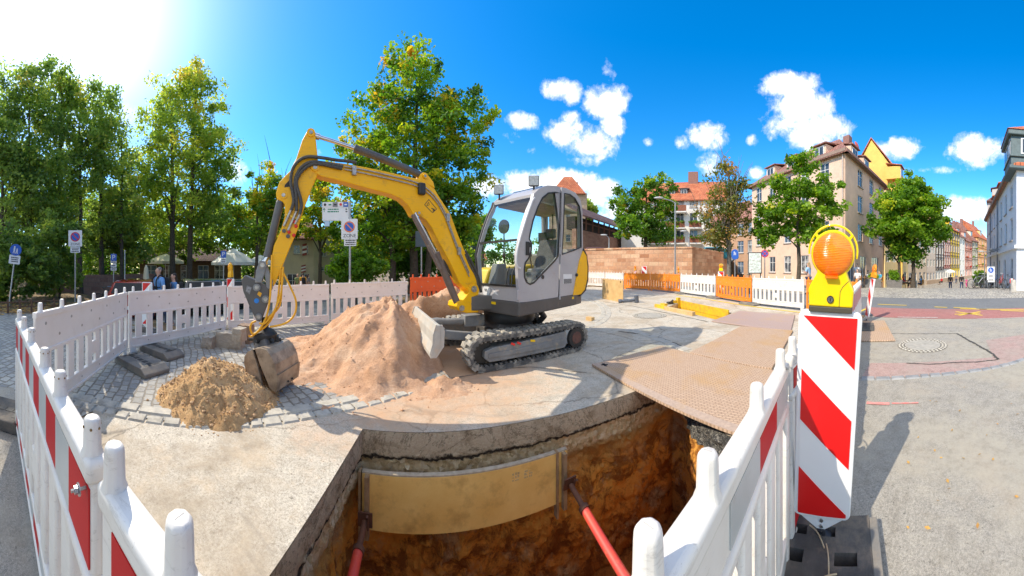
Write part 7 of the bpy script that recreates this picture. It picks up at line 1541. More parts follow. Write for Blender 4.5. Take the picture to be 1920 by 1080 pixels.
z = S.zz(447); w_ = .27; o = S.plate('zone_sign', -w_, w_, z - .32, z + .32, MSW); noparking(S, 0, z + .06, .19, o, -.013, MSR); text_mesh('zone_text', 'ZONE', .14, o, (0, -.014, z - .23), MSK); z = S.zz(468); o = S.plate('under_plate', -.19, .19, z - .12, z + .11, MSW); S.lines(o, -.15, .15, z - .1, z + .09, 3, MSK, -.013, 4)
S = Post('thin post with blue parking sign above three white plates by the bicycles', 213, 12.5, zat(475, 12.5), 0, .03)
z = S.zz(483); o = S.plate('parking_sign', -.13, .13, z - .16, z + .16, MSB); text_mesh('letter', 'P', .3, o, (0, -.014, z), MSW)
for k, (ya, n) in enumerate(((491.5, 1), (498, 1), (504.5, 2))): z = S.zz(ya); o = S.plate('white_plate', -.13, .13, z - .065, z + .065, MSW); S.lines(o, -.1, .1, z - .045, z + .045, n, MSK, -.013, 7 + k)
S = Post('post with blue parking sign and white plates beside the yellow beacon lamp', 419, 14, zat(470, 14), 0, .03)
z = S.zz(477); o = S.plate('parking_sign', -.13, .13, z - .17, z + .17, MSB); text_mesh('letter', 'P', .3, o, (0, -.014, z), MSW); z = S.zz(489); o = S.plate('white_plate', -.13, .13, z - .12, z + .12, MSW); S.lines(o, -.1, .1, z - .1, z + .1, 2, MSK, -.013, 9)
d = 10.2; S = Post('tall post with no parking ZONE sign and white direction board seen under the boom', 656, d, zat(379, d), 0, .045)
z = S.zz(429.5); o = S.plate('zone_sign', -.31, .28, z - .37, z + .37, MSW, 0, .03); noparking(S, -.02, z + .08, .2, o, -.013, MSO); text_mesh('zone_text', 'ZONE', .17, o, (-.01, -.014, z - .245), MSK)
z = S.zz(454.5); o = S.plate('under_plate', -.21, .23, z - .13, z + .13, MSW); S.lines(o, -.18, .2, z - .11, z + .11, 3, MSK, -.013, 12)
z0, z1 = S.zz(413.5), S.zz(378.5); o = S.plate('direction_board', -1.0, -.04, z0, z1, MSW, .02, .015); zz = z1 - (z1 - z0) * .28
for i, (c, x) in enumerate(((MSW, -.9), (MSW, -.72), (M('sign_grey', (.25, .25, .26), (.2, .2, .21), 6, .6), -.53), (MSO, -.33), (MSB, -.15))):
    q = S.plate('pictogram', x - .085, x + .085, zz + .01, z1 - .01, c if i in (2, 4) else MSW, .0, .005, o); mb = MB(); mb.tube([(x, -.013, (zz + z1) / 2), (x, -.017, (zz + z1) / 2)], .05, 12) if i in (0, 3) else mb.box(x - .05, x + .05, -.016, -.012, (zz + z1) / 2 - .03, (zz + z1) / 2 + .02); mb.build('symbol', [MSK, MSGN, MSK, MSR, MSW][i], q)
zm = z0 + (z1 - z0) * .42; S.strokes('arrow', [(-.93, zm + .03, -.93, zm + .16), (-.93, zm + .17, -.97, zm + .11), (-.93, zm + .17, -.89, zm + .11)], .02, .004, MSGN, o); S.lines(o, -.84, -.4, zm + .0, zm + .17, 2, MSGN, .006, 15); S.lines(o, -.16, -.08, zm + .0, zm + .17, 2, MSK, .006, 16)
mb = MB(); mb.box(-.92, -.74, .01, .03, z0 - .2, z0 - .01); mb.build('blue_tab', M('pale_blue', (.45, .6, .75), (.4, .55, .7), 4, .5), o); mb = MB(); mb.box(-.06, .06, -.01, .05, z1 - .25, z1 - .18); mb.box(-.06, .06, -.01, .05, z0 + .06, z0 + .13); mb.build_each('clamp', MPOLE, S.t)
S = Post('plain bluish pole with dark sign back behind the orange barrier', 790, 13.5, zat(432, 13.5), 0, .04); z = S.zz(447); S.plate('sign_back', -.28, .28, z - .4, z + .35, M('sign_back_dark', (.06, .09, .11), (.05, .07, .09), 4, .5))
S = Post('dark square sign back on a pole in the gap between boom and cab', 888, 24, zat(484, 24) + .5, 0, .04); z = S.zz(476); S.plate('sign_back', -.55, .55, z - .65, z + .65, MATS['sign_back_dark'])
S = Post('slim grey mast in the gap between boom and cab', 877, 40, zat(438, 40), 0, .07, 'mast', 'mast')
S = Post('round blue footpath sign on a pole beside the yellowing tree', 1378, 15.5, zat(468, 15.5), 0, .03); z = S.zz(477); o = S.plate('blue_sign', -.19, .19, z - .28, z + .28, MSB, 0, .18); walkers(S, 0, z + .06, .17, o, -.013)
S = Post('round no stopping sign with red cross beside the map board', 1434, 15.5, zat(468, 15.5), 0, .03); z = S.zz(475.5); o = S.plate('disc', -.21, .21, z - .21, z + .21, MSR, 0, .2); S.disc('blue_field', 0, z, .16, MSB, -.013, o); S.strokes('cross', [(-.12, z + .12, .12, z - .12), (-.12, z - .12, .12, z + .12)], .04, -.02, MSR, o)
d = 15; p = GP(1415.5, d); t_ = thing('map_board', 'pale town map board on a dark frame beside the no stopping sign', 'map board', p, -az(1415.5)); h0, h1_ = zat(513, d) - p.z, zat(473, d) - p.z
mb = MB(); mb.box(-.36, .36, -.05, .05, h0, h1_); mb.box(-.33, -.27, -.04, .04, -.1, h0); mb.box(.27, .33, -.04, .04, -.1, h0); mb.build('frame', MSK, t_); mb = MB(); mb.box(-.32, .32, -.06, -.048, h0 + .05, h1_ - .05); bd = mb.build('map_sheet', M('map_print', (.6, .66, .62), (.75, .76, .72), 7, .3, grime=(.45, .5, .42), gsc=12, glo=.48, ghi=.6), t_)
mb = MB(); rr = random.Random(4)
for k in range(12): x = rr.uniform(-.28, .2); z = h0 + .1 + rr.random() * (h1_ - h0 - .2); mb.box(x, x + rr.uniform(.04, .14), -.063, -.059, z, z + rr.uniform(.01, .05))
mb.build('print', M('map_ink', (.35, .4, .36), (.5, .4, .3), 30, .6), bd)
def lamp(label, px, d, ytop, arm=.8, zb=None):
    p = GP(px, d) if zb is None else Pt(px, d, zb); h = zat(ytop, d) - p.z; t = thing('street_lamp', label, 'street lamp', p, -az(px)); mb = MB(); mb.tube([(0, 0, -.2), (0, 0, .9), (0, 0, .92), (0, 0, h)], [.085, .085, .06, .04], 12); mb.tube(smoothline([(0, 0, h - .05), (-arm * .3, 0, h + .12), (-arm, 0, h + .3)], 4), .03, 8); mb.build('pole', MPOLE, t, smooth=45)
    mb = MB(); mb.ball((-arm - .2, 0, h + .33), .34, .13, .08, 12, 6); mb.build('lamp_head', M('lamp_head_grey', (.5, .51, .52), (.42, .43, .44), 5, .4), t, smooth=60); return t
lamp('tall silver street lamp in front of the sandstone wall corner', 1266, 19, 380, .9)
lamp('short lamp with white head on the terrace near the town wall', 1142, 27, 447, .3, 2.4); lamp('slim lamp post on the terrace before the apartment block', 1292, 26, 440, .3, 2.4)
S = Post('thin white flag pole in the park', 234, 17, zat(470, 17), 0, .03, 'pole', 'pole', mat=MSW); mb = MB(); mb.ball((0, .03, S.h), .045, .045, .045); mb.build('pole_cap', MSW, S.t)
d = 19; S = Post('white board with blue pedestrian zone disc by the parked bicycles', 1851, d, zat(499.5, d), 0, .035); z0, z1 = S.zz(529), S.zz(500); o = S.plate('board', 0, .5, z0, z1, MSW, 0, .02); zc = S.zz(506.5); S.disc('blue_disc', .25, zc, .19, MSB, -.013, o); walkers(S, .25, zc, .19, o, -.018)
for k in (0, 1): zz = S.zz(517.5 + 7 * k); q = S.plate('text_field', .05, .45, zz - .1, zz + .1, MSW, -.008, .01, o); S.lines(q, .08, .42, zz - .07, zz + .07, 2, MSK, -.021, 20 + k)
mb = MB(); mb.tube([(.5, .03, -.1), (.5, .03, S.h)], .03, 10); mb.build('pole', MPOLE, S.t, smooth=40)
lamp('old street lamp in front of the timbered house by the white house', 1846, 27, 478, .1)
S = Post('small red and white post by the white house corner', 1897, 17.6, zat(522, 17.6), 0, .08, mat=MSW); z = S.zz(527); S.plate('red_panel', -.12, .12, z - .14, z + .14, MSR)
for (px, d, lab) in ((1900, 16.2, 'stubby stone bollard at the foot of the white house'), (1717, 24.5, 'round stone bollard among the seated people')):
    p = GP(px, d); mb = MB(); mb.lathe([(.2, -.1), (.2, .05), (.17, .1), (.16, .62), (.1, .7), (.0005, .71)], 16, Matrix.Translation(p)); tag(mb.build('stone_bollard', MAT_KERB, smooth=40), lab, 'bollard')
# low park rail at the far left
p0, p1 = Pt(-8, 8.7), Pt(122, 9.3); rail = thing('park_rail', 'low rusty park rail on short posts beside the leaning sign', 'rail', p0); mb = MB(); n_ = 6
for k in range(n_ + 1): q = (p1 - p0) * (k / n_); mb.bar(q + Vector((0, 0, -.1)), q + Vector((0, 0, .42)), .06, .06)
mb.build_each('post', MATS['rusty_pipe'], rail); mb = MB(); mb.tube([Vector((0, 0, .34)), p1 - p0 + Vector((0, 0, .34))], .022, 8); mb.tube([Vector((0, 0, .2)), p1 - p0 + Vector((0, 0, .2))], .015, 8); mb.build('bar', MATS['rusty_pipe'], rail)
# ================================================================== people
MSKIN = M('skin', (.55, .33, .24), (.48, .28, .2), 8, .55); HAIR = {k: M('hair_' + k, c, tuple(v * .7 for v in c), 40, .6) for k, c in dict(grey=(.2, .18, .16), dark=(.03, .022, .018), brown=(.1, .06, .035), blond=(.4, .28, .14)).items()}
def cloth(name, c): return M('cloth_' + name, c, tuple(v * .78 for v in c), 9, .85, bump=.2)
CL = dict(blue=cloth('light_blue', (.16, .36, .72)), denim=cloth('denim', (.1, .25, .5)), jeans=cloth('jeans', (.05, .08, .16)), black=cloth('black', (.02, .02, .022)), red=cloth('red', (.6, .03, .03)), white=cloth('white', (.72, .7, .68)), orange=cloth('orange', (.85, .38, .01)), khaki=cloth('khaki', (.28, .23, .15)), grey=cloth('grey', (.2, .2, .21)), pink=cloth('pink', (.65, .1, .3)), sky=cloth('pale_blue', (.3, .5, .72)), green=cloth('green', (.2, .26, .1)), teal=cloth('teal', (.05, .35, .5)))
def skinned(name, nodes, edges, mat, parent, root=0, lvl=1):
    me = bpy.data.meshes.new(name); me.from_pydata([n[0] for n in nodes], edges, []); me.materials.append(mat); o = bpy.data.objects.new(name, me); COL.objects.link(o); o.parent = parent
    m = o.modifiers.new('skin', 'SKIN'); m.use_smooth_shade = True
    sv = me.skin_vertices[0].data if me.skin_vertices else None
    if sv:
        for i, n in enumerate(nodes): r = n[1]; sv[i].radius = (r, r) if not isinstance(r, tuple) else r; sv[i].use_root = (i == root)
    s = o.modifiers.new('sub', 'SUBSURF'); s.levels = lvl; s.render_levels = lvl; return o
def person(label, pos, face, hgt=1.74, pose='stand', top='blue', bot='jeans', hair='brown', extras=(), fem=False, group=None, arms=None, skirt=False, cat='person', near=False):
    t = thing('person', label, cat, pos, face, group); t.scale = (hgt / 1.75,) * 3
    sw = .165 if fem else .19; sit = pose == 'sit'; zp = .93 if not sit else .5; dz = zp - .93; wk = pose == 'walk'
    hd = [((0, 0, 1.50 + dz), .052), ((0, .025, 1.565 + dz), .068), ((0, .012, 1.64 + dz), (.078, .092)), ((0, .0, 1.71 + dz), .066), ((0, .108, 1.615 + dz), .014)]
    N = [((0, 0, zp), .12), ((0, -.005, 1.12 + dz), .105), ((0, 0, 1.34 + dz), .125)] + hd; E = [(0, 1), (1, 2), (2, 3), (3, 4), (4, 5), (5, 6), (5, 7)]
    def nod(p, r, par): N.append((p, r)); E.append((par, len(N) - 1)); return len(N) - 1
    legs = []; arm = []
    for s in (-1, 1):
        f = s * .24 if wk else 0
        if sit: L = [(s * .095, .03, zp - .02), (s * .12, .42, zp + .03), (s * .12, .44 + .05 * s, .1), (s * .12, .58 + .05 * s, .05)]
        else: L = [(s * .09, 0, zp - .06), (s * .1, .03 + f * .6, .5), (s * .1, -.03 + f * 1.1 - (.12 if wk and s < 0 else 0), .1 + (.05 if wk and s < 0 else 0)), (s * .11, .12 + f * 1.1 - (.12 if wk and s < 0 else 0), .045)]
        legs.append(L); a = nod(L[0], .095, 0); a = nod(L[1], .062, a); a = nod(L[2], .043, a); nod(L[3], .038, a)
        am = arms or ('lap' if sit else 'down')
        if am == 'lap': A = [(s * sw, 0, 1.41 + dz), (s * (sw + .06), .06, 1.14 + dz), (s * .12, .30, 1.08 + dz), (s * .1, .38, 1.06 + dz)]
        elif am == 'front': A = [(s * sw, 0, 1.41 + dz), (s * (sw + .05), .04, 1.13 + dz), (s * .1, .24, 1.2 + dz), (s * .07, .31, 1.22 + dz)]
        else: A = [(s * sw, 0, 1.41 + dz), (s * (sw + .05), -.02, 1.13 + dz), (s * (sw + .06), .07 - f * .5, .88 + dz), (s * (sw + .055), .09 - f * .5, .80 + dz)]
        arm.append(A); a = nod(A[0], .055, 2); a = nod(A[1], .04, a); a = nod(A[2], .027, a); a = nod(A[3], (.034, .022), a)
        P = Vector(A[3]); dv = (P - Vector(A[2])).normalized(); sd_v = dv.cross(Vector((0, 0, 1) if abs(dv.z) < .9 else (0, 1, 0))).normalized()
        if near:
            for j, ln in zip((-1.5, -.5, .5, 1.5), (.06, .075, .07, .055)): q = P + sd_v * j * .02 + dv * .03; b_ = nod(tuple(q), .009, a); b_ = nod(tuple(q + dv * ln * .55 + Vector((0, .008, 0))), .008, b_); nod(tuple(q + dv * ln + Vector((0, .02, 0))), .006, b_)
            b_ = nod(tuple(P - dv * .02 + sd_v * .04), .01, a); nod(tuple(P + dv * .03 + sd_v * .055), .008, b_)
    skinned('body', N, E, MSKIN, t, lvl=1 if not near else 2)
    k = 1.16
    S_ = [((0, 0, zp - .05), .135), ((0, -.005, 1.12 + dz), .125 if not fem else .11), ((0, 0, 1.34 + dz), .148 if not fem else .13), ((0, 0, 1.45 + dz), .08)]; SE = [(0, 1), (1, 2), (2, 3)]
    for A in arm:
        S_.append((A[0], .072)); SE.append((2, len(S_) - 1)); S_.append((A[1] if top in ('denim', 'black', 'grey', 'red') else tuple(Vector(A[0]).lerp(Vector(A[1]), .75)), .058)); SE.append((len(S_) - 2, len(S_) - 1))
        if top in ('denim', 'black', 'red'): S_.append((tuple(Vector(A[1]).lerp(Vector(A[2]), .85)), .042)); SE.append((len(S_) - 2, len(S_) - 1))
    skinned('shirt', S_, SE, CL[top], t)
    T_ = [((0, 0, zp + .03), .128)]; TE = []
    for L in legs:
        T_.append((L[0], .108)); TE.append((0, len(T_) - 1)); T_.append((L[1], .075)); TE.append((len(T_) - 2, len(T_) - 1)); T_.append((tuple(Vector(L[1]).lerp(Vector(L[2]), .88 if not skirt else .12)), .056)); TE.append((len(T_) - 2, len(T_) - 1))
    skinned('trousers' if not skirt else 'shorts', T_, TE, CL[bot], t)
    for L in legs: skinned('shoe', [((L[2][0], L[2][1], L[2][2] - .02), .052), ((L[3][0], L[3][1] - .02, L[3][2]), .046), ((L[3][0], L[3][1] + .06, L[3][2] - .008), .035)], [(0, 1), (1, 2)], CL['white' if 'white_shoes' in extras else 'black'], t)
    H_ = [((0, -.025, 1.60 + dz), .07), ((0, -.022, 1.67 + dz), (.088, .092)), ((0, .01, 1.735 + dz), .066)]; HE = [(0, 1), (1, 2)]
    if fem: H_.append(((0, -.09, 1.5 + dz), .055)); HE.append((0, 3)); H_.append(((0, -.1, 1.38 + dz), .035)); HE.append((3, 4))
    skinned('hair', H_, HE, HAIR[hair], t)
    if near:
        mb = MB()
        for s in (-1, 1): mb.ball((s * .034, .098, 1.645 + dz), .011, .008, .008, 8, 6)
        mb.build_each('eye', MSK, t); mb = MB(); mb.box(-.026, .026, .094, .104, 1.572 + dz, 1.58 + dz); mb.build('mouth', M('lip', (.4, .15, .13), (.36, .13, .11), 9, .6), t)
        mb = MB()
        for s in (-1, 1): mb.ball((s * .088, 0, 1.63 + dz), .014, .024, .034, 8, 6)
        mb.build_each('ear', MSKIN, t)
    if 'straps' in extras:
        mb = MB()
        for s in (-1, 1): mb.tube(smoothline([(s * .1, -.14, 1.42), (s * .11, 0, 1.51), (s * .12, .135, 1.4), (s * .13, .15, 1.2), (s * .15, .1, 1.02)], 5), .022, 8)
        mb.build('straps', CL['black'], t)
    if 'bag' in extras:
        mb = MB(); mb.hexa([(-.15, -.34, 1.0), (.15, -.34, 1.0), (.15, -.13, 1.0), (-.15, -.13, 1.0)], [(-.12, -.26, 1.45), (.12, -.26, 1.45), (.12, -.13, 1.45), (-.12, -.13, 1.45)]); mb.build('backpack', CL['black'], t, bevel=.04, seg=3)
    if 'belly' in extras:
        mb = MB(); mb.box(-.11, .11, .12, .2, 1.14, 1.22); mb.tube([(-.16, .05, 1.19), (0, .14, 1.18), (.16, .05, 1.19)], .015, 6); mb.build('pouch', CL['black'], t, bevel=.02)
    if 'scarf' in extras:
        mb = MB(); mb.hexa([(-.07, .12, 1.05), (.07, .12, 1.05), (.07, .16, 1.05), (-.07, .16, 1.05)], [(-.08, .1, 1.42), (.08, .1, 1.42), (.08, .14, 1.42), (-.08, .14, 1.42)]); mb.build('patterned_top', M('patterned_cloth', (.6, .5, .52), (.14, .05, .08), 26, .8), t, bevel=.01)
    return t
def facing(px, turn=0): return -az(px) + turn                               # 0 = back to the camera; local +y is the way the person looks
gw = 'people in the lane'
person('man in light blue polo shirt with dark backpack straps and belly pouch', GP(298, 7.9, -.12), facing(298, R(118)), 1.78, 'walk', 'blue', 'jeans', 'grey', ('straps', 'bag', 'belly'), near=True)
person('woman in blue denim jacket and patterned top walking beside the man in light blue', GP(326, 8.2, -.16), facing(326, R(105)), 1.66, 'walk', 'denim', 'jeans', 'dark', ('scarf', 'bag'), True, near=True)
def bench(px, d, lab): pass
MCHAIR = M('orange_chair', (.6, .28, .05), (.5, .22, .04), 8, .6); MTAB = M('cafe_table', (.2, .13, .08), (.15, .09, .05), 8, .6)
def chair(p, face, lab, grp):
    t = thing('cafe_chair', lab, 'chair', p, face, grp); mb = MB(); mb.box(-.2, .2, -.2, .2, .43, .47); mb.build('seat', MCHAIR, t); mb = MB(); mb.box(-.2, .2, -.22, -.18, .5, .88); mb.build('backrest', MCHAIR, t)
    for x in (-.18, .18):
        for y in (-.19, .18): mb = MB(); mb.tube([(x, y, 0), (x * .95, y, .44)], .015, 6); mb.build('leg', MCHAIR, t)
def seated(label, px, d, turn, hgt, top, bot, hair, fem=False):
    p = GP(px, d); f = facing(px, turn); person(label, p, f, hgt, 'sit', top, bot, hair, (), fem, 'guests at the cafe tables'); chair(p, f, 'wooden cafe chair under the ' + label, 'cafe chairs')
seated('seated woman in red jacket beside the stone bollard', 1694, 25, R(-95), 1.7, 'red', 'black', 'dark', True); seated('seated man in dark shirt looking along the lane', 1709, 25.5, R(20), 1.75, 'black', 'khaki', 'brown'); seated('seated woman in pale lilac blouse and dark trousers', 1727, 25.8, R(70), 1.68, 'sky', 'jeans', 'blond', True)
seated('guest in white shirt sitting by the shop window', 1608, 19.2, R(150), 1.75, 'white', 'khaki', 'brown'); seated('guest in pale blue top sitting beside the flower planter', 1650, 21.5, R(130), 1.7, 'teal', 'khaki', 'brown', True); seated('guest in white top sitting between planter and window', 1628, 21, R(-120), 1.7, 'white', 'grey', 'dark')
person('standing waiter in white shirt in front of the shop window', GP(1607, 20.5), facing(1607, R(160)), 1.75, 'stand', 'white', 'black', 'dark')
person('woman in light blue shirt standing below the maple by the beige house', GP(1516, 14.8), facing(1516, R(60)), 1.7, 'stand', 'sky', 'jeans', 'blond', (), True, arms='front')
person('walker in dark jacket with white hem seen from behind in the lane', GP(1782, 30.5), facing(1782), 1.75, 'walk', 'black', 'jeans', 'brown', ('white_shoes',), group=gw); person('walker in long black coat seen from behind in the lane', GP(1803, 31), facing(1803, R(-8)), 1.82, 'walk', 'black', 'jeans', 'blond', ('white_shoes',), group=gw)
person('child in pink clothes beside the walker in the black coat', GP(1812, 39), facing(1812, R(20)), 1.4, 'walk', 'pink', 'pink', 'blond', (), True, gw); person('distant walker in grey under the first white parasol', GP(1793, 48), facing(1793, R(180)), 1.75, 'walk', 'grey', 'jeans', 'dark', group=gw); person('distant person in red sitting near the parasol of the yellow house', GP(1766, 46), facing(1766, R(120)), 1.7, 'sit', 'red', 'black', 'dark', group=gw); person('distant walker in white by the parked bicycles', GP(1828, 40), facing(1828, R(170)), 1.7, 'walk', 'white', 'khaki', 'brown', group=gw)
person('person in bright orange shirt with red backpack standing behind the dusty barrier', GP(568, 20), facing(568, R(10)), 1.75, 'stand', 'orange', 'khaki', 'dark', ('bag',)); person('person in pale green top standing beside the one in orange', GP(558, 20.5), facing(558, R(150)), 1.75, 'stand', 'green', 'khaki', 'blond'); person('dark haired woman in grey top beside the one in orange', GP(578, 20.2), facing(578, R(-60)), 1.68, 'stand', 'grey', 'jeans', 'dark', (), True); person('small child in pink in front of the person in orange', GP(563, 19), facing(563, R(30)), 1.1, 'stand', 'pink', 'white', 'brown', (), True)
for i, (px, d, tp) in enumerate(((387, 20, 'khaki'), (455, 21, 'orange'), (402, 21, 'red'))): person(('guest in khaki', 'guest in orange', 'guest in red')[i] + ' sitting in the shade below the cream parasols', GP(px, d), facing(px, R(90 * i)), 1.72, 'sit', tp, 'khaki', 'dark', group='guests below the park parasols')
# ================================================================== cafe things
MPAR = M('parasol_cream', (.78, .68, .46), (.7, .6, .4), 2, .85); MPARW = M('parasol_white', (.76, .75, .7), (.68, .67, .62), 2, .85); MPARG = M('parasol_green', (.5, .58, .46), (.42, .5, .4), 2, .85)
def parasol(label, px, d, ytip, yrim, wpx, mat, group='cafe parasols'):
    p = GP(px, d); k = d / F; R_ = wpx * k / 2; zt = zat(ytip, d) - p.z; zr = zat(yrim, d) - p.z; t = thing('parasol', label, 'parasol', p, .3, group)
    mb = MB(); mb.lathe([(R_, zr - .22), (R_ * 1.0, zr), (R_ * .55, zr + (zt - zr) * .55), (.04, zt), (.0005, zt + .02)], 8); mb.build('canopy', mat, t); mb = MB(); mb.tube([(0, 0, 0), (0, 0, zt)], .03, 8); mb.box(-.3, .3, -.3, .3, 0, .08); mb.build('pole', MSW, t)
parasol('cream square parasol behind the walking couple', 310, 24, 476, 490, 70, MPAR); parasol('large whitish parasol behind the yellow beacon lamp', 438, 23, 466, 492, 84, MPARW); parasol('pale parasol partly behind the excavator coupler', 488, 24, 478, 493, 56, MPARW); parasol('small white parasol beside the yellow house in the lane', 1782, 50, 505, 509, 20, MPARW); parasol('small white parasol near the bicycles in the lane', 1834, 42, 511, 516, 22, MPARW)
p = GP(274, 16.5); mb = MB(); mb.lathe([(.28, .3), (.3, .5), (.12, 2.2), (.03, 2.4)], 10, Matrix.Translation(p)); mb.tube([p, p + Vector((0, 0, .4))], .03, 8); tag(mb.build('closed_parasol', MPAR), 'closed yellowish parasol standing by the red car', 'parasol')
for i, (px, d, lab) in enumerate(((1637, 20.5, 'grey planter box with sparse yellow flowers'), (1677, 22.5, 'grey planter box with a bushy bright green plant'))):
    p = GP(px, d); t = thing('planter', lab, 'planter', p, -az(px)); W_ = 29 * d / F / 2; mb = MB(); mb.hexa([(-W_, -.35, 0), (W_, -.35, 0), (W_, .35, 0), (-W_, .35, 0)], [(-W_ * 1.03, -.38, .62), (W_ * 1.03, -.38, .62), (W_ * 1.03, .38, .62), (-W_ * 1.03, .38, .62)]); mb.build('box', M('planter_grey', (.2, .18, .16), (.14, .13, .12), 6, .85), t, bevel=.02)
    rs = np.random.RandomState(90 + i); r = random.Random(i); cl = [(p + Vector((r.uniform(-.8, .8) * W_ * .55, r.uniform(-.3, .3), .7 + (r.random() * .6 if i else r.random() * .2))), .28, .45 if i else .8) for k in range(30 if i else 18)]; leaves('plant', cl, LF_B, 40 if i else 24, .13, rs, t, p, .4)
for (px, d, lab) in ((1702, 25.2, 'small cafe table between the red and the dark dressed guests'), (1618, 20, 'small cafe table by the shop window'), (395, 20.5, 'dark cafe table in the shade below the parasols')):
    p = GP(px, d); t = thing('cafe_table', lab, 'table', p); mb = MB(); mb.lathe([(.36, .72), (.36, .75), (.0005, .755)], 16); mb.build('table_top', MTAB, t); mb = MB(); mb.tube([(0, 0, 0), (0, 0, .73)], .03, 8); mb.lathe([(.22, 0), (.2, .03), (.03, .05)], 12); mb.build('pedestal', MTAB, t)
p = GP(1848, 30); rs = np.random.RandomState(5); tree('leafy green potted shrub behind the bicycles by the white house', 1840, 30, [(1838, 521, 10, 12)], LF_B, 16, 60, .2, (.3, .6), [(1838, .05, 0, 520)], seed=77, tint=.3, name='bush', limbs=3)
b = Bld('cafe_pavilion', 'low dark wooden cafe pavilion in the shade behind the parasols', Pt(262, 31)); A, B = Pt(262, 31), Pt(452, 34); d = (B - A).normalized(); L = (B - A).length; n = Vector((d.y, -d.x, 0)); n = n if n.dot(-A) > 0 else -n
b.face(A, B, -1.2, 2.3, [(u, u + 1.3, .0, 1.6, (1, 1)) for u in np.arange(.6, L - 1.6, 2.0)], M('pavilion_wood', (.16, .09, .045), (.1, .055, .03), 5, .8), .2, sill=False)
b.roof([Vector((*A[:2], 2.3)), Vector((*B[:2], 2.3)), Vector((*(B - n * 6)[:2], 2.3)), Vector((*(A - n * 6)[:2], 2.3))], [A - n * 3 + d + Vector((0, 0, 3.9)), B - n * 3 - d + Vector((0, 0, 3.9))], RF_DK, .5)
# ================================================================== bicycles
MBK = M('bike_black', (.03, .03, .03), (.05, .05, .05), 8, .4); MTY = M('tyre_black', (.025, .025, .025), (.04, .04, .04), 9, .8)
def bicycle(label, p, rz, mat, lean=.08):
    t = thing('bicycle', label, 'bicycle', p, rz, 'parked bicycles'); t.rotation_euler = (lean, 0, rz)
    for x in (-.52, .52):
        mb = MB(); mb.tube([(x + .33 * cos(a), 0, .34 + .33 * sin(a)) for a in [2 * pi * k / 22 for k in range(22)]], .02, 6, closed=True); w_ = mb.build('wheel', MTY, t)
        mb = MB(); 
        for k in range(9): a = pi * k / 9; mb.tube([(x + .31 * cos(a), 0, .34 + .31 * sin(a)), (x - .31 * cos(a), 0, .34 - .31 * sin(a))], .003, 3)
        mb.tube([(x, -.04, .34), (x, .04, .34)], .025, 8); mb.build('spokes', MPOLE, w_)
    mb = MB()
    for a, b in (((-.52, 0, .34), (-.08, 0, .3)), ((-.52, 0, .34), (-.2, 0, .82)), ((-.08, 0, .3), (-.2, 0, .85)), ((-.08, 0, .3), (.38, 0, .8)), ((-.2, 0, .78), (.36, 0, .88)), ((.38, 0, .78), (.52, 0, .34)), ((.38, 0, .78), (.34, 0, 1.0))): mb.tube([a, b], .017, 6)
    mb.build('frame', mat, t); mb = MB(); mb.ball((-.22, 0, .93), .13, .07, .035, 8, 5); mb.build('saddle', MBK, t); mb = MB(); mb.tube(smoothline([(.2, -.27, 1.03), (.34, -.12, 1.03), (.34, .12, 1.03), (.2, .27, 1.03)]), .012, 6); mb.build('handlebar', MPOLE, t); mb = MB(); mb.tube([(-.08, -.03, .3), (-.08, .03, .3)], .09, 12); mb.bar((-.08, .05, .3), (.05, .05, .2), .02, .02); mb.build('crank', MBK, t)
BC = [MBK, M('bike_silver', (.4, .4, .42), (.3, .3, .32), 8, .35, .6), M('bike_red', (.5, .03, .03), (.4, .03, .03), 8, .4), M('bike_blue', (.04, .1, .3), (.03, .08, .25), 8, .4)]
for i, (px, d, rz, m_, lab) in enumerate(((1834, 19.5, .5, 1, 'silver bicycle at the lane end of the row before the white house'), (1840, 19.8, .7, 0, 'black bicycle second in the row before the white house'), (1846, 20, .4, 1, 'silver bicycle between a black one and the pedestrian zone board'), (1854, 20.6, .6, 0, 'black bicycle behind the pedestrian zone board'), (1862, 19.6, 1.0, 3, 'blue bicycle between the pedestrian zone board and the red bicycle'), (1876, 19.4, 1.3, 2, 'red bicycle leaning before the white house'), (1890, 18.6, 1.1, 1, 'silver bicycle by the stone bollard of the white house'), (205, 11.5, -.7, 0, 'black bicycle parked under the parking sign'), (236, 11.3, -.4, 0, 'dark bicycle parked beside the red car'))):
    p = GP(px, d); bicycle(lab, p, -az(px) + rz, BC[m_])
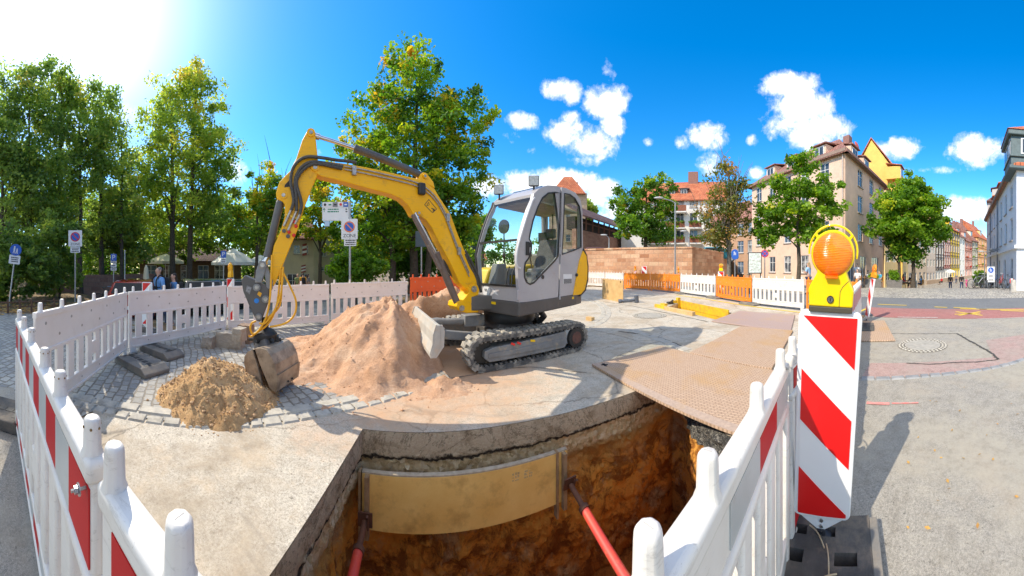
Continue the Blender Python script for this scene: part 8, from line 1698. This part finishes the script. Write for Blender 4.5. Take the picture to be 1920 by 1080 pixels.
# ================================================================== cars
MCARG = M('car_glass', (.012, .014, .016), (.02, .022, .025), 3, .12, spec=.25)
def car(label, p, rz, paint, group='parked cars', scale=1):
    t = thing('parked_car', label, 'car', p, rz, group); prof = [(-2.0, .35), (-2.05, .62), (-1.98, .92), (-1.75, 1.0), (-1.45, 1.42), (-1.2, 1.47), (.1, 1.47), (.4, 1.42), (1.0, .98), (1.75, .86), (2.02, .7), (2.05, .4), (1.95, .28), (-1.9, .28)]
    mb = MB(); hw = .84; n = len(prof); vs = []; sec = (-1, -.86, .86, 1)
    for s in sec:
        for x, z in prof: k = (1 - .13 * max(0, (z - .9) / .55)); e = .93 if abs(s) == 1 else 1; vs.append((x * (1 if abs(s) < 1 else .985), s * hw * k, (z - .85) * (1 if abs(s) < 1 else .94) + .85))
    fs = [list(range(n))] + [[(j) * n + i, (j) * n + (i + 1) % n, (j + 1) * n + (i + 1) % n, (j + 1) * n + i] for j in range(3) for i in range(n)] + [[3 * n + i for i in range(n)][::-1]]
    mb.add(vs, fs); mb.build('body', paint, t, bevel=.05, seg=3, smooth=40)
    for sy in (-1, 1): mb = MB(); Y = lambda z: sy * hw * (1 - .13 * max(0, (z - .9) / .55)) * 1.0 + sy * .008; mb.quad(*[(x, Y(z), z) for x, z in ((-1.55, 1.02), (-1.3, 1.37), (.15, 1.38), (.85, 1.0))]); mb.build('side_window', MCARG, t)
    mb = MB(); mb.quad((-1.79, -.66, 1.04), (-1.79, .66, 1.04), (-1.5, .6, 1.39), (-1.5, -.6, 1.39)); mb.build('rear_window', MCARG, t); mb = MB(); mb.quad((.98, -.68, 1.03), (.98, .68, 1.03), (.46, .6, 1.41), (.46, -.6, 1.41)); mb.build('windscreen', MCARG, t)
    for sy in (-1, 1):
        mb = MB(); mb.box(-2.08, -1.92, sy * .72 - .1, sy * .72 + .1, .72, .95); mb.build('tail_light', M('tail_red', (.5, .01, .01), (.4, .01, .01), 8, .2), t, bevel=.02); mb = MB(); mb.box(1.88, 2.05, sy * .66 - .14, sy * .66 + .14, .6, .76); mb.build('headlight', MATS['lens_clear'], t, bevel=.02)
        for x in (-1.25, 1.28): mb = MB(); mb.tube([(x, sy * .66, .31), (x, sy * .86, .31)], .31, 20); w_ = mb.build('wheel', MTY, t, smooth=40); mb = MB(); mb.tube([(x, sy * .855, .31), (x, sy * .87, .31)], .19, 14); mb.build('rim', MPOLE, w_)
        mb = MB(); mb.box(.5, .68, sy * .86 - .02, sy * .86 + .14 * sy if sy > 0 else sy * .86 + .02, .98, 1.1) if sy > 0 else mb.box(.5, .68, -1.0, -.84, .98, 1.1); mb.build('door_mirror', paint, t)
    mb = MB(); mb.box(-2.09, -2.04, -.26, .26, .55, .66); mb.build('number_plate', MSW, t); return t
def paint(n, c): return M('paint_' + n, c, tuple(v * .9 for v in c), 2, .25, coat=.8)
car('dark red car parked behind the bicycles', GP(268, 11.2), -az(268) + R(75), paint('red', (.3, .02, .015))); car('black car with red tail lights seen from behind', GP(372, 12.3), -az(372) + R(98), paint('black', (.015, .017, .02))); car('dark car in shade behind the yellow beacon lamp', GP(425, 14.5), -az(425) + R(100), paint('dark_grey', (.03, .035, .035)))
for (px, d, c, lab) in ((1346, 29, 'teal', 'teal blue car on the terrace by the apartment block'), (1182, 30, 'navy', 'dark blue car on the terrace before the white annex'), (1125, 29, 'dark_red', 'dark car on the terrace below the town wall'), (1318, 31, 'silver', 'silver car on the terrace beside the teal blue one')): p = Pt(px, d, 2.4 - .45); car(lab, p, -az(px) + R(8), paint(c, dict(teal=(.03, .2, .26), navy=(.02, .05, .12), dark_red=(.1, .03, .03), silver=(.4, .42, .44))[c]), 'cars on the terrace')
b = Bld('side_house', 'ochre house behind the blue footpath sign and yellowing tree', Pt(1352, 36)); A, B = Pt(1335, 40), Pt(1415, 34); b.face(A, B, -1, 7.4, [(u, u + 1.1, z, z + 1.5) for u in (.8, 3, 5.2, 7) for z in (.6, 3.2, 5.4)], wallmat('warm_ochre', (.5, .3, .18)), .2); n = -A.normalized(); d = (B - A).normalized(); a_, b_ = Vector((*A[:2], 7.4)), Vector((*B[:2], 7.4)); b.roof([a_, b_, b_ - n * 8, a_ - n * 8], [(a_ + a_ - n * 8) / 2 + Vector((0, 0, 3)), (b_ + b_ - n * 8) / 2 + Vector((0, 0, 3))], RF_BR, .3)
# fallen leaves
mb = MB(); rr = random.Random(8)
for k in range(60):
    px, py = rr.uniform(1640, 1915), rr.uniform(720, 1000); p = G(px, py, .012); s = rr.uniform(.01, .022); a = rr.uniform(0, 6); mb.quad(p + Vector((s * cos(a), s * sin(a), .002)), p + Vector((-s * .5 * sin(a), s * .5 * cos(a), .006)), p - Vector((s * cos(a), s * sin(a), -.004)), p + Vector((s * .5 * sin(a), -s * .5 * cos(a), .001))) if rr.random() < .3 else None
for k in range(900):
    px, py = rr.uniform(-5, 230), rr.uniform(568, 592); p = G(px, py); p.z = gz(p.x, p.y) + .02; s = rr.uniform(.03, .07); a = rr.uniform(0, 6); mb.quad(p + Vector((s * cos(a), s * sin(a), .01)), p + Vector((-s * .5 * sin(a), s * .5 * cos(a), .03)), p - Vector((s * cos(a), s * sin(a), -.01)), p + Vector((s * .5 * sin(a), -s * .5 * cos(a), .0)))
tag(mb.build('fallen_leaves', M('dry_leaf', (.5, .32, .08), (.4, .2, .05), 20, .8)), 'dry fallen leaves scattered over asphalt and park soil', 'leaves', kind='stuff')
